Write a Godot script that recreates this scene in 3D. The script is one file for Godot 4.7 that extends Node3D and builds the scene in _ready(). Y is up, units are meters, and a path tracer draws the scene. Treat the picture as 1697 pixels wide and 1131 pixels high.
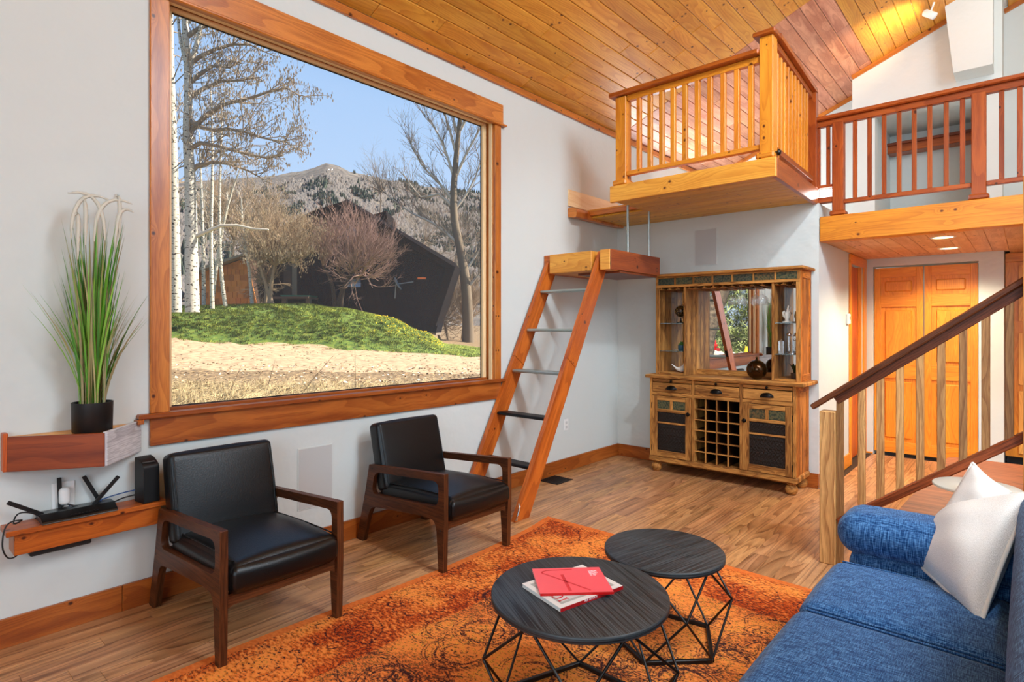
extends Node3D
# A living room with a picture window, a ladder to a small loft, a bar hutch, two armchairs, nesting tables and a sofa.
# x runs right along the back wall, y up, z towards the camera; the window wall is x = 0, the back wall z = -5.7.

const F := 963.3          # focal length in pixels of the 1697 x 1131 frame
const CX := 848.5
const HY := 541.0         # the eye level in the frame (the lens is shifted)
const EYE := Vector3(3.455, 1.45, 0.0)
const YAW := 0.72445
const ZB := -5.70

var rng := RandomNumberGenerator.new()
var M := {}
var count := {}

class Geo:
	var v := PackedVector3Array()
	var n := PackedVector3Array()
	var uv := PackedVector2Array()
	var c := PackedColorArray()
	var tint := Color.WHITE
	var off := Vector2.ZERO
	func tri(a: Vector3, b: Vector3, d: Vector3, na: Vector3, nb: Vector3, nd: Vector3, ua: Vector2, ub: Vector2, ud: Vector2) -> void:
		if (b - a).cross(d - a).dot(na + nb + nd) > 0.0:
			v.append(a); v.append(d); v.append(b)
			n.append(na); n.append(nd); n.append(nb)
			uv.append(ua); uv.append(ud); uv.append(ub)
		else:
			v.append(a); v.append(b); v.append(d)
			n.append(na); n.append(nb); n.append(nd)
			uv.append(ua); uv.append(ub); uv.append(ud)
		c.append(tint); c.append(tint); c.append(tint)
	func mesh() -> ArrayMesh:
		var a := []
		a.resize(Mesh.ARRAY_MAX)
		a[Mesh.ARRAY_VERTEX] = v
		a[Mesh.ARRAY_NORMAL] = n
		a[Mesh.ARRAY_TEX_UV] = uv
		a[Mesh.ARRAY_COLOR] = c
		var m := ArrayMesh.new()
		m.add_surface_from_arrays(Mesh.PRIMITIVE_TRIANGLES, a)
		return m


func _ready() -> void:
	rng.seed = 20240
	camera_sky_light()
	materials()
	shell()
	window_wall()
	loft()
	hall()
	upper_floor()
	stairs()
	ladder()
	hutch()
	chairs()
	rug_tables()
	sofa()
	shelves()
	small_things()
	outside()
	garden_in_mirror()


func camera_sky_light() -> void:
	var cam := Camera3D.new()
	cam.name = "camera"
	cam.projection = Camera3D.PROJECTION_FRUSTUM
	cam.near = 0.05
	cam.far = 6000.0
	cam.size = 1131.0 / F * cam.near
	cam.frustum_offset = Vector2(0, (HY - 565.5) / F * cam.near)
	cam.position = EYE
	cam.rotation.y = YAW
	add_child(cam)
	cam.current = true

	var env := Environment.new()
	env.background_mode = Environment.BG_SKY
	env.tonemap_mode = Environment.TONE_MAPPER_LINEAR
	env.tonemap_exposure = 1.0
	env.sdfgi_enabled = true
	env.ssao_enabled = true
	env.ssil_enabled = true
	var sm := ProceduralSkyMaterial.new()
	sm.sky_top_color = Color(0.58, 0.75, 0.95)
	sm.sky_horizon_color = Color(0.83, 0.91, 1.0)
	sm.sky_curve = 0.22
	sm.ground_bottom_color = Color(0.42, 0.38, 0.3)
	sm.ground_horizon_color = Color(0.55, 0.5, 0.42)
	sm.sky_energy_multiplier = 1.02
	var sky := Sky.new()
	sky.sky_material = sm
	env.sky = sky
	var we := WorldEnvironment.new()
	we.name = "world_environment"
	we.environment = env
	add_child(we)

	var sun := DirectionalLight3D.new()
	sun.name = "sun"
	sun.light_energy = 5.0
	sun.light_color = Color(1.0, 0.95, 0.86)
	sun.light_angular_distance = 0.6
	sun.sky_mode = DirectionalLight3D.SKY_MODE_LIGHT_ONLY
	sun.shadow_enabled = true
	sun.look_at_from_position(Vector3(0.46, 0.7, -0.62) * 50.0, Vector3.ZERO)
	add_child(sun)

	# daylight through the room's other windows: a tall one in the wall behind the camera, a wide one in the far side wall
	area_light("daylight_rear_window", Vector3(4.7, 2.25, 2.92), Vector3(3.6, 1.4, -3.4), Vector2(4.0, 2.8), 15.5, Color(0.84, 0.935, 1.0))
	area_light("daylight_side_window", Vector3(7.9, 2.6, -1.6), Vector3(0.0, 1.9, -3.6), Vector2(4.2, 2.6), 5.5, Color(0.84, 0.935, 1.0))
	area_light("added_roof_fill", Vector3(5.6, 4.55, -2.6), Vector3(2.2, 0.6, -4.2), Vector2(1.6, 2.4), 27.0, Color(0.84, 0.935, 1.0))  # added fill light below the far roof slope, which has no opening
	area_light("added_loft_fill", Vector3(0.03, 3.1, -7.0), Vector3(2.5, 3.5, -7.0), Vector2(1.0, 0.8), 9.0, Color(0.95, 0.98, 1.0))  # added area light flush with the loft wall, no window built there


func area_light(called: String, at: Vector3, to: Vector3, size: Vector2, e: float, col: Color) -> void:
	var l := AreaLight3D.new()
	l.name = called
	l.area_size = size
	l.light_energy = e
	l.light_color = col
	l.area_range = 30.0
	l.area_attenuation = 2.0
	l.shadow_enabled = true
	l.look_at_from_position(at, to)
	add_child(l)


func spot(called: String, at: Vector3, to: Vector3, e: float, col: Color, angle: float, size: float, parent: Node = self) -> void:
	var l := SpotLight3D.new()
	l.name = called
	l.light_energy = e
	l.light_color = col
	l.spot_angle = angle
	l.spot_angle_attenuation = 0.6
	l.spot_range = 12.0
	l.spot_attenuation = 2.0
	l.light_size = size
	l.shadow_enabled = true
	parent.add_child(l)
	var up := Vector3.UP if absf((to - at).normalized().y) < 0.95 else Vector3.FORWARD
	l.look_at_from_position(at, to, up)

# ------------------------------------------------------------------ names and tags

func numbered(parent: Node, called: String) -> String:
	var key := "%d/%s" % [parent.get_instance_id(), called]
	var k: int = count.get(key, 0)
	count[key] = k + 1
	return called if k == 0 else "%s_%03d" % [called, k]


func tag(o: Node3D, label: String, category := "", group := "", kind := "") -> Node3D:
	if label: o.set_meta("label", label)
	if category: o.set_meta("category", category)
	if group: o.set_meta("group", group)
	if kind: o.set_meta("kind", kind)
	return o


func thing(called: String, at: Vector3, label: String, category: String, group := "", turn := 0.0, kind := "") -> Node3D:
	var o := Node3D.new()
	o.name = numbered(self, called)
	o.position = at
	o.rotation.y = turn
	add_child(o, true)
	tag(o, label, category, group, kind)
	return o


func put(called: String, g, mat: Material, parent: Node = self) -> MeshInstance3D:
	var o := MeshInstance3D.new()
	o.name = numbered(parent, called)
	o.mesh = g.mesh() if g is Geo else g
	o.material_override = mat
	parent.add_child(o, true)
	return o


func copy_of(o: Node3D, at: Vector3, turn: float, label: String) -> Node3D:
	var r: Node3D = o.duplicate()
	r.name = numbered(self, str(o.name))
	r.position = at
	r.rotation.y = turn
	r.set_meta("label", label)
	add_child(r, true)
	return r

# ------------------------------------------------------------------ shapes

func rnd(a: float, b: float) -> float:
	return rng.randf_range(a, b)


func geo(shift := true) -> Geo:
	var g := Geo.new()
	if shift: g.off = Vector2(rnd(0, 3), rnd(0, 3))
	return g


func uvp(p: Vector3, nn: Vector3, grain: int, off: Vector2) -> Vector2:
	var a := nn.abs()
	var ax := 0 if a.x > a.y and a.x > a.z else (1 if a.y > a.z else 2)
	var o := [1, 2, 0][ax] as int
	var q := [2, 0, 1][ax] as int
	if ax == grain:
		return Vector2(p[o] * 0.35, p[q]) + off
	var other := 3 - ax - grain
	return Vector2(p[grain], p[other] + 0.37 * ax) + off


func face(g: Geo, pts: Array, nn: Vector3, b: Basis, c: Vector3, grain: int) -> void:
	var wn := (b * nn).normalized()
	var u0 := uvp(pts[0], nn, grain, g.off)
	for i in range(1, pts.size() - 1):
		g.tri(b * pts[0] + c, b * pts[i] + c, b * pts[i + 1] + c, wn, wn, wn, u0, uvp(pts[i], nn, grain, g.off), uvp(pts[i + 1], nn, grain, g.off))


func box(g: Geo, c: Vector3, s: Vector3, b := Basis(), ch := 0.002, grain := -1) -> void:
	var h := s / 2.0
	if grain < 0:
		grain = 0 if s.x >= s.y and s.x >= s.z else (1 if s.y >= s.z else 2)
	ch = minf(ch, minf(h.x, minf(h.y, h.z)) * 0.9)
	for ax in 3:
		var i := (ax + 1) % 3
		var j := (ax + 2) % 3
		for sg in [-1.0, 1.0]:
			var nn := Vector3.ZERO
			nn[ax] = sg
			var pts := []
			for q in [[-1, -1], [1, -1], [1, 1], [-1, 1]]:
				var p := Vector3.ZERO
				p[ax] = sg * h[ax]
				p[i] = q[0] * (h[i] - ch)
				p[j] = q[1] * (h[j] - ch)
				pts.append(p)
			face(g, pts, nn, b, c, grain)
	if ch <= 0.0: return
	for ax in 3:      # edges along ax
		var i := (ax + 1) % 3
		var j := (ax + 2) % 3
		for si in [-1.0, 1.0]:
			for sj in [-1.0, 1.0]:
				var nn := Vector3.ZERO
				nn[i] = si * 0.7072
				nn[j] = sj * 0.7071
				var pts := []
				for e in [[-1, 0], [1, 0], [1, 1], [-1, 1]]:
					var p := Vector3.ZERO
					p[ax] = e[0] * (h[ax] - ch)
					p[i] = si * (h[i] - (ch if e[1] else 0.0))
					p[j] = sj * (h[j] - (0.0 if e[1] else ch))
					pts.append(p)
				face(g, pts, nn, b, c, grain)
	for k in 8:
		var sg := Vector3(1 if k & 1 else -1, 1 if k & 2 else -1, 1 if k & 4 else -1)
		var a := Vector3(sg.x * h.x, sg.y * (h.y - ch), sg.z * (h.z - ch))
		var d := Vector3(sg.x * (h.x - ch), sg.y * h.y, sg.z * (h.z - ch))
		var e := Vector3(sg.x * (h.x - ch), sg.y * (h.y - ch), sg.z * h.z)
		face(g, [a, d, e], sg.normalized(), b, c, grain)


func bx(lo: Vector3, hi: Vector3, ch := 0.002, grain := -1, tint := Color.WHITE) -> Geo:
	var g := geo()
	g.tint = tint
	box(g, (lo + hi) / 2.0, (hi - lo).abs(), Basis(), ch, grain)
	return g


func put_box(called: String, lo: Vector3, hi: Vector3, mat: Material, parent: Node = self, ch := 0.002, grain := -1, tint := Color.WHITE) -> MeshInstance3D:
	return put(called, bx(lo, hi, ch, grain, tint), mat, parent)


func bar(g: Geo, a: Vector3, b: Vector3, w: float, t: float, up := Vector3.UP, ch := 0.002) -> void:
	# a rectangular bar from a to b: w across (side), t along up
	var d := (b - a).normalized()
	var side := d.cross(up).normalized()
	var u2 := side.cross(d).normalized()
	box(g, (a + b) / 2.0, Vector3((b - a).length(), t, w), Basis(d, u2, side), ch, 0)


func prism(g: Geo, poly: PackedVector2Array, depth: float, xf := Transform3D(), grain := 0) -> void:
	# polygon in local xy pushed out along z from -depth/2 to depth/2
	var idx := Geometry2D.triangulate_polygon(poly)
	var nb := xf.basis
	for s in [-0.5, 0.5]:
		var nn: Vector3 = (nb * Vector3(0, 0, s)).normalized()
		for i in range(0, idx.size(), 3):
			var p := []
			var t := []
			for k in 3:
				var q := poly[idx[i + k]]
				p.append(xf * Vector3(q.x, q.y, s * depth))
				t.append((q if grain == 0 else Vector2(q.y, q.x)) + g.off)
			g.tri(p[0], p[1], p[2], nn, nn, nn, t[0], t[1], t[2])
	var area := 0.0
	for i in poly.size():
		area += poly[i].cross(poly[(i + 1) % poly.size()])
	var run := 0.0
	for i in poly.size():
		var a := poly[i]
		var b := poly[(i + 1) % poly.size()]
		var d := b - a
		if d.length() < 1e-5: continue
		var n2 := Vector2(d.y, -d.x).normalized() * (1.0 if area > 0 else -1.0)
		var nn := (nb * Vector3(n2.x, n2.y, 0)).normalized()
		var z0 := -depth / 2.0
		var z1 := depth / 2.0
		var q := [xf * Vector3(a.x, a.y, z0), xf * Vector3(b.x, b.y, z0), xf * Vector3(b.x, b.y, z1), xf * Vector3(a.x, a.y, z1)]
		var l := d.length()
		var t := [Vector2(run, z0) + g.off, Vector2(run + l, z0) + g.off, Vector2(run + l, z1) + g.off, Vector2(run, z1) + g.off]
		g.tri(q[0], q[1], q[2], nn, nn, nn, t[0], t[1], t[2])
		g.tri(q[0], q[2], q[3], nn, nn, nn, t[0], t[2], t[3])
		run += l


func rounded(poly: Array, radii, seg := 5) -> PackedVector2Array:
	var out := PackedVector2Array()
	var n := poly.size()
	for i in n:
		var p: Vector2 = poly[i]
		var a: Vector2 = (poly[(i + n - 1) % n] - p)
		var b: Vector2 = (poly[(i + 1) % n] - p)
		var r: float = radii[i] if radii is Array else radii
		r = minf(r, minf(a.length(), b.length()) * 0.48)
		if r < 0.0005:
			out.append(p)
			continue
		var p0 := p + a.normalized() * r
		var p1 := p + b.normalized() * r
		for k in seg + 1:
			var t := float(k) / seg
			out.append(p0.lerp(p, t).lerp(p.lerp(p1, t), t))
	return out


func tube(g: Geo, pts: Array, rad, seg := 8, caps := true) -> void:
	var n := pts.size()
	var rings := []
	var d0: Vector3 = (pts[1] - pts[0]).normalized()
	var side := d0.cross(Vector3.UP if absf(d0.y) < 0.9 else Vector3.RIGHT).normalized()
	var run := 0.0
	var runs := []
	for i in n:
		var d: Vector3 = (pts[mini(i + 1, n - 1)] - pts[maxi(i - 1, 0)]).normalized()
		side = (side - d * side.dot(d)).normalized()
		var up := side.cross(d)
		var r: float = rad[i] if rad is Array else rad
		var ring := []
		for k in seg + 1:
			var a := TAU * k / seg
			var nn := side * cos(a) + up * sin(a)
			ring.append([pts[i] + nn * r, nn, a * r])
		rings.append(ring)
		if i: run += (pts[i] - pts[i - 1]).length()
		runs.append(run)
	for i in n - 1:
		for k in seg:
			var a: Array = rings[i][k]
			var b: Array = rings[i][k + 1]
			var d: Array = rings[i + 1][k + 1]
			var e: Array = rings[i + 1][k]
			var ua := Vector2(runs[i], a[2]) + g.off
			var ub := Vector2(runs[i], b[2]) + g.off
			var ud := Vector2(runs[i + 1], d[2]) + g.off
			var ue := Vector2(runs[i + 1], e[2]) + g.off
			g.tri(a[0], b[0], d[0], a[1], b[1], d[1], ua, ub, ud)
			g.tri(a[0], d[0], e[0], a[1], d[1], e[1], ua, ud, ue)
	if caps:
		for s in [0, n - 1]:
			var nn: Vector3 = (pts[0] - pts[1]).normalized() if s == 0 else (pts[n - 1] - pts[n - 2]).normalized()
			for k in seg:
				g.tri(pts[s], rings[s][k][0], rings[s][k + 1][0], nn, nn, nn, g.off, g.off, g.off)


func lathe(g: Geo, prof: Array, seg := 24, xf := Transform3D(), sharp := 0.5) -> void:
	# prof: [radius, height] pairs; edges bend smoothly unless the turn is sharp
	var n := prof.size()
	var nrm := []
	for i in n - 1:
		var d := Vector2(prof[i + 1][0] - prof[i][0], prof[i + 1][1] - prof[i][1]).normalized()
		nrm.append(Vector2(d.y, -d.x))
	var run := 0.0
	for i in n - 1:
		var n0: Vector2 = nrm[i]
		var n1: Vector2 = nrm[i]
		if i > 0 and nrm[i - 1].dot(nrm[i]) > sharp: n0 = (nrm[i - 1] + nrm[i]).normalized()
		if i < n - 2 and nrm[i + 1].dot(nrm[i]) > sharp: n1 = (nrm[i + 1] + nrm[i]).normalized()
		var l := Vector2(prof[i + 1][0] - prof[i][0], prof[i + 1][1] - prof[i][1]).length()
		for k in seg:
			var a0 := TAU * k / seg
			var a1 := TAU * (k + 1) / seg
			var q := []
			for e in [[i, a0, n0], [i, a1, n0], [i + 1, a1, n1], [i + 1, a0, n1]]:
				var r: float = prof[e[0]][0]
				var y: float = prof[e[0]][1]
				var nv: Vector2 = e[2]
				q.append([xf * Vector3(r * cos(e[1]), y, r * sin(e[1])), (xf.basis * Vector3(nv.x * cos(e[1]), nv.y, nv.x * sin(e[1]))).normalized(), Vector2(r * cos(e[1]), r * sin(e[1])) + g.off if absf(nv.y) > 0.8 else Vector2(e[1] * 0.15, run + (l if e[0] > i else 0.0)) + g.off])
			if prof[i][0] > 1e-6:
				g.tri(q[0][0], q[1][0], q[2][0], q[0][1], q[1][1], q[2][1], q[0][2], q[1][2], q[2][2])
			if prof[i + 1][0] > 1e-6:
				g.tri(q[0][0], q[2][0], q[3][0], q[0][1], q[2][1], q[3][1], q[0][2], q[2][2], q[3][2])
		run += l


func sheet(g: Geo, rows: Array, tex := Vector2(1, 1), flip := false) -> void:
	# a smooth surface through a grid of points
	var a := rows.size()
	var b: int = rows[0].size()
	var nr := []
	for i in a:
		var line := []
		for j in b:
			var du: Vector3 = rows[mini(i + 1, a - 1)][j] - rows[maxi(i - 1, 0)][j]
			var dv: Vector3 = rows[i][mini(j + 1, b - 1)] - rows[i][maxi(j - 1, 0)]
			var nn := du.cross(dv).normalized()
			line.append(-nn if flip else nn)
		nr.append(line)
	for i in a - 1:
		for j in b - 1:
			var u0 := Vector2(i, j) / Vector2(a - 1, b - 1) * tex + g.off
			var u1 := Vector2(i + 1, j + 1) / Vector2(a - 1, b - 1) * tex + g.off
			var ua := u0
			var ub := Vector2(u1.x, u0.y)
			var uc := u1
			var ud := Vector2(u0.x, u1.y)
			g.tri(rows[i][j], rows[i + 1][j], rows[i + 1][j + 1], nr[i][j], nr[i + 1][j], nr[i + 1][j + 1], ua, ub, uc)
			g.tri(rows[i][j], rows[i + 1][j + 1], rows[i][j + 1], nr[i][j], nr[i + 1][j + 1], nr[i][j + 1], ua, uc, ud)


func soft_box(g: Geo, xf: Transform3D, s: Vector3, r: float, puff: Vector3, N := 14, warp = null, tex := 1.0) -> void:
	# an upholstered block: rounded by r, its faces swelling by puff
	var h := s / 2.0
	r = minf(r, minf(h.x, minf(h.y, h.z)))
	var inner := h - Vector3(r, r, r)
	for ax in 3:
		var i := (ax + 1) % 3
		var j := (ax + 2) % 3
		for sg in [-1.0, 1.0]:
			var pos := []
			for a in N + 1:
				var line := []
				for b in N + 1:
					var p := Vector3.ZERO
					p[ax] = sg * h[ax]
					p[i] = h[i] * soft_step(2.0 * a / N - 1.0, r / h[i])
					p[j] = h[j] * soft_step(2.0 * b / N - 1.0, r / h[j])
					line.append(soft_point(p, h, inner, r, puff, warp))
				pos.append(line)
			# normals by differences on the mapped cube
			for a in N:
				for b in N:
					var q := []
					for e in [[a, b], [a + 1, b], [a + 1, b + 1], [a, b + 1]]:
						var p: Vector3 = pos[e[0]][e[1]]
						var base := Vector3.ZERO
						base[ax] = sg * h[ax]
						base[i] = h[i] * soft_step(2.0 * e[0] / N - 1.0, r / h[i])
						base[j] = h[j] * soft_step(2.0 * e[1] / N - 1.0, r / h[j])
						var nn := soft_normal(base, ax, h, inner, r, puff, warp) * 1.0
						var uvv := Vector2(p[i], p[j]) if ax != 0 else Vector2(p[j], p[i])
						q.append([xf * p, (xf.basis * nn).normalized(), uvv * tex + g.off])
					g.tri(q[0][0], q[1][0], q[2][0], q[0][1], q[1][1], q[2][1], q[0][2], q[1][2], q[2][2])
					g.tri(q[0][0], q[2][0], q[3][0], q[0][1], q[2][1], q[3][1], q[0][2], q[2][2], q[3][2])


func soft_step(t: float, rr: float) -> float:
	# more grid lines near the rounded rim
	var s := signf(t) * (1.0 - pow(1.0 - absf(t), 1.6))
	return lerpf(t, s, clampf(1.2 - rr, 0.0, 1.0))


func soft_point(p: Vector3, h: Vector3, inner: Vector3, r: float, puff: Vector3, warp) -> Vector3:
	var c := p.clamp(-inner, inner)
	var d := p - c
	var out := c + (d.normalized() * r if d.length() > 1e-7 else Vector3.ZERO)
	var q := p / h
	var w := Vector3((1 - q.y * q.y) * (1 - q.z * q.z), (1 - q.x * q.x) * (1 - q.z * q.z), (1 - q.x * q.x) * (1 - q.y * q.y))
	out += Vector3(q.x * w.x * puff.x, q.y * w.y * puff.y, q.z * w.z * puff.z)
	return warp.call(out) if warp != null else out


func soft_normal(p: Vector3, ax: int, h: Vector3, inner: Vector3, r: float, puff: Vector3, warp) -> Vector3:
	var c := p.clamp(-inner, inner)
	var nn := (p - c).normalized()
	# tangents of the rounded box, pushed through puff and warp
	var t1 := nn.cross(Vector3(0.31, 0.83, 0.47)).normalized()
	var t2 := nn.cross(t1)
	var e := 0.004
	var hit := func(q: Vector3) -> Vector3:
		# back onto the box along its largest share
		var k := q
		k[ax] = signf(p[ax]) * h[ax]
		return soft_point(k.clamp(-h, h), h, inner, r, puff, warp)
	var i := (ax + 1) % 3
	var j := (ax + 2) % 3
	var ei := Vector3.ZERO
	ei[i] = e
	var ej := Vector3.ZERO
	ej[j] = e
	var du: Vector3 = hit.call(p + ei) - hit.call(p - ei)
	var dv: Vector3 = hit.call(p + ej) - hit.call(p - ej)
	var m := du.cross(dv)
	if m.length() < 1e-12: return nn
	m = m.normalized()
	return m if m.dot(nn) > 0 else -m


func ball(g: Geo, c: Vector3, r: float, seg := 16, s := Vector3.ONE) -> void:
	var prof := []
	var k := maxi(6, seg / 2)
	for i in k + 1:
		var a := -PI / 2 + PI * i / k
		prof.append([maxf(0.0, r * cos(a)), r * sin(a)])
	lathe(g, prof, seg, Transform3D(Basis.from_scale(s), c), -1.0)


func ray_at(u: float, v: float, depth: float) -> Vector3:
	# where a point of the photograph lies at that distance ahead
	var f := Vector3(-sin(YAW), 0, -cos(YAW))
	var r := Vector3(cos(YAW), 0, -sin(YAW))
	return EYE + (f + r * (u - CX) / F + Vector3.UP * (HY - v) / F) * depth

# ------------------------------------------------------------------ materials

func noise(seed_: int, freq := 1.0, oct := 3, kind := FastNoiseLite.TYPE_SIMPLEX_SMOOTH) -> FastNoiseLite:
	var n := FastNoiseLite.new()
	n.seed = seed_
	n.noise_type = kind
	n.frequency = freq
	n.fractal_octaves = oct
	if oct <= 1: n.fractal_type = FastNoiseLite.FRACTAL_NONE
	return n


func wood_image(seed_: int, W: int, H: int, LU: float, LV: float, light: Color, dark: Color, o := {}) -> Image:
	# grain runs along u; closed loops where the board was cut flat, straight lines elsewhere
	var loops: float = o.get("loops", 7.0)
	var su: float = o.get("su", 0.8)
	var sv: float = o.get("sv", 5.0)
	var straight: float = o.get("straight", 12.0)
	var line: float = o.get("line", 0.6)
	var fib: float = o.get("fibre", 0.25)
	var big: float = o.get("broad", 0.25)
	var sharp: float = o.get("sharp", 2.0)
	var knots: Array = []
	var kr := RandomNumberGenerator.new()
	kr.seed = seed_ * 7 + 1
	for k in int(o.get("knots", 0)):
		knots.append([kr.randf() * LU / 2, kr.randf() * LV / 2, kr.randf_range(0.006, o.get("knot_size", 0.016))])
	var n1 := noise(seed_, 1.0, 2)
	var n2 := noise(seed_ + 5, 1.0, 2)
	var n3 := noise(seed_ + 9, 1.0, 2)
	var im := Image.create(W, H, false, Image.FORMAT_RGB8)
	var data := PackedByteArray()
	data.resize(W * H * 3)
	var hw := W / 2
	var hh := H / 2
	for y in hh:
		var b := y * LV / H
		for x in hw:
			var a := x * LU / W
			var t := loops * n1.get_noise_2d(a * su, b * sv) + straight * b
			var core := 0.0
			for k in knots:
				var da: float = (a - k[0]) / (k[2] * 3.2)
				var db: float = (b - k[1]) / (k[2] * 1.6)
				var q := da * da + db * db
				if q < 6.0:
					t += 2.2 * exp(-q * 0.7)
					var ka: float = (a - k[0]) / (k[2] * 1.25)
					var kb: float = (b - k[1]) / k[2]
					core = maxf(core, clampf(1.5 - 1.2 * sqrt(ka * ka + kb * kb), 0.0, 1.0))
			var s := fposmod(t, 1.0)
			s = pow(s, sharp) * (1.0 - smoothstep(0.93, 1.0, s))
			var f := n2.get_noise_2d(a * float(o.get("fa", 9.0)), b * float(o.get("fb", 260.0)))
			var w := n3.get_noise_2d(a * 1.3, b * 9.0)
			var m := clampf(line * s + fib * f + big * w + 0.22, 0.0, 1.0)
			var col := light.lerp(dark, m)
			if core > 0.0: col = col.lerp(Color(dark.r * 0.42, dark.g * 0.33, dark.b * 0.28), core * 0.9)
			var r8 := int(clampf(col.r, 0, 1) * 255)
			var g8 := int(clampf(col.g, 0, 1) * 255)
			var b8 := int(clampf(col.b, 0, 1) * 255)
			for q in 4:
				var px := x if q & 1 else W - 1 - x
				var py := y if q & 2 else H - 1 - y
				var at := (py * W + px) * 3
				data[at] = r8
				data[at + 1] = g8
				data[at + 2] = b8
	im = Image.create_from_data(W, H, false, Image.FORMAT_RGB8, data)
	return im


func wood(seed_: int, LU: float, LV: float, light: Color, dark: Color, rough: float, o := {}) -> StandardMaterial3D:
	var W: int = o.get("w", 1024)
	var H: int = o.get("h", 512)
	var m := StandardMaterial3D.new()
	m.resource_name = o.get("name", "wood")
	m.albedo_texture = ImageTexture.create_from_image(wood_image(seed_, W, H, LU, LV, light, dark, o))
	m.uv1_scale = Vector3(1.0 / LU, 1.0 / LV, 1)
	m.roughness = rough
	m.metallic_specular = o.get("spec", 0.5)
	m.vertex_color_use_as_albedo = true
	if o.get("coat", 0.0) > 0:
		m.clearcoat_enabled = true
		m.clearcoat = o.coat
		m.clearcoat_roughness = o.get("coat_rough", 0.25)
	return m


func stained(base: StandardMaterial3D, col: Color, rough := -1.0) -> StandardMaterial3D:
	var m: StandardMaterial3D = base.duplicate()
	m.albedo_color = col
	if rough >= 0: m.roughness = rough
	return m


func plain(col: Color, rough := 0.6, metal := 0.0, spec := 0.5) -> StandardMaterial3D:
	var m := StandardMaterial3D.new()
	m.albedo_color = col
	m.roughness = rough
	m.metallic = metal
	m.metallic_specular = spec
	return m


func noise_tex(seed_: int, freq: float, oct: int, ramp: Array, size := 512, as_normal := false, strength := 4.0) -> NoiseTexture2D:
	var t := NoiseTexture2D.new()
	t.width = size
	t.height = size
	t.seamless = true
	t.noise = noise(seed_, freq, oct)
	if as_normal:
		t.as_normal_map = true
		t.bump_strength = strength
	elif ramp.size():
		var g := Gradient.new()
		var offs := PackedFloat32Array()
		var cols := PackedColorArray()
		for r in ramp:
			offs.append(r[0])
			cols.append(r[1])
		g.offsets = offs
		g.colors = cols
		t.color_ramp = g
	return t


func mottled(seed_: int, freq: float, oct: int, ramp: Array, scale: float, rough := 0.9, size := 512) -> StandardMaterial3D:
	var m := StandardMaterial3D.new()
	m.albedo_texture = noise_tex(seed_, freq, oct, ramp, size)
	m.uv1_triplanar = true
	m.uv1_world_triplanar = true
	m.uv1_scale = Vector3.ONE * scale
	m.roughness = rough
	return m


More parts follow.
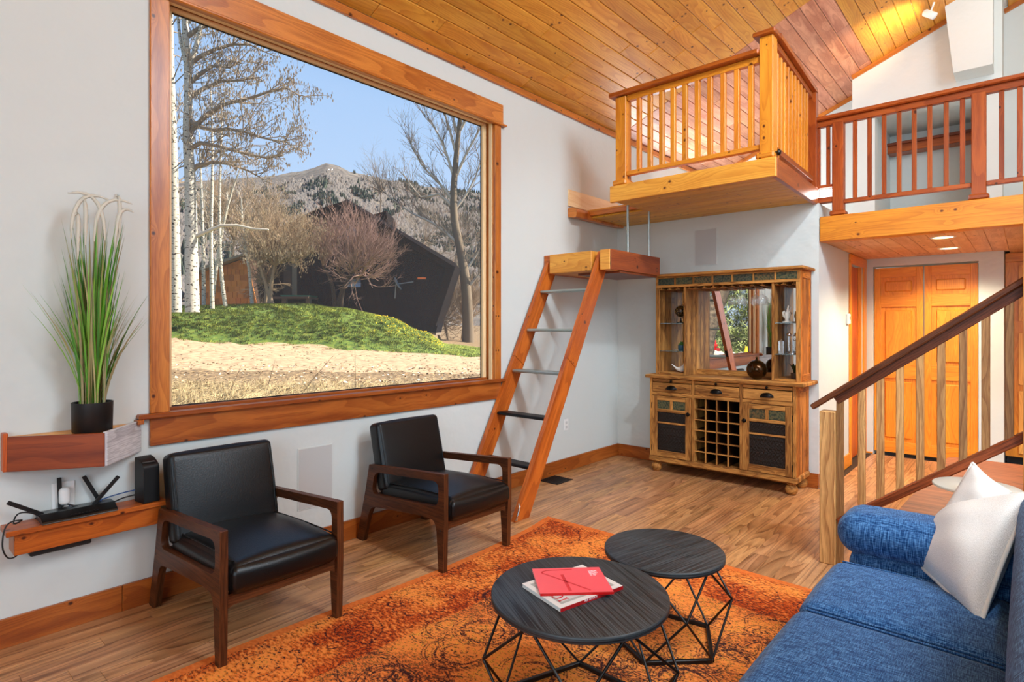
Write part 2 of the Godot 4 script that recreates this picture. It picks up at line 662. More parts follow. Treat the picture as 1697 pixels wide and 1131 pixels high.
func materials() -> void:
	# plaster
	var wall := plain(Color(0.812, 0.828, 0.815), 0.78)
	wall.heightmap_enabled = false
	wall.uv1_triplanar = true
	wall.uv1_world_triplanar = true
	wall.uv1_scale = Vector3.ONE * 0.55
	wall.normal_enabled = true
	wall.normal_texture = noise_tex(3, 0.012, 4, [], 512, true, 5.0)
	wall.normal_scale = 0.35
	M.wall = wall
	M.white = plain(Color(0.9, 0.9, 0.89), 0.5)
	M.floor = wood(11, 2.2, 0.9, Color(0.87, 0.65, 0.45), Color(0.45, 0.28, 0.16), 0.36, {"loops": 3.4, "su": 0.38, "sv": 5.2, "straight": 9.0, "line": 0.6, "fibre": 0.2, "broad": 0.32, "sharp": 3.0, "name": "laminate", "w": 2048, "h": 1024})
	M.pine = wood(23, 2.4, 0.8, Color(0.94, 0.76, 0.45), Color(0.74, 0.48, 0.2), 0.42, {"loops": 4.0, "su": 0.7, "sv": 4.5, "straight": 26.0, "line": 0.4, "fibre": 0.18, "broad": 0.3, "knots": 7, "knot_size": 0.012, "w": 2048, "h": 1024, "name": "knotty_pine"})
	M.fir = wood(37, 2.0, 0.5, Color(0.82, 0.53, 0.27), Color(0.55, 0.28, 0.11), 0.4, {"loops": 4.0, "su": 0.5, "sv": 5.0, "straight": 40.0, "line": 0.42, "fibre": 0.25, "broad": 0.35, "knots": 4, "knot_size": 0.012, "name": "fir"})
	M.oak = wood(41, 1.4, 0.5, Color(0.8, 0.56, 0.29), Color(0.36, 0.2, 0.08), 0.6, {"spec": 0.3, "loops": 5.0, "su": 0.9, "sv": 6.0, "straight": 30.0, "line": 0.45, "fibre": 0.45, "broad": 0.5, "name": "oak"})
	M.walnut = wood(53, 1.4, 0.4, Color(0.5, 0.29, 0.17), Color(0.19, 0.09, 0.045), 0.45, {"spec": 0.35, "loops": 3.0, "straight": 40.0, "line": 0.4, "fibre": 0.35, "broad": 0.35, "name": "walnut", "w": 512, "h": 256})
	M.walnut_dark = stained(M.walnut, Color(0.82, 0.8, 0.74))
	M.black_wood = wood(67, 1.2, 0.6, Color(0.25, 0.275, 0.29), Color(0.03, 0.036, 0.042), 0.5, {"fa": 2.6, "fb": 150.0, "loops": 2.0, "su": 0.4, "straight": 34.0, "line": 0.4, "fibre": 0.95, "broad": 0.25, "name": "black_stained_wood"})
	M.cedar = wood(71, 1.6, 0.5, Color(0.88, 0.68, 0.42), Color(0.52, 0.32, 0.15), 0.55, {"loops": 3.0, "straight": 46.0, "line": 0.5, "fibre": 0.3, "broad": 0.3, "name": "cedar", "w": 512, "h": 256})
	M.ceiling = stained(M.pine, Color(1.0, 0.9, 0.62), 0.4)
	M.ceiling_red = wood(29, 1.6, 0.6, Color(0.9, 0.64, 0.51), Color(0.66, 0.38, 0.28), 0.5, {"loops": 3.0, "straight": 16.0, "line": 0.35, "fibre": 0.25, "broad": 0.45, "w": 512, "h": 256, "name": "reddish_boards"})
	M.platform = stained(M.pine, Color(1.0, 0.9, 0.62), 0.42)
	M.soffit = stained(M.pine, Color(1.0, 1.0, 0.56), 0.42)
	M.trim = stained(M.fir, Color(0.86, 0.74, 0.6), 0.34)
	M.shelf_red = stained(M.fir, Color(0.72, 0.52, 0.42), 0.36)
	M.shelf_orange = stained(M.fir, Color(0.92, 0.74, 0.5), 0.36)
	M.loft_rail = stained(M.fir, Color(0.84, 0.68, 0.46), 0.36)
	M.casing = stained(M.fir, Color(1.0, 0.95, 0.8), 0.3)
	M.window_sash = wood(39, 1.2, 0.4, Color(0.97, 0.85, 0.66), Color(0.86, 0.66, 0.42), 0.3, {"loops": 2.0, "straight": 30.0, "line": 0.3, "fibre": 0.2, "w": 512, "h": 256, "name": "pale_fir"})
	M.rail_red = stained(M.fir, Color(0.84, 0.64, 0.46), 0.36)
	M.baluster = stained(M.pine, Color(0.95, 0.78, 0.42), 0.4)
	M.ladder = stained(M.fir, Color(0.98, 0.8, 0.55), 0.42)
	M.door = wood(83, 1.6, 0.5, Color(0.96, 0.62, 0.19), Color(0.8, 0.42, 0.08), 0.35, {"loops": 3.0, "straight": 34.0, "line": 0.4, "fibre": 0.3, "broad": 0.3, "name": "orange_pine", "w": 512, "h": 256})
	M.beam = stained(M.pine, Color(0.97, 0.78, 0.4), 0.4)
	M.hall_ceiling = wood(31, 1.6, 0.6, Color(0.93, 0.76, 0.6), Color(0.74, 0.52, 0.37), 0.5, {"loops": 3.0, "straight": 16.0, "line": 0.35, "fibre": 0.25, "broad": 0.4, "knots": 2, "w": 512, "h": 256, "name": "pale_boards"})
	M.metal = plain(Color(0.66, 0.7, 0.69), 0.38, 0.9)
	M.dark_metal = plain(Color(0.1, 0.1, 0.105), 0.45, 0.6)
	M.black = plain(Color(0.035, 0.036, 0.04), 0.5)
	M.black_gloss = plain(Color(0.03, 0.03, 0.034), 0.28)
	M.wire = plain(Color(0.035, 0.035, 0.038), 0.42)
	M.bronze = plain(Color(0.09, 0.075, 0.065), 0.4, 0.8)
	M.chrome = plain(Color(0.85, 0.85, 0.86), 0.12, 1.0)
	M.brass = plain(Color(0.78, 0.68, 0.48), 0.32, 0.9)
	var leather := plain(Color(0.032, 0.034, 0.038), 0.38, 0.0, 0.45)
	leather.normal_enabled = true
	leather.uv1_triplanar = true
	leather.uv1_scale = Vector3.ONE * 2.2
	leather.normal_texture = noise_tex(8, 0.09, 4, [], 512, true, 3.0)
	leather.normal_scale = 0.22
	M.leather = leather
	M.glass = plain(Color(1, 1, 1, 0.02), 0.0, 0.0, 0.04)
	M.glass.transparency = BaseMaterial3D.TRANSPARENCY_ALPHA
	M.shelf_glass = plain(Color(0.3, 0.42, 0.4, 0.3), 0.02)
	M.shelf_glass.transparency = BaseMaterial3D.TRANSPARENCY_ALPHA
	M.mirror = plain(Color(0.93, 0.94, 0.93), 0.0, 1.0)
	M.slate = mottled(14, 0.02, 5, [[0.0, Color(0.1, 0.12, 0.11)], [0.42, Color(0.2, 0.23, 0.21)], [0.58, Color(0.33, 0.33, 0.26)], [0.75, Color(0.36, 0.3, 0.23)], [1.0, Color(0.2, 0.21, 0.2)]], 3.5, 0.5)
	M.denim = denim()
	M.linen = linen()
	M.cord = plain(Color(0.86, 0.85, 0.82), 0.8)


func denim() -> StandardMaterial3D:
	var W := 512
	var im := Image.create(W, W, false, Image.FORMAT_RGB8)
	var a := noise(91, 1.0, 2)
	var b := noise(92, 1.0, 2)
	for y in W:
		for x in W:
			var lo := a.get_noise_2d(x * 0.3, y * 0.012)
			var hi := b.get_noise_2d(x * 0.016, y * 0.3)
			var k := 0.42 + 0.75 * lo + 0.5 * hi
			var c := Color(0.025, 0.16, 0.34).lerp(Color(0.42, 0.61, 0.8), clampf(k, 0, 1))
			im.set_pixel(x, y, c)
	var m := StandardMaterial3D.new()
	m.resource_name = "slub_denim"
	m.albedo_texture = ImageTexture.create_from_image(im)
	m.uv1_scale = Vector3(1.0 / 0.42, 1.0 / 0.42, 1)
	m.roughness = 0.9
	m.metallic_specular = 0.2
	m.rim_enabled = true
	m.rim = 0.25
	return m


func linen() -> StandardMaterial3D:
	var W := 256
	var im := Image.create(W, W, false, Image.FORMAT_RGB8)
	var a := noise(95, 1.0, 2)
	for y in W:
		for x in W:
			var tw := 0.5 + 0.5 * sin((x + y) * TAU / 4.0)
			var k := 0.7 + 0.16 * tw + 0.42 * a.get_noise_2d(x * 0.7, y * 0.12)
			im.set_pixel(x, y, Color(0.56, 0.54, 0.5).lerp(Color(0.97, 0.96, 0.94), clampf(k, 0, 1)))
	var m := StandardMaterial3D.new()
	m.albedo_texture = ImageTexture.create_from_image(im)
	m.uv1_scale = Vector3(1.0 / 0.16, 1.0 / 0.16, 1)
	m.roughness = 0.95
	m.metallic_specular = 0.2
	return m

# ------------------------------------------------------------------ the room

const PITCH := 0.4        # the vault rises 0.4 m for each metre from the window wall
const EAVE := 3.62

func roof_y(x: float) -> float:
	return EAVE + PITCH * x


func group_of(called: String, label: String) -> Node3D:
	var o := Node3D.new()
	o.name = called
	add_child(o)
	return tag(o, label, "", "", "structure")


func wall_box(o: Node3D, lo: Vector3, hi: Vector3, called := "panel", mat: Material = null) -> MeshInstance3D:
	return put_box(called, lo, hi, mat if mat else M.wall, o, 0.0)


func plank_rows(parent: Node3D, called: String, mat: Material, xa: float, xb: float, w: float, z0: Callable, z1: Callable, lens: Vector2, xf: Callable, thick: float, ch: float, tones: Vector2, gap := 0.0012) -> void:
	# boards running along z, laid side by side in x; xf turns (x, z) into a place and a basis
	var x := xa
	while x < xb - 0.01:
		var ww := minf(w, xb - x)
		var z: float = z0.call(x + ww / 2)
		var end: float = z1.call(x + ww / 2)
		var first := true
		while z < end - 0.02:
			var l := rnd(lens.x, lens.y)
			if first: l *= rnd(0.25, 1.0)
			first = false
			if end - (z + l) < 0.3: l = end - z
			var g := geo()
			var k := rnd(tones.x, tones.y)
			g.tint = Color(k, k * rnd(0.94, 1.02), k * rnd(0.86, 1.02))
			var at: Array = xf.call(x + ww / 2, z + l / 2)
			box(g, at[0], Vector3(ww - gap, thick, l - gap), at[1], ch, 2)
			put(called, g, mat, parent)
			z += l
		x += w


func shell() -> void:
	# floor: laminate planks along the room, each its own piece where the photograph shows it
	var fl := group_of("floor", "brown laminate plank floor running the length of the room")
	put_box("subfloor", Vector3(-0.2, -0.16, -8.6), Vector3(8.2, -0.012, 3.2), plain(Color(0.25, 0.17, 0.1), 0.8), fl, 0.0)
	put_box("underlay", Vector3(0.93, -0.012, -3.3), Vector3(8.0, 0.0, 3.0), M.floor, fl, 0.0)
	put_box("underlay", Vector3(3.87, -0.012, -8.4), Vector3(8.0, 0.0, -3.3), M.floor, fl, 0.0)
	var flat := func(x: float, z: float) -> Array: return [Vector3(x, -0.006, z), Basis()]
	plank_rows(fl, "plank", M.floor, 0.0, 0.963, 0.107, func(_x): return -5.69, func(_x): return 1.2, Vector2(0.75, 1.25), flat, 0.012, 0.0009, Vector2(0.76, 1.1), 0.0008)
	plank_rows(fl, "plank", M.floor, 0.963, 2.04, 0.107, func(_x): return -5.69, func(_x): return -3.25, Vector2(0.7, 1.25), flat, 0.012, 0.0009, Vector2(0.76, 1.1), 0.0008)
	plank_rows(fl, "plank", M.floor, 2.033, 3.87, 0.107, func(x): return -7.66 if x > 2.1 else -5.69, func(_x): return -3.25, Vector2(0.75, 1.3), flat, 0.012, 0.0009, Vector2(0.76, 1.1), 0.0008)

	# the window wall, in four pieces round the opening
	var wl := group_of("wall_left", "white plaster window wall")
	var z0 := -3.695
	var z1 := -1.081
	wall_box(wl, Vector3(-0.13, -0.1, -8.5), Vector3(0, 3.62, z0))
	wall_box(wl, Vector3(-0.13, -0.1, z1), Vector3(0, 3.62, 3.2))
	wall_box(wl, Vector3(-0.13, -0.1, z0), Vector3(0, 0.947, z1))
	wall_box(wl, Vector3(-0.13, 3.242, z0), Vector3(0, 3.62, z1))
	var wb := group_of("wall_back", "white plaster wall behind the hutch")
	wall_box(wb, Vector3(0, -0.1, -5.85), Vector3(2.068, 2.55, ZB))
	wall_box(wb, Vector3(0, 2.55, -5.85), Vector3(2.012, 2.68, ZB))
	# closing the room: the far side, the rear with its window opening, the roof
	var wr := group_of("wall_right", "white plaster side wall with a wide window opening")
	wall_box(wr, Vector3(8.0, -0.1, -8.6), Vector3(8.2, 1.25, 3.2))
	wall_box(wr, Vector3(8.0, 3.95, -8.6), Vector3(8.2, 4.6, 3.2))
	wall_box(wr, Vector3(8.0, 1.25, -8.6), Vector3(8.2, 3.95, -3.8))
	wall_box(wr, Vector3(8.0, 1.25, 0.6), Vector3(8.2, 3.95, 3.2))
	var wq := group_of("wall_rear", "white plaster wall behind the camera with a tall window opening")
	wall_box(wq, Vector3(-0.2, -0.1, 3.0), Vector3(2.6, 5.6, 3.2))
	wall_box(wq, Vector3(6.8, -0.1, 3.0), Vector3(8.2, 5.6, 3.2))
	wall_box(wq, Vector3(2.6, -0.1, 3.0), Vector3(6.8, 0.8, 3.2))
	wall_box(wq, Vector3(2.6, 3.7, 3.0), Vector3(6.8, 5.6, 3.2))
	# roof slabs over the boards
	var rf := group_of("roof", "roof deck above the boarded vault")
	var ang := atan(PITCH)
	var g := geo()
	var L := 4.6 / cos(ang)
	box(g, Vector3(2.1, roof_y(2.1) + 0.1, -2.8), Vector3(L + 0.25, 0.14, 12.2), Basis(Vector3(0, 0, 1), ang), 0.0)
	put("deck", g, M.white, rf)
	g = geo()
	box(g, Vector3(6.35, roof_y(4.4) + 0.1 - PITCH * 1.95, -2.8), Vector3(4.4, 0.14, 12.2), Basis(Vector3(0, 0, 1), -ang), 0.0)
	put("deck", g, M.ceiling, rf)

	# the boarded ceiling
	var ce := group_of("ceiling", "vaulted ceiling of knotty yellow boards with a reddish stretch over the loft")
	var up := Basis(Vector3(0, 0, 1), ang)
	var slope := func(x: float, z: float) -> Array: return [Vector3(x, roof_y(x) + 0.009, z), up]
	var w := 0.118
	var wide := w / cos(ang)
	var sloped := func(called: String, mat: Material, xa: float, xb: float, za: Callable, zb: Callable, tones: Vector2, lens: Vector2) -> void:
		var x := xa
		while x < xb - 0.01:
			var ww := minf(w, xb - x)
			var z: float = za.call(x)
			var end: float = zb.call(x)
			var first := true
			while z < end - 0.02:
				var l := rnd(lens.x, lens.y)
				if first: l *= rnd(0.3, 1.0)
				first = false
				if end - (z + l) < 0.35: l = end - z
				var gg := geo()
				var k := rnd(tones.x, tones.y)
				gg.tint = Color(k, k * rnd(0.93, 1.03), k * rnd(0.84, 1.02))
				var at: Array = slope.call(x + ww / 2, z + l / 2)
				box(gg, at[0], Vector3(ww / cos(ang) - 0.003, 0.018, l - 0.002), at[1], 0.006, 2)
				put(called, gg, mat, ce)
				z += l
			x += w
	sloped.call("board", M.ceiling, 0.0, 2.124, func(_x): return -5.755, func(_x): return 0.6, Vector2(0.82, 1.05), Vector2(1.3, 2.6))
	sloped.call("board", M.ceiling, 2.124, 3.9, func(_x): return -7.75 if _x < 3.2 else -8.4, func(_x): return -0.4, Vector2(0.82, 1.05), Vector2(1.5, 3.0))
	sloped.call("red_board", M.ceiling_red, 0.0, 2.124, func(_x): return -8.3, func(_x): return -5.755, Vector2(0.75, 1.1), Vector2(0.9, 2.2))
	# the part of the vault the photograph does not show
	g = geo()
	box(g, Vector3(2.0, roof_y(2.0) + 0.02, 1.8), Vector3(4.3, 0.02, 2.45), up, 0.0, 2)
	put("field", g, M.ceiling, ce)
	g = geo()
	box(g, Vector3(4.12, roof_y(4.12) + 0.02, -3.9), Vector3(0.5, 0.02, 9.0), up, 0.0, 2)
	put("field", g, M.ceiling, ce)

	# cornice strip where the boards meet the window wall
	var tr := group_of("trim_1", "narrow wooden strip between the window wall and the ceiling boards")
	put_box("strip", Vector3(0.001, 3.555, -8.29), Vector3(0.026, 3.612, 1.0), M.casing, tr, 0.003)
	# baseboards
	var b1 := group_of("baseboard_left", "wooden baseboard along the window wall")
	put_box("board", Vector3(0.0005, 0.0005, -5.698), Vector3(0.019, 0.131, -3.3), M.trim, b1, 0.002)
	put_box("board", Vector3(0.0005, 0.0005, -3.298), Vector3(0.019, 0.131, -0.9), M.trim, b1, 0.002)
	put_box("board", Vector3(0.0005, 0.0005, -0.898), Vector3(0.019, 0.131, 2.9), M.trim, b1, 0.002)
	var b2 := group_of("baseboard_back", "wooden baseboard behind the hutch")
	put_box("board", Vector3(0.0195, 0.0005, -5.699), Vector3(2.068, 0.131, -5.681), M.trim, b2, 0.002)


func window_wall() -> void:
	var o := group_of("window_1", "large picture window with wide orange wood casing")
	var gz0 := -3.615
	var gz1 := -1.166
	var gy0 := 1.009
	var gy1 := 3.192
	var s := 0.042
	# pane with a dark gasket
	put_box("pane", Vector3(-0.122, gy0 - 0.012, gz0 - 0.012), Vector3(-0.116, gy1 + 0.012, gz1 + 0.012), M.glass, o, 0.0)
	var gk := geo()
	for r in [[Vector3(-0.115, gy1, gz0), Vector3(-0.108, gy1 + 0.006, gz1)], [Vector3(-0.115, gy0 - 0.006, gz0), Vector3(-0.108, gy0, gz1)], [Vector3(-0.115, gy0 - 0.006, gz0 - 0.006), Vector3(-0.108, gy1 + 0.006, gz0)], [Vector3(-0.115, gy0 - 0.006, gz1), Vector3(-0.108, gy1 + 0.006, gz1 + 0.006)]]:
		box(gk, (r[0] + r[1]) / 2, (r[1] - r[0]).abs(), Basis(), 0.0)
	put("gasket", gk, M.black, o)
	# pale sash round the glass
	put_box("sash_rail", Vector3(-0.125, gy1 + 0.006, gz0 - s), Vector3(-0.082, gy1 + 0.03, gz1 + s), M.window_sash, o, 0.003)
	put_box("sash_rail", Vector3(-0.125, gy0 - s, gz0 - s), Vector3(-0.07, gy0 - 0.006, gz1 + s), M.trim, o, 0.003)
	put_box("sash_stile", Vector3(-0.125, gy0 - 0.006, gz0 - s), Vector3(-0.082, gy1 + 0.006, gz0 - 0.006), M.window_sash, o, 0.003)
	put_box("sash_stile", Vector3(-0.125, gy0 - 0.006, gz1 + 0.006), Vector3(-0.082, gy1 + 0.006, gz1 + s), M.window_sash, o, 0.003)
	# jamb boards lining the opening, with a gold stop
	put_box("jamb", Vector3(-0.128, gy1 + 0.03, gz0 - 0.08), Vector3(0.0, gy1 + 0.05, gz1 + 0.085), M.casing, o, 0.002)
	put_box("jamb", Vector3(-0.128, gy0 - s - 0.02, gz0 - 0.08), Vector3(0.0, gy0 - s, gz1 + 0.085), M.casing, o, 0.002)
	put_box("jamb", Vector3(-0.128, gy0 - s, gz0 - 0.08), Vector3(0.0, gy1 + 0.03, gz0 - s - 0.008), M.casing, o, 0.002)
	put_box("jamb", Vector3(-0.128, gy0 - s, gz1 + s + 0.008), Vector3(0.0, gy1 + 0.03, gz1 + 0.085), M.casing, o, 0.002)
	put_box("stop", Vector3(-0.05, gy0 - s, gz0 - s - 0.008), Vector3(-0.012, gy1 + 0.03, gz0 - s + 0.004), M.window_sash, o, 0.003)
	put_box("stop", Vector3(-0.05, gy0 - s, gz1 + s - 0.004), Vector3(-0.012, gy1 + 0.03, gz1 + s + 0.008), M.window_sash, o, 0.003)
	put_box("stop", Vector3(-0.05, gy1 + 0.016, gz0 - s + 0.004), Vector3(-0.012, gy1 + 0.03, gz1 + s - 0.004), M.window_sash, o, 0.003)
	# casing on the wall
	put_box("casing", Vector3(0.0005, 0.992, -1.116), Vector3(0.022, 3.196, -1.024), M.casing, o, 0.003)
	put_box("casing", Vector3(0.0005, 0.992, -3.737), Vector3(0.022, 3.196, -3.663), M.casing, o, 0.003)
	put_box("head_cap", Vector3(0.0005, 3.196, -3.79), Vector3(0.048, 3.216, -0.97), M.casing, o, 0.006)
	put_box("head_board", Vector3(0.0005, 3.216, -3.757), Vector3(0.03, 3.385, -1.0), M.casing, o, 0.003)
	put_box("stool", Vector3(-0.03, 0.966, -3.79), Vector3(0.05, 0.992, -0.965), M.trim, o, 0.006)
	put_box("apron", Vector3(0.0005, 0.82, -3.737), Vector3(0.022, 0.966, -1.024), M.trim, o, 0.003)


# ------------------------------------------------------------------ the little loft over the hutch

func balusters(o: Node3D, xs: Array, at: Callable, y0: float, y1: float, s: float, mat: Material) -> void:
	for t in xs:
		var p: Vector3 = at.call(t)
		var g := geo()
		var k := rnd(0.84, 1.06)
		g.tint = Color(k, k * rnd(0.88, 1.02), k * rnd(0.82, 1.02))
		box(g, Vector3(p.x, (y0 + y1) / 2, p.z), Vector3(s, y1 - y0, s), Basis(), 0.003, 1)
		put("baluster", g, mat, o)


func loft() -> void:
	var yb := 2.544
	var o := thing("loft_platform", Vector3.ZERO, "cantilevered yellow pine loft platform over the corner above the hutch", "loft")
	# underside boards run along the room's width
	var z := -4.465
	while z > -5.69:
		var zz := maxf(z - 0.112, -5.695)
		var x0 := 0.005 if z < -4.98 else 0.695
		var g := geo()
		var k := rnd(0.84, 1.06)
		g.tint = Color(k, k * rnd(0.93, 1.02), k * rnd(0.85, 1.0))
		box(g, Vector3((x0 + 2.03) / 2, yb + 0.026, (z + zz) / 2), Vector3(2.03 - x0, 0.016, z - zz - 0.0015), Basis(), 0.003, 0)
		put("soffit_board", g, M.soffit, o)
		z -= 0.112
	put_box("deck", Vector3(0.7, yb + 0.036, -5.698), Vector3(2.02, yb + 0.13, -4.47), M.platform, o, 0.0)
	put_box("deck", Vector3(0.005, yb + 0.036, -5.698), Vector3(0.7, yb + 0.1, -5.0), M.platform, o, 0.0)
	put_box("fascia", Vector3(0.69, yb, -4.465), Vector3(2.09, 2.688, -4.43), M.platform, o, 0.004)
	var g := geo()
	bar(g, Vector3(2.073, 2.615, -4.468), Vector3(2.035, 2.615, -5.75), 0.035, 0.145)
	put("fascia", g, M.trim, o)
	put_box("fascia", Vector3(0.69, yb + 0.02, -4.98), Vector3(0.72, 2.688, -4.466), M.platform, o, 0.003)
	put_box("joist", Vector3(0.11, yb + 0.035, -5.02), Vector3(0.69, 2.625, -4.985), M.casing, o, 0.003)
	# rough log ledger along the window wall
	g = geo()
	prism(g, rounded([Vector2(0.002, 2.545), Vector2(0.105, 2.535), Vector2(0.112, 2.60), Vector2(0.09, 2.632), Vector2(0.05, 2.642), Vector2(0.002, 2.64)], 0.018, 3), 0.9, Transform3D(Basis(), Vector3(0, 0, -5.20)))
	put("ledger_log", g, M.casing, o)
	put_box("wall_board", Vector3(0.0005, 2.66, -5.698), Vector3(0.016, 2.826, -4.751), M.window_sash, o, 0.001)

	# railing in front and along the open side
	var r := thing("loft_railing", Vector3.ZERO, "honey coloured wooden railing of square balusters around the small loft", "railing")
	var post := func(lo: Vector3, hi: Vector3, base: bool) -> void:
		put_box("post", lo, hi, M.baluster, r, 0.004, 1)
		if base:
			put_box("post_base", Vector3(lo.x - 0.022, lo.y, lo.z - 0.015), Vector3(hi.x + 0.012, lo.y + 0.05, hi.z + 0.022), M.baluster, r, 0.012)
	post.call(Vector3(0.73, 2.689, -4.56), Vector3(0.832, 3.47, -4.462), true)
	post.call(Vector3(1.965, 2.689, -4.565), Vector3(2.062, 3.6, -4.462), true)
	put_box("post_cap", Vector3(1.925, 3.6, -4.6), Vector3(2.085, 3.635, -4.43), M.loft_rail, r, 0.006)
	put_box("handrail", Vector3(0.675, 3.475, -4.565), Vector3(1.966, 3.515, -4.43), M.loft_rail, r, 0.008)
	put_box("top_rail", Vector3(0.832, 3.425, -4.53), Vector3(1.965, 3.475, -4.482), M.baluster, r, 0.003)
	put_box("bottom_rail", Vector3(0.832, 2.772, -4.53), Vector3(1.965, 2.808, -4.475), M.baluster, r, 0.003)
	var xs := []
	for u in [0.943, 1.048, 1.157, 1.26, 1.363, 1.47, 1.574, 1.68, 1.786, 1.893]: xs.append(u)
	balusters(r, xs, func(t): return Vector3(t, 0, -4.503), 2.808, 3.425, 0.038, M.baluster)
	g = geo()
	bar(g, Vector3(2.03, 3.617, -4.565), Vector3(1.995, 3.56, -5.72), 0.12, 0.036)
	put("handrail", g, M.loft_rail, r)
	g = geo()
	bar(g, Vector3(2.03, 3.57, -4.565), Vector3(1.995, 3.515, -5.72), 0.05, 0.05)
	put("top_rail", g, M.loft_rail, r)
	g = geo()
	bar(g, Vector3(2.045, 2.765, -4.565), Vector3(2.01, 2.765, -5.66), 0.045, 0.042)
	put("bottom_rail", g, M.loft_rail, r)
	var zs := []
	for i in 10: zs.append(-4.64 - i * 0.1)
	balusters(r, zs, func(t): return Vector3(2.03 + (t + 4.565) * 0.03, 0, t), 2.785, 3.52, 0.038, M.baluster)
	put_box("post", Vector3(1.985, 2.689, -5.76), Vector3(2.05, 3.56, -5.68), M.rail_red, r, 0.003, 1)
	# the black knob of the catch at the foot of the corner post
	g = geo()
	lathe(g, [[0.0, -0.02], [0.012, -0.02], [0.012, 0.0], [0.022, 0.004], [0.024, 0.016], [0.014, 0.026], [0.0, 0.028]], 16, Transform3D(Basis(Vector3(0, 0, 1), -PI / 2), Vector3(2.075, 2.735, -4.52)))
	put("catch_knob", g, M.black_gloss, r)


func hall() -> void:
	var yc := 2.213
	var hl := group_of("wall_hall", "white plaster walls of the hallway beside the hutch wall")
	wall_box(hl, Vector3(1.9, -0.1, -6.86), Vector3(2.068, 2.55, -5.85))
	wall_box(hl, Vector3(1.9, 2.14, -7.68), Vector3(2.068, 2.55, -6.86))
	wall_box(hl, Vector3(1.9, -0.1, -7.9), Vector3(2.068, 2.55, -7.5))
	# closet wall round the bifold opening
	var cx0 := 2.148
	var cx1 := 3.085
	wall_box(hl, Vector3(2.068, -0.1, -7.85), Vector3(cx0, 2.4, -7.68))
	wall_box(hl, Vector3(cx1, -0.1, -7.85), Vector3(3.285, 2.4, -7.68))
	wall_box(hl, Vector3(cx0, 2.125, -7.85), Vector3(cx1, 2.4, -7.68))
	wall_box(hl, Vector3(3.1, -0.1, -8.55), Vector3(3.285, 2.4, -7.85))
	wall_box(hl, Vector3(1.9, -0.1, -8.6), Vector3(3.2, 2.4, -8.5))
	wall_box(hl, Vector3(3.2, -0.1, -8.6), Vector3(8.0, 2.4, -8.3))
	# hall ceiling boards
	var ce := group_of("ceiling_hall", "flat hallway ceiling of pale pinkish boards")
	plank_rows(ce, "board", M.hall_ceiling, 2.07, 4.4, 0.1255, func(x): return -7.67 if x < 3.28 else -8.29, func(_x): return -5.84, Vector2(1.2, 2.2), func(x, z): return [Vector3(x, yc + 0.009, z), Basis()], 0.018, 0.004, Vector2(0.84, 1.06))
	put_box("field", Vector3(4.4, yc, -8.29), Vector3(8.0, yc + 0.018, -5.84), M.hall_ceiling, ce, 0.0)
	put_box("floor_deck", Vector3(2.069, yc + 0.02, -8.6), Vector3(8.0, 2.42, -5.845), M.white, ce, 0.0)
	# beam that carries the upper floor
	var be := thing("beam", Vector3.ZERO, "long yellow knotty pine beam above the hallway opening", "beam")
	put_box("timber", Vector3(2.075, 2.205, -5.842), Vector3(8.0, 2.424, -5.70), M.beam, be, 0.004)
	# recessed lamps
	for q in [[Vector3(2.92, yc, -6.17), "round recessed ceiling lamp in the hallway nearer to the yellow beam"], [Vector3(2.888, yc, -7.07), "round recessed ceiling lamp in the hallway nearer to the folding doors"]]:
		var l := thing("ceiling_light", q[0], q[1], "ceiling light", "recessed lamps in the hallway ceiling")
		var g := geo()
		lathe(g, [[0.072, -0.001], [0.078, -0.006], [0.09, -0.006], [0.094, -0.001]], 28)
		put("rim", g, M.white, l)
		g = geo()
		lathe(g, [[0.0, -0.004], [0.07, -0.004], [0.072, -0.001]], 28)
		var gl := plain(Color(1, 0.97, 0.9))
		gl.emission_enabled = true
		gl.emission = Color(1.0, 0.86, 0.62)
		gl.emission_energy_multiplier = 5.0
		put("lamp_face", g, gl, l)
		spot("lamp_light", q[0] + Vector3(0, -0.02, 0), q[0] + Vector3(0, -2, 0), 2.9, Color(1.0, 0.93, 0.8), 72.0, 0.06, self)
	# door frame in the hall's left wall, the door standing open inside
	var d := group_of("door_1", "orange wooden door frame in the hallway's left wall")
	put_box("casing", Vector3(2.0685, 0.0, -6.93), Vector3(2.086, 2.14, -6.86), M.door, d, 0.002, 1)
	put_box("casing", Vector3(2.0685, 0.0, -7.67), Vector3(2.086, 2.14, -7.54), M.door, d, 0.002, 1)
	put_box("head_casing", Vector3(2.0685, 2.11, -7.67), Vector3(2.09, 2.205, -6.855), M.door, d, 0.002)
	put_box("jamb", Vector3(1.9, 0.0, -7.5), Vector3(2.068, 2.11, -7.48), M.door, d, 0.002, 1)
	put_box("jamb", Vector3(1.9, 0.0, -6.88), Vector3(2.068, 2.11, -6.862), M.door, d, 0.002, 1)
	put_box("leaf", Vector3(2.0, 0.01, -7.478), Vector3(2.035, 2.1, -6.885), stained(M.fir, Color(1.0, 0.75, 0.6)), d, 0.002, 1)
	for y in [0.28, 1.05, 1.83]:
		put_box("hinge", Vector3(2.035, y - 0.045, -7.05), Vector3(2.041, y + 0.045, -6.99), M.black, d, 0.002)
	# a short baseboard by the door
	var bb := group_of("baseboard_hall", "orange baseboard on the hallway's left wall")
	put_box("board", Vector3(2.0685, 0.0005, -6.855), Vector3(2.084, 0.131, -5.70), M.door, bb, 0.002)
	put_box("board", Vector3(2.0875, 0.0005, -7.679), Vector3(cx0 - 0.002, 0.02, -7.664), M.door, bb, 0.002)
	# two folding closet doors of three panels each
	var names := ["left leaf of the orange six-panel folding closet doors, by the hallway door frame", "right leaf of the orange six-panel folding closet doors, by the white wall end"]
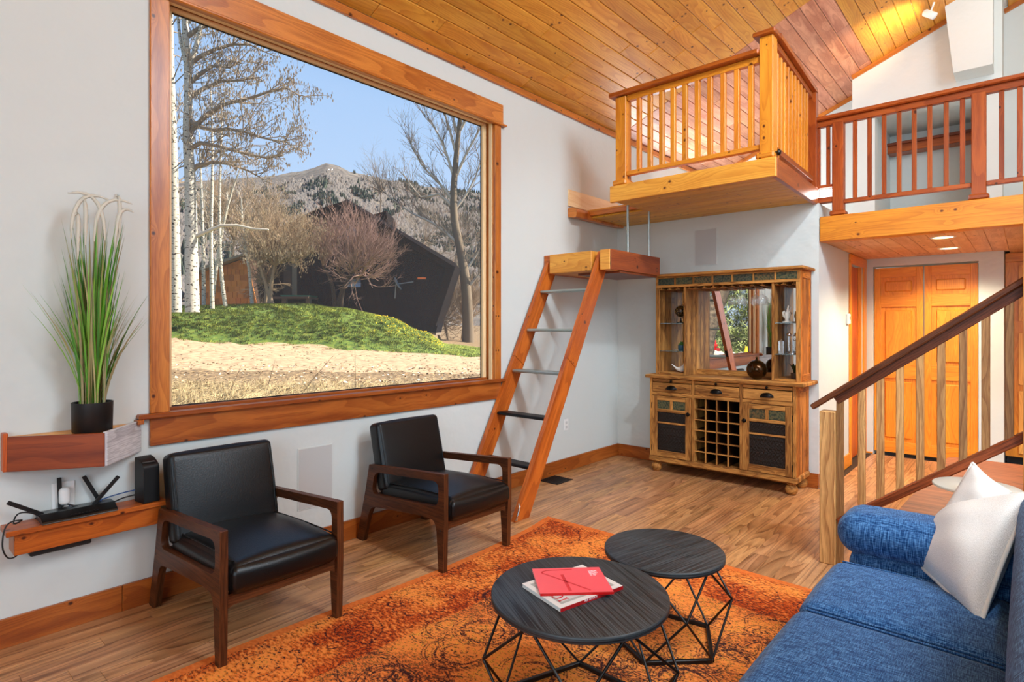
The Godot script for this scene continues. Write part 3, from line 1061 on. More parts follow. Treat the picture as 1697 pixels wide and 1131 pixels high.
	for i in 2:
		var xa := cx0 + 0.006 + i * (cx1 - cx0) * 0.5
		var xb := cx0 - 0.005 + (i + 1) * (cx1 - cx0) * 0.5
		var f := thing("closet_door", Vector3(xa, 0.032, -7.75), names[i], "door", "folding closet doors")
		var W := xb - xa
		var H := 2.075
		var T := 0.032
		var sw := 0.062
		put_box("stile", Vector3(0, 0, 0), Vector3(sw, H, T), M.door, f, 0.002, 1)
		put_box("stile", Vector3(W - sw, 0, 0), Vector3(W, H, T), M.door, f, 0.002, 1)
		var rows := [[0.0, 0.125], [0.835, 0.99], [1.635, 1.765], [1.965, H]]
		for q in rows:
			put_box("rail", Vector3(sw, q[0], 0), Vector3(W - sw, q[1], T), M.door, f, 0.002, 0)
		for k in 3:
			var y0: float = rows[k][1]
			var y1: float = rows[k + 1][0]
			put_box("panel", Vector3(sw, y0, 0.004), Vector3(W - sw, y1, 0.012), M.door, f, 0.0, 1)
			put_box("raised_field", Vector3(sw + 0.04, y0 + 0.04, 0.008), Vector3(W - sw - 0.04, y1 - 0.04, 0.03), M.door, f, 0.016, 1)
	# thermostat on the white wall beside the frame
	var th := thing("thermostat", Vector3(2.0685, 1.525, -6.78), "small white thermostat on the white wall beside the hallway door frame", "thermostat")
	put_box("case", Vector3(0, -0.055, -0.045), Vector3(0.028, 0.055, 0.045), M.white, th, 0.008)
	put_box("display", Vector3(0.0275, -0.005, -0.02), Vector3(0.0295, 0.025, 0.02), plain(Color(0.35, 0.36, 0.36), 0.3), th, 0.0)
	# orange cabinet with framed doors at the far right
	var kc := thing("tall_cabinet", Vector3(3.29, 0.0, -8.0), "tall orange wooden cabinet with pale framed door beyond the white wall end", "cabinet")
	put_box("body", Vector3(0, 0.09, -0.3), Vector3(1.4, 2.12, 0.0), M.door, kc, 0.002, 1)
	put_box("toe_kick", Vector3(0.01, 0.0, -0.28), Vector3(1.4, 0.09, -0.06), M.black, kc, 0.0)
	put_box("header", Vector3(0, 2.121, -0.3), Vector3(1.4, 2.212, 0.012), M.door, kc, 0.002)
	for y in [[0.13, 0.78], [0.84, 1.38], [1.5, 2.08]]:
		var dd := put_box("door", Vector3(0.115, y[0], 0.001), Vector3(0.72, y[1], 0.02), M.door, kc, 0.003, 1)
		put_box("door_frame", Vector3(0.105, y[0], 0.02), Vector3(0.14, y[1], 0.028), stained(M.pine, Color(1.1, 1.0, 0.85)), dd, 0.002, 1)
	var tb := put_box("pull_bar", Vector3(0.08, 1.87, 0.10), Vector3(0.6, 1.905, 0.135), M.brass, kc, 0.012, 0)
	put_box("bracket", Vector3(0.3, 1.875, 0.0), Vector3(0.33, 1.9, 0.10), M.brass, tb, 0.003)


func upper_floor() -> void:
	# walls round the upper landing, seen through and above its railing
	var w := group_of("wall_upper", "white plaster walls of the upper landing")
	var zn := -7.75
	var x0 := 1.925
	wall_box(w, Vector3(-0.2, 2.4, -8.5), Vector3(x0 + 0.15, 4.6, -8.3))
	var wedge := func(xa: float, xb: float, y0: float, za: float, zb: float) -> void:
		var g := geo()
		prism(g, PackedVector2Array([Vector2(xa, y0), Vector2(xb, y0), Vector2(xb, roof_y(xb) + 0.03), Vector2(xa, roof_y(xa) + 0.03)]), za - zb, Transform3D(Basis(), Vector3(0, 0, (za + zb) / 2)))
		put("panel", g, M.wall, w)
	# wall with the display niche
	wedge.call(x0, 2.154, 2.424, zn, zn - 0.6)
	wedge.call(3.10, 3.271, 2.424, zn, zn - 0.6)
	wall_box(w, Vector3(2.154, 2.424, zn - 0.6), Vector3(3.10, 2.60, zn))
	wedge.call(2.154, 3.10, 3.865, zn, zn - 0.6)
	wall_box(w, Vector3(2.0, 2.42, -8.95), Vector3(3.35, 4.0, -8.75))
	wall_box(w, Vector3(2.0, 2.42, -8.75), Vector3(2.154, 4.0, -8.35))
	wall_box(w, Vector3(3.10, 2.42, -8.75), Vector3(3.3, 4.0, -8.35))
	wall_box(w, Vector3(2.154, 2.42, -8.75), Vector3(3.1, 2.6, -8.35))
	wall_box(w, Vector3(2.154, 3.865, -8.75), Vector3(3.1, 4.0, -8.35))
	wedge.call(3.271, 4.4, 2.42, -8.36, -8.56)
	wall_box(w, Vector3(4.4, 2.42, -8.6), Vector3(8.0, 5.4, -8.36))
	# white boxed chase hanging against that wall
	var g := geo()
	var pb := PackedVector2Array([Vector2(2.895, 4.045), Vector2(3.205, 4.045), Vector2(3.205, 5.0), Vector2(2.80, 5.0)])
	prism(g, pb, 0.3, Transform3D(Basis(), Vector3(0, 0, zn + 0.151)))
	put("boxed_chase", g, M.wall, w)
	# rake trims along the sloping top of the walls
	var t := group_of("trim_2", "thin wooden strips along the sloping tops of the loft walls")
	for q in [[0.03, x0 + 0.02, -8.287], [x0, 3.271, -7.738], [3.271, 4.3, -8.348]]:
		var xa: float = q[0]
		var xb: float = q[1]
		var gg := geo()
		bar(gg, Vector3(xa, roof_y(xa) - 0.028, q[2]), Vector3(xb, roof_y(xb) - 0.028, q[2]), 0.022, 0.05)
		put("strip", gg, M.casing, t)
	# brown shelf in the niche
	var s := thing("niche_shelf", Vector3(2.156, 3.60, -8.74), "dark brown wooden shelf inside the wall niche behind the upper railing", "shelf")
	put_box("board", Vector3(0, 0.0, 0), Vector3(0.93, 0.12, 0.2), M.rail_red, s, 0.004)
	put_box("lip", Vector3(0, 0.09, 0.2), Vector3(0.93, 0.125, 0.225), stained(M.fir, Color(0.6, 0.42, 0.36)), s, 0.004)
	# upper railing on the beam
	var r := thing("upper_railing", Vector3.ZERO, "reddish brown wooden railing with square balusters standing on the yellow beam", "railing")
	var z := -5.765
	for q in [[2.168, 0.088], [3.135, 0.09]]:
		put_box("post", Vector3(q[0], 2.4255, z - 0.045), Vector3(q[0] + q[1], 3.25, z + 0.045), M.rail_red, r, 0.004, 1)
		put_box("post_base", Vector3(q[0] - 0.02, 2.4255, z - 0.055), Vector3(q[0] + q[1] + 0.018, 2.468, z + 0.06), M.rail_red, r, 0.01)
	put_box("handrail", Vector3(1.985, 3.285, z - 0.06), Vector3(5.2, 3.322, z + 0.065), M.rail_red, r, 0.009)
	put_box("top_rail", Vector3(2.0, 3.235, z - 0.025), Vector3(5.2, 3.285, z + 0.03), M.rail_red, r, 0.003)
	put_box("bottom_rail", Vector3(2.256, 2.53, z - 0.025), Vector3(3.135, 2.565, z + 0.025), M.rail_red, r, 0.003)
	put_box("bottom_rail", Vector3(3.225, 2.53, z - 0.025), Vector3(5.2, 2.565, z + 0.025), M.rail_red, r, 0.003)
	balusters(r, [2.339, 2.448, 2.554, 2.661, 2.765, 2.87, 2.976, 3.079, 3.314, 3.418, 3.524, 3.63], func(x): return Vector3(x, 0, z), 2.565, 3.235, 0.032, M.rail_red)
	balusters(r, [2.05, 2.129], func(x): return Vector3(x, 0, z), 2.70, 3.235, 0.03, M.rail_red)
	put_box("bottom_rail", Vector3(2.02, 2.69, z - 0.02), Vector3(2.166, 2.715, z + 0.02), M.rail_red, r, 0.003)
	put_box("end_plate", Vector3(2.0, 2.555, z - 0.04), Vector3(2.166, 2.6, z + 0.04), M.rail_red, r, 0.003)
	# glowing panel added in place of a sunlit white ledge, no real lamp
	var l := thing("glowing_ledge", Vector3(2.105, 2.645, -5.80), "small glowing white panel added for a sunlit ledge between the loft and the upper railing post", "light")
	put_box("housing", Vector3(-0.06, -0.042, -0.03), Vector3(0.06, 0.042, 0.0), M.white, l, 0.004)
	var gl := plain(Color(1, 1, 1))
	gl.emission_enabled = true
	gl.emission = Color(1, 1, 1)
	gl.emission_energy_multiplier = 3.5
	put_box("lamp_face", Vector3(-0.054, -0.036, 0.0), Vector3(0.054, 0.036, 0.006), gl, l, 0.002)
	area_light("ledge_glow", Vector3(2.105, 2.645, -5.785), Vector3(2.105, 2.645, -3.0), Vector2(0.1, 0.07), 0.03, Color(1, 1, 1))
	# track spot under the vault
	var k := thing("track_spotlight", Vector3(2.73, 4.60, -7.2), "small white spotlight under the sloping boards at the top of the picture", "spotlight")
	var gg := geo()
	lathe(gg, [[0.0, -0.05], [0.03, -0.05], [0.034, -0.045], [0.034, 0.06], [0.02, 0.075], [0.0, 0.075]], 20, Transform3D(Basis(Vector3(0, 0, 1), 0.9), Vector3(0, 0, 0)))
	put("head", gg, M.white, k)
	gg = geo()
	tube(gg, [Vector3(0.0, 0.03, 0), Vector3(0.03, 0.115, 0)], 0.009, 8)
	put("stem", gg, M.white, k)
	# landing lamp, and an unseen area light under the closed roof
	spot("landing_lamp", Vector3(2.65, 4.35, -7.0), Vector3(2.35, 4.55, -7.1), 0.7, Color(1.0, 0.86, 0.62), 60.0, 0.05)
	area_light("loft_area_light", Vector3(3.6, 4.7, -6.6), Vector3(1.2, 3.2, -7.6), Vector2(1.0, 1.0), 0.9, Color(1, 0.98, 0.95))


func stairs() -> void:
	var r := thing("stair_railing", Vector3.ZERO, "brown walnut and pale wood stair railing rising behind the blue sofa", "railing")
	var z := -3.97
	var k := 0.745
	var ytop := func(x: float) -> float: return 0.963 + (x - 2.453) * k
	var ybot := func(x: float) -> float: return 0.316 + (x - 2.641) * 0.735
	put_box("newel_post", Vector3(2.502, 0.0005, z - 0.045), Vector3(2.588, 0.93, z + 0.045), M.cedar, r, 0.004, 1)
	var g := geo()
	bar(g, Vector3(2.453, ytop.call(2.453) - 0.018, z), Vector3(3.7, ytop.call(3.7) - 0.018, z), 0.07, 0.034, Vector3.UP, 0.007)
	put("handrail", g, M.walnut, r)
	g = geo()
	bar(g, Vector3(2.588, ytop.call(2.588) - 0.068, z), Vector3(3.7, ytop.call(3.7) - 0.068, z), 0.042, 0.046)
	put("top_rail", g, stained(M.walnut, Color(0.85, 0.8, 0.8)), r)
	g = geo()
	bar(g, Vector3(2.60, ybot.call(2.60) - 0.025, z), Vector3(3.7, ybot.call(3.7) - 0.025, z), 0.052, 0.048, Vector3.UP, 0.006)
	put("bottom_rail", g, stained(M.walnut, Color(1.3, 1.15, 1.05)), r)
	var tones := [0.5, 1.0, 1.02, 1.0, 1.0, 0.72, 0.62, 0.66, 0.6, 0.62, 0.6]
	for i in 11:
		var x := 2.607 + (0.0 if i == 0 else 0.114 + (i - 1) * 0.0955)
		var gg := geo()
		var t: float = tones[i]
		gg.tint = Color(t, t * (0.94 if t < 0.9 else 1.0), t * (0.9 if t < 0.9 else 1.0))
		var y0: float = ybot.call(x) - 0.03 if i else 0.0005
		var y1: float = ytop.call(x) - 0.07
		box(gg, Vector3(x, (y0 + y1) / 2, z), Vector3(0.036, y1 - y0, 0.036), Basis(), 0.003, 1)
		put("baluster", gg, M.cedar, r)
	put_box("newel_post", Vector3(3.443, 0.36, z + 0.03), Vector3(3.53, 2.2, z + 0.12), stained(M.cedar, Color(1.15, 1.15, 1.1)), r, 0.004, 1)
	# broad low landing behind the railing
	var s := thing("stair_landing", Vector3.ZERO, "broad low brown wooden landing on the floor behind the stair railing", "stair")
	g = geo()
	prism(g, rounded([Vector2(2.89, 4.04), Vector2(4.6, 4.04), Vector2(4.6, 6.02), Vector2(2.97, 6.02)], [0.02, 0.0, 0.0, 0.12]), 0.05, Transform3D(Basis(Vector3(1, 0, 0), Vector3(0, 0, -1), Vector3(0, 1, 0)), Vector3(0, 0.345, 0)))
	put("tread", g, stained(M.floor, Color(0.8, 0.62, 0.55), 0.5), s)
	put_box("riser", Vector3(2.95, 0.0005, -6.0), Vector3(4.6, 0.32, -4.06), stained(M.floor, Color(0.75, 0.58, 0.5)), s, 0.002)


func ladder() -> void:
	var o := thing("loft_ladder", Vector3.ZERO, "orange wooden ladder with metal treads leaning up to the little loft", "ladder")
	var zf := func(y: float) -> float: return -3.222 - 0.553 * y
	var dz := 0.165
	for q in [[0.022, 0.062], [0.592, 0.632]]:
		for part in [[0.0005, 1.186], [1.190, 2.12]]:
			var y0: float = part[0]
			var y1: float = part[1]
			var g := geo()
			# the cut between the two lengths runs square to the rail
			var c0 := 0.0 if y0 < 0.1 else -0.09
			var c1 := -0.09 if y1 < 2.0 else 0.0
			var a := [Vector2(zf.call(y0), y0), Vector2(zf.call(y1), y1)]
			var poly: PackedVector2Array
			if y1 > 2.0:
				poly = PackedVector2Array([Vector2(a[0].x, y0), Vector2(zf.call(y0 + c0) - dz, y0 + c0), Vector2(zf.call(1.965) - dz, 1.965), Vector2(zf.call(2.118), 2.118)])
			else:
				poly = PackedVector2Array([Vector2(a[0].x, y0), Vector2(a[0].x - dz, y0), Vector2(zf.call(y1 + c1) - dz, y1 + c1), Vector2(a[1].x, y1)])
			# laid out along the rail, so that the grain follows it
			var along := Vector2(-0.553, 1.0).normalized()
			var across := Vector2(-along.y, along.x)
			var turned := PackedVector2Array()
			for p in poly: turned.append(Vector2(p.dot(along), p.dot(across)))
			var ax := Vector3(0, along.y, along.x)
			var ay := Vector3(0, across.y, across.x)
			prism(g, turned, q[1] - q[0], Transform3D(Basis(ax, ay, ax.cross(ay)), Vector3((q[0] + q[1]) / 2, 0, 0)), 0)
			put("side_rail", g, M.ladder, o)
	var n := 0
	for y in [1.785, 1.43, 1.073, 0.722, 0.368]:
		var g := geo()
		box(g, Vector3(0.327, y - 0.015, zf.call(y) - 0.075), Vector3(0.53, 0.026, 0.12), Basis(), 0.008)
		put("tread", g, M.metal if n < 3 else M.dark_metal, o)
		n += 1
	var g := geo()
	tube(g, [Vector3(0.640, 0.13, -3.262), Vector3(0.655, 0.12, -3.25), Vector3(0.66, 0.06, -3.222), Vector3(0.655, -0.005 + 0.03, -3.215), Vector3(0.64, 0.02, -3.222)], 0.007, 8)
	put("floor_hook", g, M.chrome, o)
	for x in [0.042, 0.612]:
		g = geo()
		box(g, Vector3(x, 1.10, zf.call(1.1) - dz - 0.004), Vector3(0.03, 0.09, 0.006), Basis(Vector3(1, 0, 0), -0.5), 0.001)
		put("hinge", g, M.dark_metal, o)
	# timber step hung from the loft
	var b := thing("hanging_step", Vector3.ZERO, "thick timber step hanging from two steel rods at the head of the ladder", "step")
	put_box("timber", Vector3(0.09, 1.945, -5.23), Vector3(0.56, 2.122, -4.335), stained(M.pine, Color(1.0, 0.9, 0.66)), b, 0.004, 0)
	put_box("end_timber", Vector3(0.648, 1.945, -5.23), Vector3(0.752, 2.122, -4.335), stained(M.pine, Color(1.05, 0.95, 0.72)), b, 0.004, 0)
	put_box("side_face", Vector3(0.7525, 1.945, -5.23), Vector3(0.762, 2.122, -4.337), stained(M.fir, Color(0.8, 0.62, 0.52)), b, 0.002, 2)
	put_box("back_timber", Vector3(0.005, 1.945, -5.23), Vector3(0.088, 2.122, -4.36), M.ladder, b, 0.003, 2)
	put_box("infill", Vector3(0.088, 1.95, -5.22), Vector3(0.65, 2.11, -4.58), stained(M.pine, Color(0.9, 0.74, 0.5)), b, 0.002, 0)
	put_box("lower_board", Vector3(0.3, 1.925, -5.2), Vector3(0.75, 1.944, -4.5), stained(M.fir, Color(0.6, 0.45, 0.38)), b, 0.001)
	for zz in [-4.70, -5.10]:
		g = geo()
		tube(g, [Vector3(0.715, 2.122, zz), Vector3(0.715, 2.562, zz)], 0.0115, 10)
		put("hanger_rod", g, M.metal, b)

# ------------------------------------------------------------------ where a pixel's line of sight meets a plane of the room

func on(u: float, v: float, axis: int, value: float) -> Vector3:
	var d := ray_at(u, v, 1.0) - EYE
	return EYE + d * ((value - EYE[axis]) / d[axis])


# ------------------------------------------------------------------ hutch

func hutch() -> void:
	var h := thing("bar_hutch", Vector3.ZERO, "oak bar hutch with slate tiles, mirrored top and wine rack standing against the back wall", "hutch")
	var O: Material = M.oak
	var zf := -5.30
	var zb := -5.688
	# carcass
	put_box("side_panel", Vector3(0.618, 0.10, zb), Vector3(0.64, 0.935, zf - 0.03), O, h, 0.002, 1)
	put_box("side_panel", Vector3(1.962, 0.10, zb), Vector3(1.982, 0.935, zf - 0.03), stained(M.oak, Color(1.03, 0.92, 0.78)), h, 0.002, 1)
	for q in [[-5.375, -5.33], [zb, zb + 0.05]]:
		put_box("side_stile", Vector3(1.9825, 0.15, q[0]), Vector3(1.99, 0.935, q[1]), stained(M.oak, Color(1.06, 0.92, 0.75)), h, 0.001, 1)
	put_box("side_rail", Vector3(1.9825, 0.87, zb + 0.05), Vector3(1.99, 0.935, -5.375), stained(M.oak, Color(1.06, 0.92, 0.75)), h, 0.001)
	put_box("plinth", Vector3(0.605, 0.10, zb), Vector3(2.0, 0.155, zf + 0.006), O, h, 0.012, 0)
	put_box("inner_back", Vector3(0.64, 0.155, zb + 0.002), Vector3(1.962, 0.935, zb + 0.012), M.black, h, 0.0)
	for x in [0.617, 1.056, 1.511, 1.962]:
		put_box("face_stile", Vector3(x, 0.155, zf - 0.03), Vector3(x + 0.028 - (0.006 if x > 1.9 else 0.0), 0.935, zf), O, h, 0.002, 1)
	put_box("face_rail", Vector3(0.645, 0.762, zf - 0.03), Vector3(1.962, 0.797, zf - 0.001), O, h, 0.002, 0)
	put_box("counter", Vector3(0.582, 0.935, zb - 0.002), Vector3(2.062, 0.968, -5.262), O, h, 0.006, 0)
	for q in [[0.67, -5.345], [1.94, -5.345], [0.67, -5.64], [1.94, -5.64]]:
		var g := geo()
		lathe(g, [[0.0, 0.0], [0.03, 0.0], [0.047, 0.022], [0.052, 0.045], [0.046, 0.068], [0.03, 0.082], [0.036, 0.088], [0.036, 0.10], [0.0, 0.10]], 20, Transform3D(Basis(), Vector3(q[0], 0.0006, q[1])))
		put("bun_foot", g, O, h)
	# pull-out trays, drawers
	for q in [[0.647, 1.054], [1.086, 1.509], [1.541, 1.960]]:
		var tr := put_box("tray", Vector3(q[0], 0.897, zf - 0.02), Vector3(q[1], 0.926, zf - 0.004), O, h, 0.002, 0)
		var g := geo()
		var cx: float = (q[0] + q[1]) / 2
		lathe(g, [[0.0, 0.0], [0.006, 0.0], [0.006, 0.008], [0.013, 0.014], [0.011, 0.022], [0.0, 0.025]], 14, Transform3D(Basis(Vector3(1, 0, 0), PI / 2), Vector3(cx, 0.911, zf - 0.004)))
		put("tray_knob", g, M.bronze, tr)
		var dr := put_box("drawer", Vector3(q[0] + 0.003, 0.80, zf - 0.025), Vector3(q[1] - 0.003, 0.89, zf + 0.004), O, h, 0.004, 0)
		g = geo()
		# cup pull: a quarter bowl
		var rows := []
		for i in 9:
			var line := []
			var a := PI * i / 8.0
			for j in 6:
				var b := PI / 2 * j / 5.0
				line.append(Vector3(cx - cos(a) * 0.06 * lerpf(1.0, 0.72, sin(b)), 0.826 + sin(a) * 0.042 * cos(b), zf + 0.004 + 0.03 * sin(b) * (0.25 + 0.75 * sin(a))))
			rows.append(line)
		sheet(g, rows)
		put("cup_pull", g, M.bronze, dr)
	# doors with slates and rain glass
	for q in [[0.640, 1.054, 1], [1.537, 1.962, 0]]:
		var x0: float = q[0] + 0.004
		var x1: float = q[1] - 0.004
		var d := Node3D.new()
		d.name = numbered(h, "door")
		h.add_child(d, true)
		var y0 := 0.158
		var y1 := 0.758
		var sw := 0.055
		var z0 := zf - 0.018
		var z1 := zf + 0.004
		put_box("stile", Vector3(x0, y0, z0), Vector3(x0 + sw, y1, z1), O, d, 0.002, 1)
		put_box("stile", Vector3(x1 - sw, y0, z0), Vector3(x1, y1, z1), O, d, 0.002, 1)
		for r in [[y0, y0 + 0.062], [0.602, 0.63], [0.715, y1]]:
			put_box("rail", Vector3(x0 + sw, r[0], z0), Vector3(x1 - sw, r[1], z1 - 0.001), O, d, 0.002, 0)
		put_box("muntin", Vector3((x0 + x1) / 2 - 0.014, 0.63, z0), Vector3((x0 + x1) / 2 + 0.014, 0.715, z1 - 0.002), O, d, 0.002, 1)
		put_box("slate_tile", Vector3(x0 + sw, 0.63, z0 + 0.004), Vector3((x0 + x1) / 2 - 0.014, 0.715, z0 + 0.014), slate(), d, 0.002)
		put_box("slate_tile", Vector3((x0 + x1) / 2 + 0.014, 0.63, z0 + 0.004), Vector3(x1 - sw, 0.715, z0 + 0.014), slate(), d, 0.002)
		put_box("glass_pane", Vector3(x0 + sw, y0 + 0.062, z0 + 0.006), Vector3(x1 - sw, 0.602, z0 + 0.012), rain_glass(), d, 0.0)
		put_box("shelf_edge", Vector3(x0 + sw, 0.487, z0 + 0.012), Vector3(x1 - sw, 0.503, z0 + 0.017), O, d, 0.001, 0)
		var g := geo()
		var kx := x1 - 0.02 if q[2] else x0 + 0.02
		lathe(g, [[0.0, 0.0], [0.007, 0.0], [0.007, 0.01], [0.019, 0.018], [0.019, 0.026], [0.012, 0.032], [0.0, 0.034]], 18, Transform3D(Basis(Vector3(1, 0, 0), PI / 2), Vector3(kx, 0.605, z1)))
		put("knob", g, M.bronze, d)
		for y in [0.235, 0.66]:
			put_box("hinge", Vector3((x0 - 0.006) if q[2] else (x1 - 0.001), y - 0.028, zf - 0.004), Vector3((x0 + 0.001) if q[2] else (x1 + 0.006), y + 0.028, zf + 0.006), M.bronze, d, 0.001)
	# wine rack
	var ra := Node3D.new()
	ra.name = "wine_rack"
	h.add_child(ra, true)
	var rx0 := 1.084
	var shaded_oak := stained(M.oak, Color(0.3, 0.25, 0.2))  # shade inside the bays put into the oak's darker colour
	var rx1 := 1.511
	for i in 3:
		var x := rx0 + (rx1 - rx0) * (i + 1) / 4.0
		var up := put_box("upright", Vector3(x - 0.0055, 0.158, zf - 0.02), Vector3(x + 0.0055, 0.762, zf - 0.006), O, ra, 0.001, 1)
		put_box("divider", Vector3(x - 0.004, 0.158, zf - 0.3), Vector3(x + 0.004, 0.762, zf - 0.02), shaded_oak, up, 0.0, 1)
	for i in 5:
		var y := 0.158 + 0.604 * (i + 1) / 6.0
		var cp := put_box("crosspiece", Vector3(rx0, y - 0.0055, zf - 0.02), Vector3(rx1, y + 0.0055, zf - 0.007), O, ra, 0.001, 0)
		put_box("bay_shelf", Vector3(rx0, y - 0.004, zf - 0.3), Vector3(rx1, y + 0.004, zf - 0.02), shaded_oak, cp, 0.0, 0)
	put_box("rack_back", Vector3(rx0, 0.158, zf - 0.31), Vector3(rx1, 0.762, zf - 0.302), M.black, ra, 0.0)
	put_box("rack_cheek", Vector3(rx0 - 0.004, 0.156, zf - 0.3), Vector3(rx0 + 0.002, 0.762, zf - 0.03), O, ra, 0.0, 1)
	put_box("rack_cheek", Vector3(rx1 - 0.002, 0.156, zf - 0.3), Vector3(rx1 + 0.002, 0.762, zf - 0.03), O, ra, 0.0, 1)
	# upper part
	var uz := -5.365
	var ub := -5.68
	put_box("upper_side", Vector3(0.655, 0.9685, ub), Vector3(0.675, 1.94, uz), O, h, 0.002, 1)
	put_box("upper_side", Vector3(1.985, 0.9685, ub), Vector3(2.004, 1.94, uz), stained(M.oak, Color(1.05, 0.92, 0.76)), h, 0.002, 1)
	for q in [[uz - 0.045, uz - 0.002], [ub, ub + 0.045]]:
		put_box("upper_side_stile", Vector3(2.0045, 0.9685, q[0]), Vector3(2.011, 1.94, q[1]), stained(M.oak, Color(1.08, 0.93, 0.74)), h, 0.001, 1)
	put_box("upper_side_rail", Vector3(2.0045, 0.9685, ub + 0.045), Vector3(2.011, 1.03, uz - 0.045), stained(M.oak, Color(1.08, 0.93, 0.74)), h, 0.001, 2)
	put_box("upper_side_rail", Vector3(2.0045, 1.87, ub + 0.045), Vector3(2.011, 1.94, uz - 0.045), stained(M.oak, Color(1.08, 0.93, 0.74)), h, 0.001, 2)
	for x in [[0.945, 0.967], [1.768, 1.79]]:
		put_box("partition", Vector3(x[0], 0.9685, ub + 0.02), Vector3(x[1], 1.84, uz), O, h, 0.002, 1)
	put_box("front_stile", Vector3(0.655, 0.9685, uz), Vector3(0.69, 1.84, uz + 0.012), O, h, 0.002, 1)
	put_box("front_stile", Vector3(1.972, 0.9685, uz), Vector3(2.008, 1.84, uz + 0.012), O, h, 0.002, 1)
	put_box("back_board", Vector3(0.656, 0.9685, ub - 0.008), Vector3(2.003, 1.94, ub), O, h, 0.0, 1)
	put_box("bottom_lip", Vector3(0.967, 0.9685, -5.655), Vector3(1.768, 1.02, -5.63), O, h, 0.003, 0)
	for q in [[0.676, 0.944], [1.791, 1.984]]:
		put_box("niche_floor", Vector3(q[0], 0.9685, ub + 0.02), Vector3(q[1], 0.99, uz), O, h, 0.002, 0)
	put_box("top_cap", Vector3(0.618, 1.94, ub - 0.006), Vector3(2.045, 1.968, -5.31), O, h, 0.008, 0)
	put_box("frieze_back", Vector3(0.656, 1.835, uz - 0.006), Vector3(2.006, 1.94, uz), O, h, 0.0, 0)
	put_box("frieze_rail", Vector3(0.656, 1.835, uz), Vector3(2.006, 1.86, uz + 0.014), O, h, 0.002, 0)
	put_box("frieze_rail", Vector3(0.656, 1.926, uz), Vector3(2.006, 1.94, uz + 0.014), O, h, 0.002, 0)
	var n := 7
	var step := (1.992 - 0.672) / n
	for i in n:
		var xa := 0.672 + i * step + 0.008
		put_box("slate_tile", Vector3(xa, 1.86, uz + 0.001), Vector3(xa + step - 0.016, 1.926, uz + 0.007), slate(), h, 0.002)
	for i in n + 1:
		var xm := 0.672 + i * step
		put_box("frieze_stile", Vector3(xm - 0.008 if i else 0.656, 1.86, uz), Vector3(xm + 0.008 if i < n else 2.006, 1.926, uz + 0.013), O, h, 0.001, 1)
	put_box("mirror", Vector3(0.967, 1.02, -5.662), Vector3(1.768, 1.84, -5.655), M.mirror, h, 0.0)
	put_box("mirror", Vector3(0.676, 0.99, -5.662), Vector3(0.945, 1.84, -5.655), M.mirror, h, 0.0)
	put_box("mirror", Vector3(1.79, 0.99, -5.662), Vector3(1.985, 1.84, -5.655), M.mirror, h, 0.0)
	# rails from which stemware hangs
	for i in 15:
		var x := 0.70 + i * 0.0895
		if absf(x - 0.956) < 0.02 or absf(x - 1.78) < 0.02: x += 0.03
		var g := geo()
		box(g, Vector3(x, 1.828, -5.5), Vector3(0.012, 0.014, 0.25), Basis(), 0.001, 2)
		box(g, Vector3(x, 1.817, -5.5), Vector3(0.042, 0.008, 0.25), Basis(), 0.002, 2)
		put("stemware_rail", g, O, h)
	for q in [[0.676, 0.944], [1.791, 1.984]]:
		for y in [1.478, 1.202]:
			put_box("glass_shelf", Vector3(q[0], y - 0.004, -5.645), Vector3(q[1], y + 0.004, -5.385), M.shelf_glass, h, 0.001)
	hutch_things()


func slate() -> Material:
	var k: int = rng.randi() % 4
	var key := "slate%d" % k
	if not M.has(key):
		var m: StandardMaterial3D = M.slate.duplicate()
		m.albedo_color = [Color(0.95, 0.95, 0.86), Color(0.85, 0.95, 0.9), Color(1.15, 1.0, 0.75), Color(1.05, 1.05, 0.85)][k]
		m.uv1_offset = Vector3(k * 0.37, k * 0.21, 0)
		M[key] = m
	return M[key]


func rain_glass() -> Material:
	if not M.has("rain"):
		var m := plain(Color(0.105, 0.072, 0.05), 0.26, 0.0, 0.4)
		m.normal_enabled = true
		m.uv1_triplanar = true
		m.uv1_scale = Vector3(30.0, 4.0, 30.0)
		m.normal_texture = noise_tex(33, 0.03, 3, [], 256, true, 14.0)
		m.normal_scale = 1.0
		M.rain = m
	return M.rain


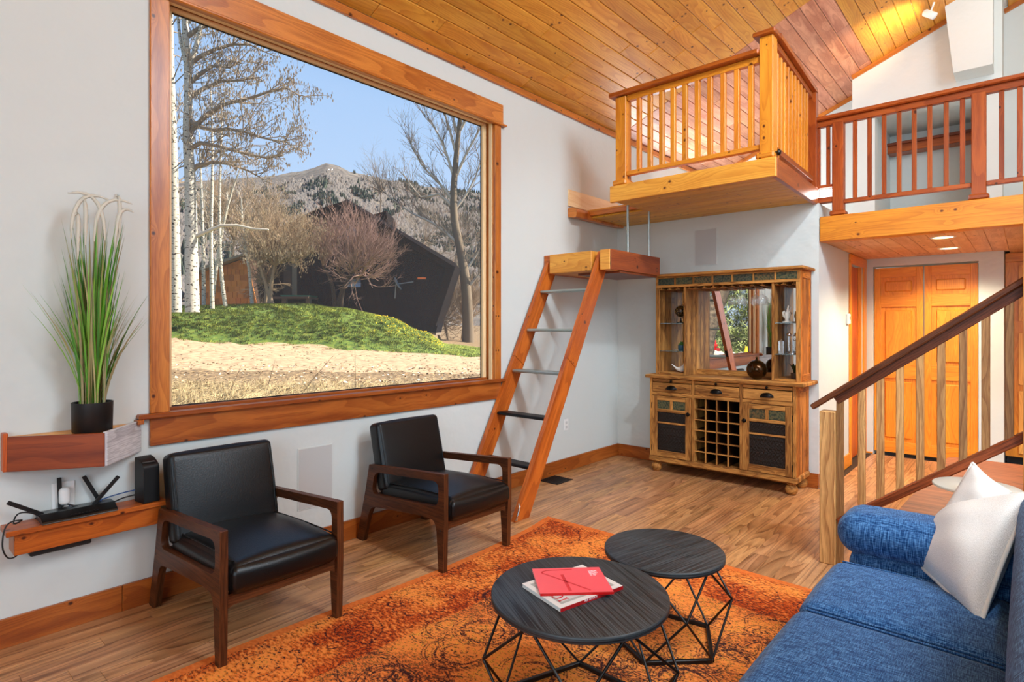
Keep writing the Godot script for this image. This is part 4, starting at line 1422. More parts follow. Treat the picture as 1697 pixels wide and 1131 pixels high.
func hutch_things() -> void:
	var clear := plain(Color(0.95, 0.97, 0.97, 0.05), 0.0)
	clear.refraction_enabled = true
	clear.refraction_scale = 0.05
	M.clear = clear
	var cup := plain(Color(0.9, 0.93, 0.93, 0.16), 0.02)
	cup.transparency = BaseMaterial3D.TRANSPARENCY_ALPHA
	# four hanging wine glasses
	var words := ["leftmost of the four wine glasses hanging upside down under the hutch's slate frieze", "second from the left of the four wine glasses hanging upside down in the hutch", "third from the left of the four wine glasses hanging upside down in the hutch", "rightmost of the four wine glasses hanging upside down, beside the hutch's right partition"]
	var us := [1214.0, 1228.5, 1251.5, 1263.0]
	for i in 4:
		var p := on(us[i], 490, 2, -5.52 + 0.07 * (i % 2))
		var o := thing("wine_glass", Vector3(p.x, 1.653, p.z), words[i], "wine glass", "glasses hanging in the hutch")
		var g := geo()
		lathe(g, [[0.034, 0.0], [0.042, 0.02], [0.041, 0.045], [0.03, 0.07], [0.012, 0.084], [0.004, 0.092]], 24)
		put("bowl", g, cup, o)
		g = geo()
		lathe(g, [[0.004, 0.092], [0.0035, 0.155], [0.006, 0.167], [0.032, 0.1715], [0.032, 0.1735], [0.0, 0.1735]], 20)
		put("stem", g, cup, o)
	# little globe
	var p := on(1112, 534, 2, -5.48)
	var gl := thing("desk_globe", Vector3(0.868, 1.4822, -5.47), "small black and gold globe on the hutch's upper left glass shelf", "globe")
	var g := geo()
	lathe(g, [[0.0, 0.0], [0.04, 0.0], [0.042, 0.006], [0.012, 0.012], [0.007, 0.03], [0.006, 0.045]], 20)
	put("base", g, M.black_gloss, gl)
	g = geo()
	ball(g, Vector3(0, 0.117, 0), 0.058, 24)
	var gm := mottled(51, 0.03, 3, [[0.0, Color(0.03, 0.03, 0.03)], [0.66, Color(0.04, 0.04, 0.04)], [0.7, Color(0.72, 0.52, 0.22)], [1.0, Color(0.8, 0.62, 0.3)]], 7.0, 0.3, 256)
	gm.uv1_world_triplanar = false
	put("sphere", g, gm, gl)
	g = geo()
	var arc := []
	for i in 17: arc.append(Vector3(cos(-1.7 + i * 0.2) * 0.067, 0.117 + sin(-1.7 + i * 0.2) * 0.067, 0).rotated(Vector3.UP, 0.6))
	tube(g, arc, 0.0035, 8)
	put("meridian_ring", g, M.black_gloss, gl)
	# potted succulent
	var su := thing("potted_succulent", Vector3(0.872, 1.2062, -5.48), "tiny green succulent in a blue pot on the hutch's lower left glass shelf", "plant")
	g = geo()
	lathe(g, [[0.0, 0.0], [0.03, 0.0], [0.036, 0.012], [0.036, 0.055], [0.031, 0.055], [0.031, 0.045], [0.0, 0.045]], 20)
	put("pot", g, plain(Color(0.16, 0.34, 0.42), 0.3), su)
	g = geo()
	for i in 26:
		var a := i * 2.4
		var r := 0.006 + 0.001 * i
		var d := Vector3(cos(a) * r, 0.05 + 0.035 * (1 - i / 30.0), sin(a) * r)
		tube(g, [Vector3(cos(a) * r * 0.4, 0.043, sin(a) * r * 0.4), d * Vector3(0.9, 0.9, 0.9) + Vector3(0, 0.004, 0), d * 1.12 + Vector3(0, 0.002, 0)], [0.003, 0.005, 0.0008], 5)
	put("leaves", g, plain(Color(0.3, 0.52, 0.2), 0.6), su)
	# white bird
	var bi := thing("bird_figurine", Vector3(0.885, 0.9902, -5.46), "white ceramic bird with an upturned tail at the bottom of the hutch's left niche", "figurine", "", 0.3)
	g = geo()
	var white := plain(Color(0.9, 0.88, 0.84), 0.35)
	tube(g, [Vector3(-0.10, 0.078, 0), Vector3(-0.075, 0.058, 0), Vector3(-0.045, 0.034, 0), Vector3(-0.012, 0.03, 0), Vector3(0.018, 0.04, 0), Vector3(0.033, 0.07, 0), Vector3(0.036, 0.095, 0), Vector3(0.042, 0.108, 0), Vector3(0.058, 0.101, 0), Vector3(0.068, 0.097, 0)], [0.003, 0.006, 0.017, 0.03, 0.033, 0.024, 0.02, 0.018, 0.007, 0.001], 14)
	put("body", g, white, bi)
	# smoked glass sphere with a knob
	p = on(1254, 611, 2, -5.40)
	var sp := thing("glass_orb", Vector3(p.x, 0.9682, p.z), "round smoky amber glass orb with a small knob on the hutch counter", "ornament")
	g = geo()
	ball(g, Vector3(0, 0.09, 0), 0.088, 36)
	put("orb", g, plain(Color(0.24, 0.15, 0.06), 0.06, 0.75), sp)
	g = geo()
	lathe(g, [[0.012, 0.174], [0.014, 0.182], [0.007, 0.188], [0.011, 0.196], [0.009, 0.206], [0.0, 0.209]], 16)
	put("knob", g, plain(Color(0.3, 0.22, 0.1), 0.12, 0.8), sp)
	# white hand sculpture: thumb and forefinger joined, three fingers up
	p = on(1304, 534, 2, -5.5)
	var ha := thing("hand_sculpture", Vector3(minf(p.x, 1.9), 1.4822, -5.5), "white hand sculpture with raised fingers on the hutch's upper right glass shelf", "sculpture", "", 0.5)
	g = geo()
	box(g, Vector3(0, 0.006, 0), Vector3(0.075, 0.012, 0.045), Basis(), 0.003)
	put("base", g, white, ha)
	g = geo()
	tube(g, [Vector3(0, 0.012, 0), Vector3(0, 0.03, 0), Vector3(0, 0.055, 0), Vector3(0.002, 0.078, 0), Vector3(0.003, 0.09, 0)], [0.017, 0.016, 0.025, 0.026, 0.016], 14)
	tube(g, [Vector3(0.0, 0.08, 0.004), Vector3(0.006, 0.115, 0.004), Vector3(0.012, 0.152, 0.002)], [0.009, 0.0085, 0.005], 10)
	tube(g, [Vector3(0.014, 0.078, 0.0), Vector3(0.024, 0.108, 0.0), Vector3(0.036, 0.14, -0.002)], [0.009, 0.008, 0.005], 10)
	tube(g, [Vector3(-0.014, 0.08, 0.004), Vector3(-0.028, 0.1, 0.012), Vector3(-0.036, 0.09, 0.02), Vector3(-0.036, 0.074, 0.02)], [0.009, 0.0085, 0.008, 0.006], 10)
	tube(g, [Vector3(-0.02, 0.05, 0.006), Vector3(-0.034, 0.06, 0.018), Vector3(-0.036, 0.074, 0.022)], [0.01, 0.009, 0.007], 10)
	tube(g, [Vector3(0.022, 0.07, 0.004), Vector3(0.03, 0.082, 0.016), Vector3(0.022, 0.07, 0.024)], [0.009, 0.009, 0.007], 10)
	put("hand", g, white, ha)
	# bar tools and a lantern
	p = on(1287, 588, 2, -5.46)
	var la := thing("candle_lantern", Vector3(1.822, 1.2062, -5.45), "narrow silver framed lantern on the hutch's lower right glass shelf", "lantern")
	g = geo()
	for x in [-0.016, 0.016]:
		for z in [-0.016, 0.016]:
			box(g, Vector3(x, 0.055, z), Vector3(0.005, 0.11, 0.005), Basis(), 0.001)
	box(g, Vector3(0, 0.004, 0), Vector3(0.04, 0.008, 0.04), Basis(), 0.001)
	box(g, Vector3(0, 0.112, 0), Vector3(0.042, 0.006, 0.042), Basis(), 0.001)
	put("frame", g, M.chrome, la)
	put_box("panes", Vector3(-0.015, 0.008, -0.015), Vector3(0.015, 0.109, 0.015), cup, la, 0.0)
	g = geo()
	tube(g, [Vector3(-0.01, 0.115, 0), Vector3(0, 0.13, 0), Vector3(0.01, 0.115, 0)], 0.0016, 6)
	put("loop", g, M.chrome, la)
	var bt := thing("bar_tool_set", Vector3(1.915, 1.2062, -5.47), "chrome bar tools hanging on a round headed stand in the hutch's right niche", "bar tools")
	g = geo()
	lathe(g, [[0.0, 0.0], [0.045, 0.0], [0.045, 0.008], [0.0, 0.01]], 24)
	tube(g, [Vector3(0, 0.008, 0), Vector3(0, 0.17, 0)], 0.004, 8)
	var ring := []
	for i in 19: ring.append(Vector3(cos(i * TAU / 18) * 0.04, 0.16, sin(i * TAU / 18) * 0.04))
	tube(g, ring, 0.004, 8, false)
	for i in 4:
		var a := i * TAU / 4 + 0.4
		tube(g, [Vector3(0, 0.165, 0), Vector3(cos(a) * 0.04, 0.16, sin(a) * 0.04)], 0.003, 6)
	put("stand", g, M.chrome, bt)
	for i in 4:
		var a := i * TAU / 4 + 0.4
		g = geo()
		var c := Vector3(cos(a) * 0.045, 0, sin(a) * 0.045)
		tube(g, [c + Vector3(0, 0.155, 0), c + Vector3(0, 0.07, 0), c + Vector3(0, 0.045, 0), c + Vector3(0, 0.025, 0)], [0.004, 0.0045, 0.008, 0.006], 8)
		ball(g, c + Vector3(0, 0.17, 0), 0.017, 12)
		put("tool", g, M.chrome, bt)
	# spiky dark plant low in the right niche
	var dp := thing("agave_plant", Vector3(1.93, 0.9902, -5.47), "small dark green spiky plant low in the hutch's right niche", "plant")
	g = geo()
	lathe(g, [[0.0, 0.0], [0.028, 0.0], [0.032, 0.05], [0.027, 0.05], [0.0, 0.04]], 18)
	put("pot", g, plain(Color(0.3, 0.22, 0.14), 0.5), dp)
	for i in 9:
		var a := i * 2.4
		g = geo()
		var d := Vector3(cos(a), 0, sin(a))
		var rows := []
		for k in 7:
			var t := k / 6.0
			var c := Vector3(0, 0.045, 0) + d * t * 0.05 + Vector3(0, 0.14 * t - 0.05 * t * t, 0)
			var ww := 0.011 * (1 - t) * (0.5 + t) * 1.6
			var sd := Vector3(-d.z, 0, d.x)
			rows.append([c - sd * ww, c - Vector3(0, 0.003, 0), c + sd * ww])
		sheet(g, rows)
		put("leaf", g, plain(Color(0.1, 0.2, 0.08), 0.4), dp)


# ------------------------------------------------------------------ armchairs

func chairs() -> void:
	var c := thing("armchair", Vector3.ZERO, "black leather armchair with dark walnut frame, nearest to the wall shelf with the router", "armchair", "black leather armchairs under the window")
	var hw := 0.295
	var side := rounded([Vector2(0.175, 0.528), Vector2(0.918, 0.585), Vector2(0.918, 0.30), Vector2(0.908, 0.007), Vector2(0.868, 0.007), Vector2(0.85, 0.25), Vector2(0.83, 0.30), Vector2(0.74, 0.305), Vector2(0.30, 0.264), Vector2(0.20, 0.25), Vector2(0.165, 0.19), Vector2(0.10, 0.0), Vector2(0.03, 0.0), Vector2(0.125, 0.32)], [0.006, 0.005, 0, 0.002, 0.002, 0.02, 0.03, 0.05, 0.05, 0.03, 0.03, 0.003, 0.003, 0.05], 6)
	var hole := rounded([Vector2(0.235, 0.488), Vector2(0.868, 0.536), Vector2(0.868, 0.385), Vector2(0.20, 0.337)], [0.055, 0.05, 0.06, 0.06], 8)
	for s in [-1.0, 1.0]:
		# ring of wood: outline and hole joined by a slit
		var g := geo()
		frame_with_hole(g, side, hole, 0.034, Transform3D(Basis(), Vector3(0, 0, s * (hw - 0.017))))
		put("side_frame", g, M.walnut_dark, c)
	var g := geo()
	var fr := rounded([Vector2(-hw + 0.034, 0.235), Vector2(-hw + 0.06, 0.25), Vector2(hw - 0.06, 0.25), Vector2(hw - 0.034, 0.235), Vector2(hw - 0.034, 0.30), Vector2(-hw + 0.034, 0.30)], [0, 0.02, 0.02, 0, 0, 0], 4)
	prism(g, fr, 0.024, Transform3D(Basis(Vector3(0, 0, 1), Vector3(0, 1, 0), Vector3(-1, 0, 0)), Vector3(0.885, 0, 0)))
	put("front_rail", g, M.walnut_dark, c)
	g = geo()
	prism(g, PackedVector2Array([Vector2(-hw + 0.034, 0.27), Vector2(hw - 0.034, 0.27), Vector2(hw - 0.034, 0.33), Vector2(-hw + 0.034, 0.33)]), 0.024, Transform3D(Basis(Vector3(0, 0, 1), Vector3(0, 1, 0), Vector3(-1, 0, 0)), Vector3(0.2, 0, 0)))
	put("back_rail", g, M.walnut_dark, c)
	# seat: thick pad swelling up in front
	g = geo()
	var seat_warp := func(p: Vector3) -> Vector3:
		var t := clampf((p.x + 0.36) / 0.72, 0.0, 1.0)
		return Vector3(p.x, p.y - 0.03 * (1.0 - t) + 0.008 * sin(t * PI), p.z * (1.0 + 0.1 * smoothstep(0.335, 0.37, p.x)))
	soft_box(g, Transform3D(Basis(), Vector3(0.585, 0.366, 0)), Vector3(0.715, 0.14, 2 * hw - 0.07), 0.045, Vector3(0.02, 0.05, 0.006), 18, seat_warp)
	var st := put("seat_cushion", g, M.leather, c)
	for s in [-1.0, 1.0]:
		g = geo()
		var sl := []
		for i in 14:
			var t := i / 13.0
			sl.append(Vector3(0.585, 0.366, 0) + seat_warp.call(Vector3(lerpf(-0.32, 0.325, t), 0.0755, s * (hw - 0.06))))
		tube(g, sl, 0.0035, 6)
		put("seam", g, M.leather, st)
	# back pad, leaning
	g = geo()
	var lean := Basis(Vector3(0, 0, 1), 0.24)
	soft_box(g, Transform3D(lean, Vector3(0.225, 0.578, 0)), Vector3(0.115, 0.45, 2 * hw - 0.055), 0.03, Vector3(0.016, 0.006, 0.004), 16)
	var bk := put("backrest", g, M.leather, c)
	for s in [-1.0, 1.0]:
		g = geo()
		tube(g, [Vector3(0.225, 0.578, 0) + lean * Vector3(0.055, -0.19, s * (hw - 0.048)), Vector3(0.225, 0.578, 0) + lean * Vector3(0.058, 0.0, s * (hw - 0.046)), Vector3(0.225, 0.578, 0) + lean * Vector3(0.053, 0.2, s * (hw - 0.048))], 0.0035, 6)
		put("seam", g, M.leather, bk)
	for s in [-1.0, 1.0]:
		for q in [Vector2(0.205, 0.505), Vector2(0.135, 0.29), Vector2(0.885, 0.25)]:
			g = geo()
			lathe(g, [[0.0, 0.001], [0.006, 0.001], [0.007, -0.001]], 10, Transform3D(Basis(Vector3(1, 0, 0), PI / 2 * s), Vector3(q.x, q.y, s * hw)))
			put("screw_plug", g, M.black, c)
	copy_of(c, Vector3(0.0, 0, -2.565), 0.0, "black leather armchair with dark walnut frame, beside the foot of the loft ladder")
	c.position = Vector3(0.0, 0, -1.31)


func frame_with_hole(g: Geo, outer: PackedVector2Array, inner: PackedVector2Array, depth: float, xf: Transform3D) -> void:
	# bridge the outline to the hole and triangulate
	var a := outer.duplicate()
	if Geometry2D.is_polygon_clockwise(a): a.reverse()
	var b := inner.duplicate()
	if not Geometry2D.is_polygon_clockwise(b): b.reverse()
	var bi := 0
	var bj := 0
	var best := 1e9
	for i in a.size():
		for j in b.size():
			if a[i].distance_to(b[j]) < best:
				best = a[i].distance_to(b[j])
				bi = i
				bj = j
	var poly := PackedVector2Array()
	for i in a.size() + 1: poly.append(a[(bi + i) % a.size()] + (Vector2(0.00006, 0.00006) if i == a.size() else Vector2.ZERO))
	for j in b.size() + 1: poly.append(b[(bj + j) % b.size()] + (Vector2(0.00006, 0.00006) if j == 0 else Vector2.ZERO))
	var idx := Geometry2D.triangulate_polygon(poly)
	if idx.is_empty(): print("frame: no triangles")
	for s in [-0.5, 0.5]:
		var nn: Vector3 = (xf.basis * Vector3(0, 0, s)).normalized()
		for i in range(0, idx.size(), 3):
			var p := []
			for k in 3: p.append(poly[idx[i + k]])
			g.tri(xf * Vector3(p[0].x, p[0].y, s * depth), xf * Vector3(p[1].x, p[1].y, s * depth), xf * Vector3(p[2].x, p[2].y, s * depth), nn, nn, nn, p[0] + g.off, p[1] + g.off, p[2] + g.off)
	for loop in [a, b]:
		for i in loop.size():
			var p: Vector2 = loop[i]
			var q: Vector2 = loop[(i + 1) % loop.size()]
			var d := q - p
			if d.length() < 1e-6: continue
			var nn := (xf.basis * Vector3(d.y, -d.x, 0)).normalized()
			var z := depth / 2
			var c := [xf * Vector3(p.x, p.y, -z), xf * Vector3(q.x, q.y, -z), xf * Vector3(q.x, q.y, z), xf * Vector3(p.x, p.y, z)]
			var u := [Vector2(p.x + p.y, 0) + g.off, Vector2(q.x + q.y, 0) + g.off, Vector2(q.x + q.y, depth) + g.off, Vector2(p.x + p.y, depth) + g.off]
			g.tri(c[0], c[1], c[2], nn, nn, nn, u[0], u[1], u[2])
			g.tri(c[0], c[2], c[3], nn, nn, nn, u[0], u[2], u[3])

# ------------------------------------------------------------------ rug, tables, books

func rug_image(W: int, H: int, LX: float, LZ: float) -> Image:
	# ornament first (curls, rosettes, border lines), then wear
	var mask := Image.create(W, H, false, Image.FORMAT_L8)
	var kr := RandomNumberGenerator.new()
	kr.seed = 77
	var sx := W / LX
	var dot := func(p: Vector2, r: float, a: float) -> void:
		var rr := maxi(1, int(r * sx))
		var cx := int(p.x * sx)
		var cy := int(p.y * sx)
		for y in range(maxi(0, cy - rr), mini(H, cy + rr + 1)):
			for x in range(maxi(0, cx - rr), mini(W, cx + rr + 1)):
				if (x - cx) * (x - cx) + (y - cy) * (y - cy) <= rr * rr:
					var c := Color(a, a, a)
					if mask.get_pixel(x, y).r < a: mask.set_pixel(x, y, c)
	var stroke := func(pts: Array, r0: float, r1: float, a: float) -> void:
		for i in pts.size() - 1:
			var n := maxi(2, int(pts[i].distance_to(pts[i + 1]) * sx / 2.0))
			for k in n:
				var t := (i + float(k) / n) / (pts.size() - 1)
				dot.call(pts[i].lerp(pts[i + 1], float(k) / n), lerpf(r0, r1, sin(t * PI)), a)
	var curl := func(c: Vector2, R: float, a0: float, turns: float, shrink: float, th: float, v: float) -> void:
		var pts := []
		for i in 22:
			var t := i / 21.0
			var a := a0 + t * turns
			pts.append(c + Vector2(cos(a), sin(a) * 0.9) * R * lerpf(1.0, shrink, t))
		stroke.call(pts, 0.001, th, v)
	# border along the four sides: rosettes in scalloped rings
	for e in [0.05, 0.075, 0.42, 0.455]:
		for zz in int(H / 3.0):
			if kr.randf() < 0.5:
				dot.call(Vector2(e + kr.randf_range(-0.004, 0.004), zz * 3.0 / sx), 0.002, 0.5)
				dot.call(Vector2(LX - e, zz * 3.0 / sx), 0.002, 0.5)
		for xx in int(W / 3.0):
			if kr.randf() < 0.5: dot.call(Vector2(xx * 3.0 / sx, e), 0.002, 0.5)
	var centres := []
	var z := 0.25
	while z < LZ:
		centres.append(Vector2(0.24, z))
		centres.append(Vector2(LX - 0.24, z))
		z += 0.42
	var xx := 0.66
	while xx < LX - 0.4:
		centres.append(Vector2(xx, 0.24))
		xx += 0.42
	for c in centres:
		for k in 3: curl.call(c, 0.16 - 0.045 * k, kr.randf() * TAU, kr.randf_range(2.0, 4.2), 1.0, 0.005, 0.62)
		for k in 12:
			var a := TAU * k / 12
			if kr.randf() < 0.6: curl.call(c + Vector2(cos(a), sin(a)) * 0.145, 0.03, a + 1.6, -3.2, 0.8, 0.006, 0.7)
		for k in 60: dot.call(c + Vector2.from_angle(kr.randf() * TAU) * kr.randf() * 0.16, kr.randf_range(0.003, 0.007), 0.8)
	# field: big curls and scallop rows
	for k in 220:
		var c := Vector2(kr.randf_range(0.5, LX - 0.5), kr.randf_range(0.5, LZ))
		var R := kr.randf_range(0.035, 0.13)
		var a0 := kr.randf() * TAU
		var sgn := 1.0 if kr.randf() < 0.5 else -1.0
		curl.call(c, R, a0, sgn * kr.randf_range(2.6, 5.0), kr.randf_range(0.55, 1.0), 0.013 if kr.randf() < 0.55 else 0.006, kr.randf_range(0.75, 1.0))
		curl.call(c, R + 0.022, a0 - 0.4, sgn * kr.randf_range(3.5, 5.5), 1.0, 0.003, 0.75)
		curl.call(c, R + 0.036, a0 - 0.6, sgn * kr.randf_range(3.5, 5.5), 1.0, 0.002, 0.5)
		for q in 16: dot.call(c + Vector2.from_angle(kr.randf() * TAU) * kr.randf() * R, kr.randf_range(0.003, 0.007), 0.8)
	var n1 := noise(201, 1.0, 3)
	var n2 := noise(202, 1.0, 2)
	var n3 := noise(203, 1.0, 2)
	var n4 := noise(204, 1.0, 1)
	var data := PackedByteArray()
	data.resize(W * H * 3)
	var md := mask.get_data()
	var rust := Color(0.80, 0.39, 0.18)
	var orange := Color(0.94, 0.56, 0.27)
	var gold := Color(0.97, 0.68, 0.27)
	var red := Color(0.70, 0.23, 0.07)
	var ink := Color(0.2, 0.12, 0.14)
	for y in H:
		for x in W:
			var px := x / sx
			var pz := y / sx
			var a := n1.get_noise_2d(px * 2.2, pz * 2.2)
			var b := n2.get_noise_2d(px * 24.0, pz * 60.0)
			var d := n3.get_noise_2d(px * 60.0, pz * 150.0)
			var e := n4.get_noise_2d(px * 5.0, pz * 3.0)
			var edge := minf(minf(px, LX - px), pz)
			var c := orange.lerp(rust, clampf(0.42 + a * 0.7 + b * 0.9, 0, 1))
			c = c.lerp(gold, clampf(b * 1.9 + d * 1.4 + e * 0.45 - 0.06, 0, 0.9))
			if edge < 0.47: c = c.lerp(red, clampf(0.34 + a * 0.8 + b * 0.7, 0, 0.8))
			if edge < 0.05: c = rust.lerp(orange, clampf(0.3 + b * 0.4, 0, 1))
			var m: float = md[y * W + x] / 255.0
			var wear := 0.62 + d * 1.5 + b * 0.8 + a * 0.5
			var dark := clampf(m * 1.75 * wear, 0, 0.92)
			if edge > 0.05: dark = maxf(dark, clampf((d * 1.5 + b * 0.9 + a * 0.7 - 0.42) * 2.6, 0, 0.72))
			c = c.lerp(ink, dark)
			var at := (y * W + x) * 3
			data[at] = int(clampf(c.r, 0, 1) * 255)
			data[at + 1] = int(clampf(c.g, 0, 1) * 255)
			data[at + 2] = int(clampf(c.b, 0, 1) * 255)
	return Image.create_from_data(W, H, false, Image.FORMAT_RGB8, data)


func rug_left(z: float) -> float:
	return 0.815 + 0.028 * sin((z + 2.9) * 2.6) - 0.05 * exp(-pow((z + 3.5) / 0.22, 2))


func rug_tables() -> void:
	var LX := 2.5
	var LZ := 3.9
	var r := thing("rug", Vector3.ZERO, "worn orange and rust patterned area rug under the two black nesting tables", "rug")
	var m := plain(Color(1, 1, 1), 0.95, 0.0, 0.15)
	m.albedo_texture = ImageTexture.create_from_image(rug_image(896, 1400, LX, LZ))
	m.heightmap_enabled = true
	m.heightmap_texture = noise_tex(5, 0.35, 2, [], 256)
	m.heightmap_scale = 0.06
	var g := geo(false)
	var rows := []
	var zf := -3.482
	for i in 41:
		var z := zf + LZ * i / 40.0
		var line := []
		for j in 26:
			var t := j / 25.0
			line.append(Vector3(lerpf(rug_left(z), 3.32, t), 0.0068, z + (-0.012 * sin(t * 5.0) if i == 0 else 0.0)))
		rows.append(line)
	# texture: u across, v along
	for i in 40:
		for j in 25:
			var q := [rows[i][j], rows[i + 1][j], rows[i + 1][j + 1], rows[i][j + 1]]
			var u := []
			for p in q: u.append(Vector2((p.x - rug_left(p.z)) / (3.32 - rug_left(p.z)), clampf((p.z - zf) / LZ, 0.0, 1.0)))
			g.tri(q[0], q[1], q[2], Vector3.UP, Vector3.UP, Vector3.UP, u[0], u[1], u[2])
			g.tri(q[0], q[2], q[3], Vector3.UP, Vector3.UP, Vector3.UP, u[0], u[2], u[3])
	# thickness at the edges seen
	for i in 40:
		var a: Vector3 = rows[i][0]
		var b: Vector3 = rows[i + 1][0]
		var dn := Vector3(0, -0.0063, 0)
		var nn := Vector3(-1, 0, 0)
		var ua := Vector2(0.004, (a.z - zf) / LZ)
		var ub := Vector2(0.004, (b.z - zf) / LZ)
		g.tri(a, b, b + dn, nn, nn, nn, ua, ub, ub)
		g.tri(a, b + dn, a + dn, nn, nn, nn, ua, ub, ua)
	for j in 25:
		var a: Vector3 = rows[0][j]
		var b: Vector3 = rows[0][j + 1]
		var dn := Vector3(0, -0.0063, 0)
		var nn := Vector3(0, 0, -1)
		g.tri(a, b, b + dn, nn, nn, nn, Vector2(j / 25.0, 0.002), Vector2(j / 25.0, 0.002), Vector2(j / 25.0, 0.002))
		g.tri(a, b + dn, a + dn, nn, nn, nn, Vector2(j / 25.0, 0.002), Vector2(j / 25.0, 0.002), Vector2(j / 25.0, 0.002))
	put("pile", g, m, r)

	nest_table(Vector3(2.205, 0.0072, -1.79), 0.455, 0.328, 0.34, "larger black round nesting table carrying two magazines", 0.86)
	nest_table(Vector3(2.2, 0.0072, -2.475), 0.415, 0.27, 0.16, "smaller black round nesting table with a bare top, nearer to the hutch", 0.95)

	# magazines
	var y := 0.4628
	var mg := thing("magazine", Vector3(0, 0, 0), "white magazine with a red spine lying under the red magazine on the larger table", "magazine", "magazines on the table")
	var a := Vector3(2.026, y, -1.672)
	var b := Vector3(2.252, y, -1.612)
	var c := Vector3(2.322, y, -1.908)
	page_block(mg, a, b, c, 0.013, plain(Color(0.88, 0.87, 0.85), 0.4), plain(Color(0.62, 0.02, 0.05), 0.35), plain(Color(0.86, 0.86, 0.84), 0.7))
	# printed grey frame and red title on the cover
	var eu := (b - c).normalized()
	var ev := (a - b).normalized()
	var L := (b - c).length()
	var Wd := (a - b).length()
	var top := y + 0.0133
	var strip := func(s0: float, s1: float, t0: float, t1: float, col: Color, lift: float, called: String) -> void:
		var gg := geo()
		var p := [b - eu * s0 + ev * t0, b - eu * s1 + ev * t0, b - eu * s1 + ev * t1, b - eu * s0 + ev * t1]
		for k in 4: p[k].y = top + lift
		for tr in [[0, 1, 2], [0, 2, 3]]: gg.tri(p[tr[0]], p[tr[1]], p[tr[2]], Vector3.UP, Vector3.UP, Vector3.UP, Vector2.ZERO, Vector2.ZERO, Vector2.ZERO)
		put(called, gg, plain(col, 0.4), mg)
	strip.call(0.022, L - 0.022, 0.022, Wd - 0.022, Color(0.66, 0.67, 0.65), 0.0002, "printed_frame")
	strip.call(0.034, L - 0.034, 0.034, Wd - 0.034, Color(0.80, 0.81, 0.80), 0.0004, "printed_picture")
	# title runs away from the spine along the near edge: only its first letters show
	var serif := SystemFont.new()
	serif.font_names = PackedStringArray(["Droid Serif"])
	var sans := SystemFont.new()
	sans.font_names = PackedStringArray(["Droid Sans"])
	var title := on(949, 992, 1, top)
	letters(mg, "IO", serif, 0.042, Vector3(title.x, top + 0.0006, title.z), ev, eu, Color(0.75, 0.02, 0.14), "title")
	# spine lettering
	var sp := b.lerp(c, 0.36)
	var out := Vector3.UP.cross(eu).normalized()
	if out.dot(a - b) > 0: out = -out
	letters(mg, "AIR AFRICA", sans, 0.009, Vector3(sp.x, y + 0.003, sp.z) + out * 0.0012, -eu if false else eu * -1.0, Vector3.UP, Color(0.95, 0.9, 0.9), "spine_lettering")

	y = 0.4765
	var rd := thing("magazine", Vector3.ZERO, "red magazine lying on top of the white one on the larger black table", "magazine", "magazines on the table")
	a = Vector3(1.984, y, -1.783)
	b = Vector3(2.143, y, -1.636)
	c = Vector3(2.333, y, -1.826)
	page_block(rd, a, b, c, 0.009, plain(Color(0.97, 0.36, 0.4), 0.3), plain(Color(0.75, 0.02, 0.03), 0.35), plain(Color(0.92, 0.88, 0.86), 0.7))
	eu = (c - b).normalized()
	ev = (a - b).normalized()
	L = (c - b).length()
	Wd = (a - b).length()
	top = y + 0.0093
	var at := func(s: float, t: float) -> Vector3:
		var p := b + eu * (s * L) + ev * (t * Wd)
		return Vector3(p.x, top, p.z)
	var ink := plain(Color(0.86, 0.17, 0.21), 0.4)
	var line := func(pts: Array, w: float, called: String) -> void:
		var gg := geo()
		for i in pts.size() - 1:
			var d: Vector3 = (pts[i + 1] - pts[i]).normalized()
			var sd: Vector3 = d.cross(Vector3.UP) * w
			var p := [pts[i] - sd, pts[i + 1] - sd, pts[i + 1] + sd, pts[i] + sd]
			for tr in [[0, 1, 2], [0, 2, 3]]: gg.tri(p[tr[0]], p[tr[1]], p[tr[2]], Vector3.UP, Vector3.UP, Vector3.UP, Vector2.ZERO, Vector2.ZERO, Vector2.ZERO)
		put(called, gg, ink, rd)
	# from the zoomed cover: a long bent stroke and a short thick one across it
	line.call([at.call(0.58, 0.93), at.call(0.20, 0.90), at.call(0.135, 0.86), at.call(0.12, 0.80), at.call(0.17, 0.74), at.call(0.43, 0.42), at.call(0.70, 0.08)], 0.0036, "cover_stroke")
	line.call([at.call(0.40, 0.72), at.call(0.42, 0.06)], 0.006, "cover_stroke")
	for k in 5:
		var q: Vector3 = at.call(0.79 + 0.024 * k, 0.86)
		letters(rd, ["SUMMER", "ISSUE", "ART AND", "PLACES", "N 12"][k], sans, 0.0085, q, -ev, eu * 1.0, Color(0.97, 0.9, 0.9), "cover_lettering")


func letters(parent: Node, text: String, font: Font, h: float, at: Vector3, along: Vector3, upward: Vector3, col: Color, called: String) -> void:
	var t := TextMesh.new()
	t.text = text
	t.font = font
	t.font_size = 64
	t.pixel_size = h / 46.0
	t.depth = 0.0004
	t.horizontal_alignment = HORIZONTAL_ALIGNMENT_LEFT
	t.vertical_alignment = VERTICAL_ALIGNMENT_BOTTOM
	var o := MeshInstance3D.new()
	o.name = numbered(parent, called)
	o.mesh = t
	o.material_override = plain(col, 0.5)
	var nn := along.cross(upward).normalized()
	o.transform = Transform3D(Basis(along.normalized(), upward.normalized(), nn), at)
	parent.add_child(o, true)


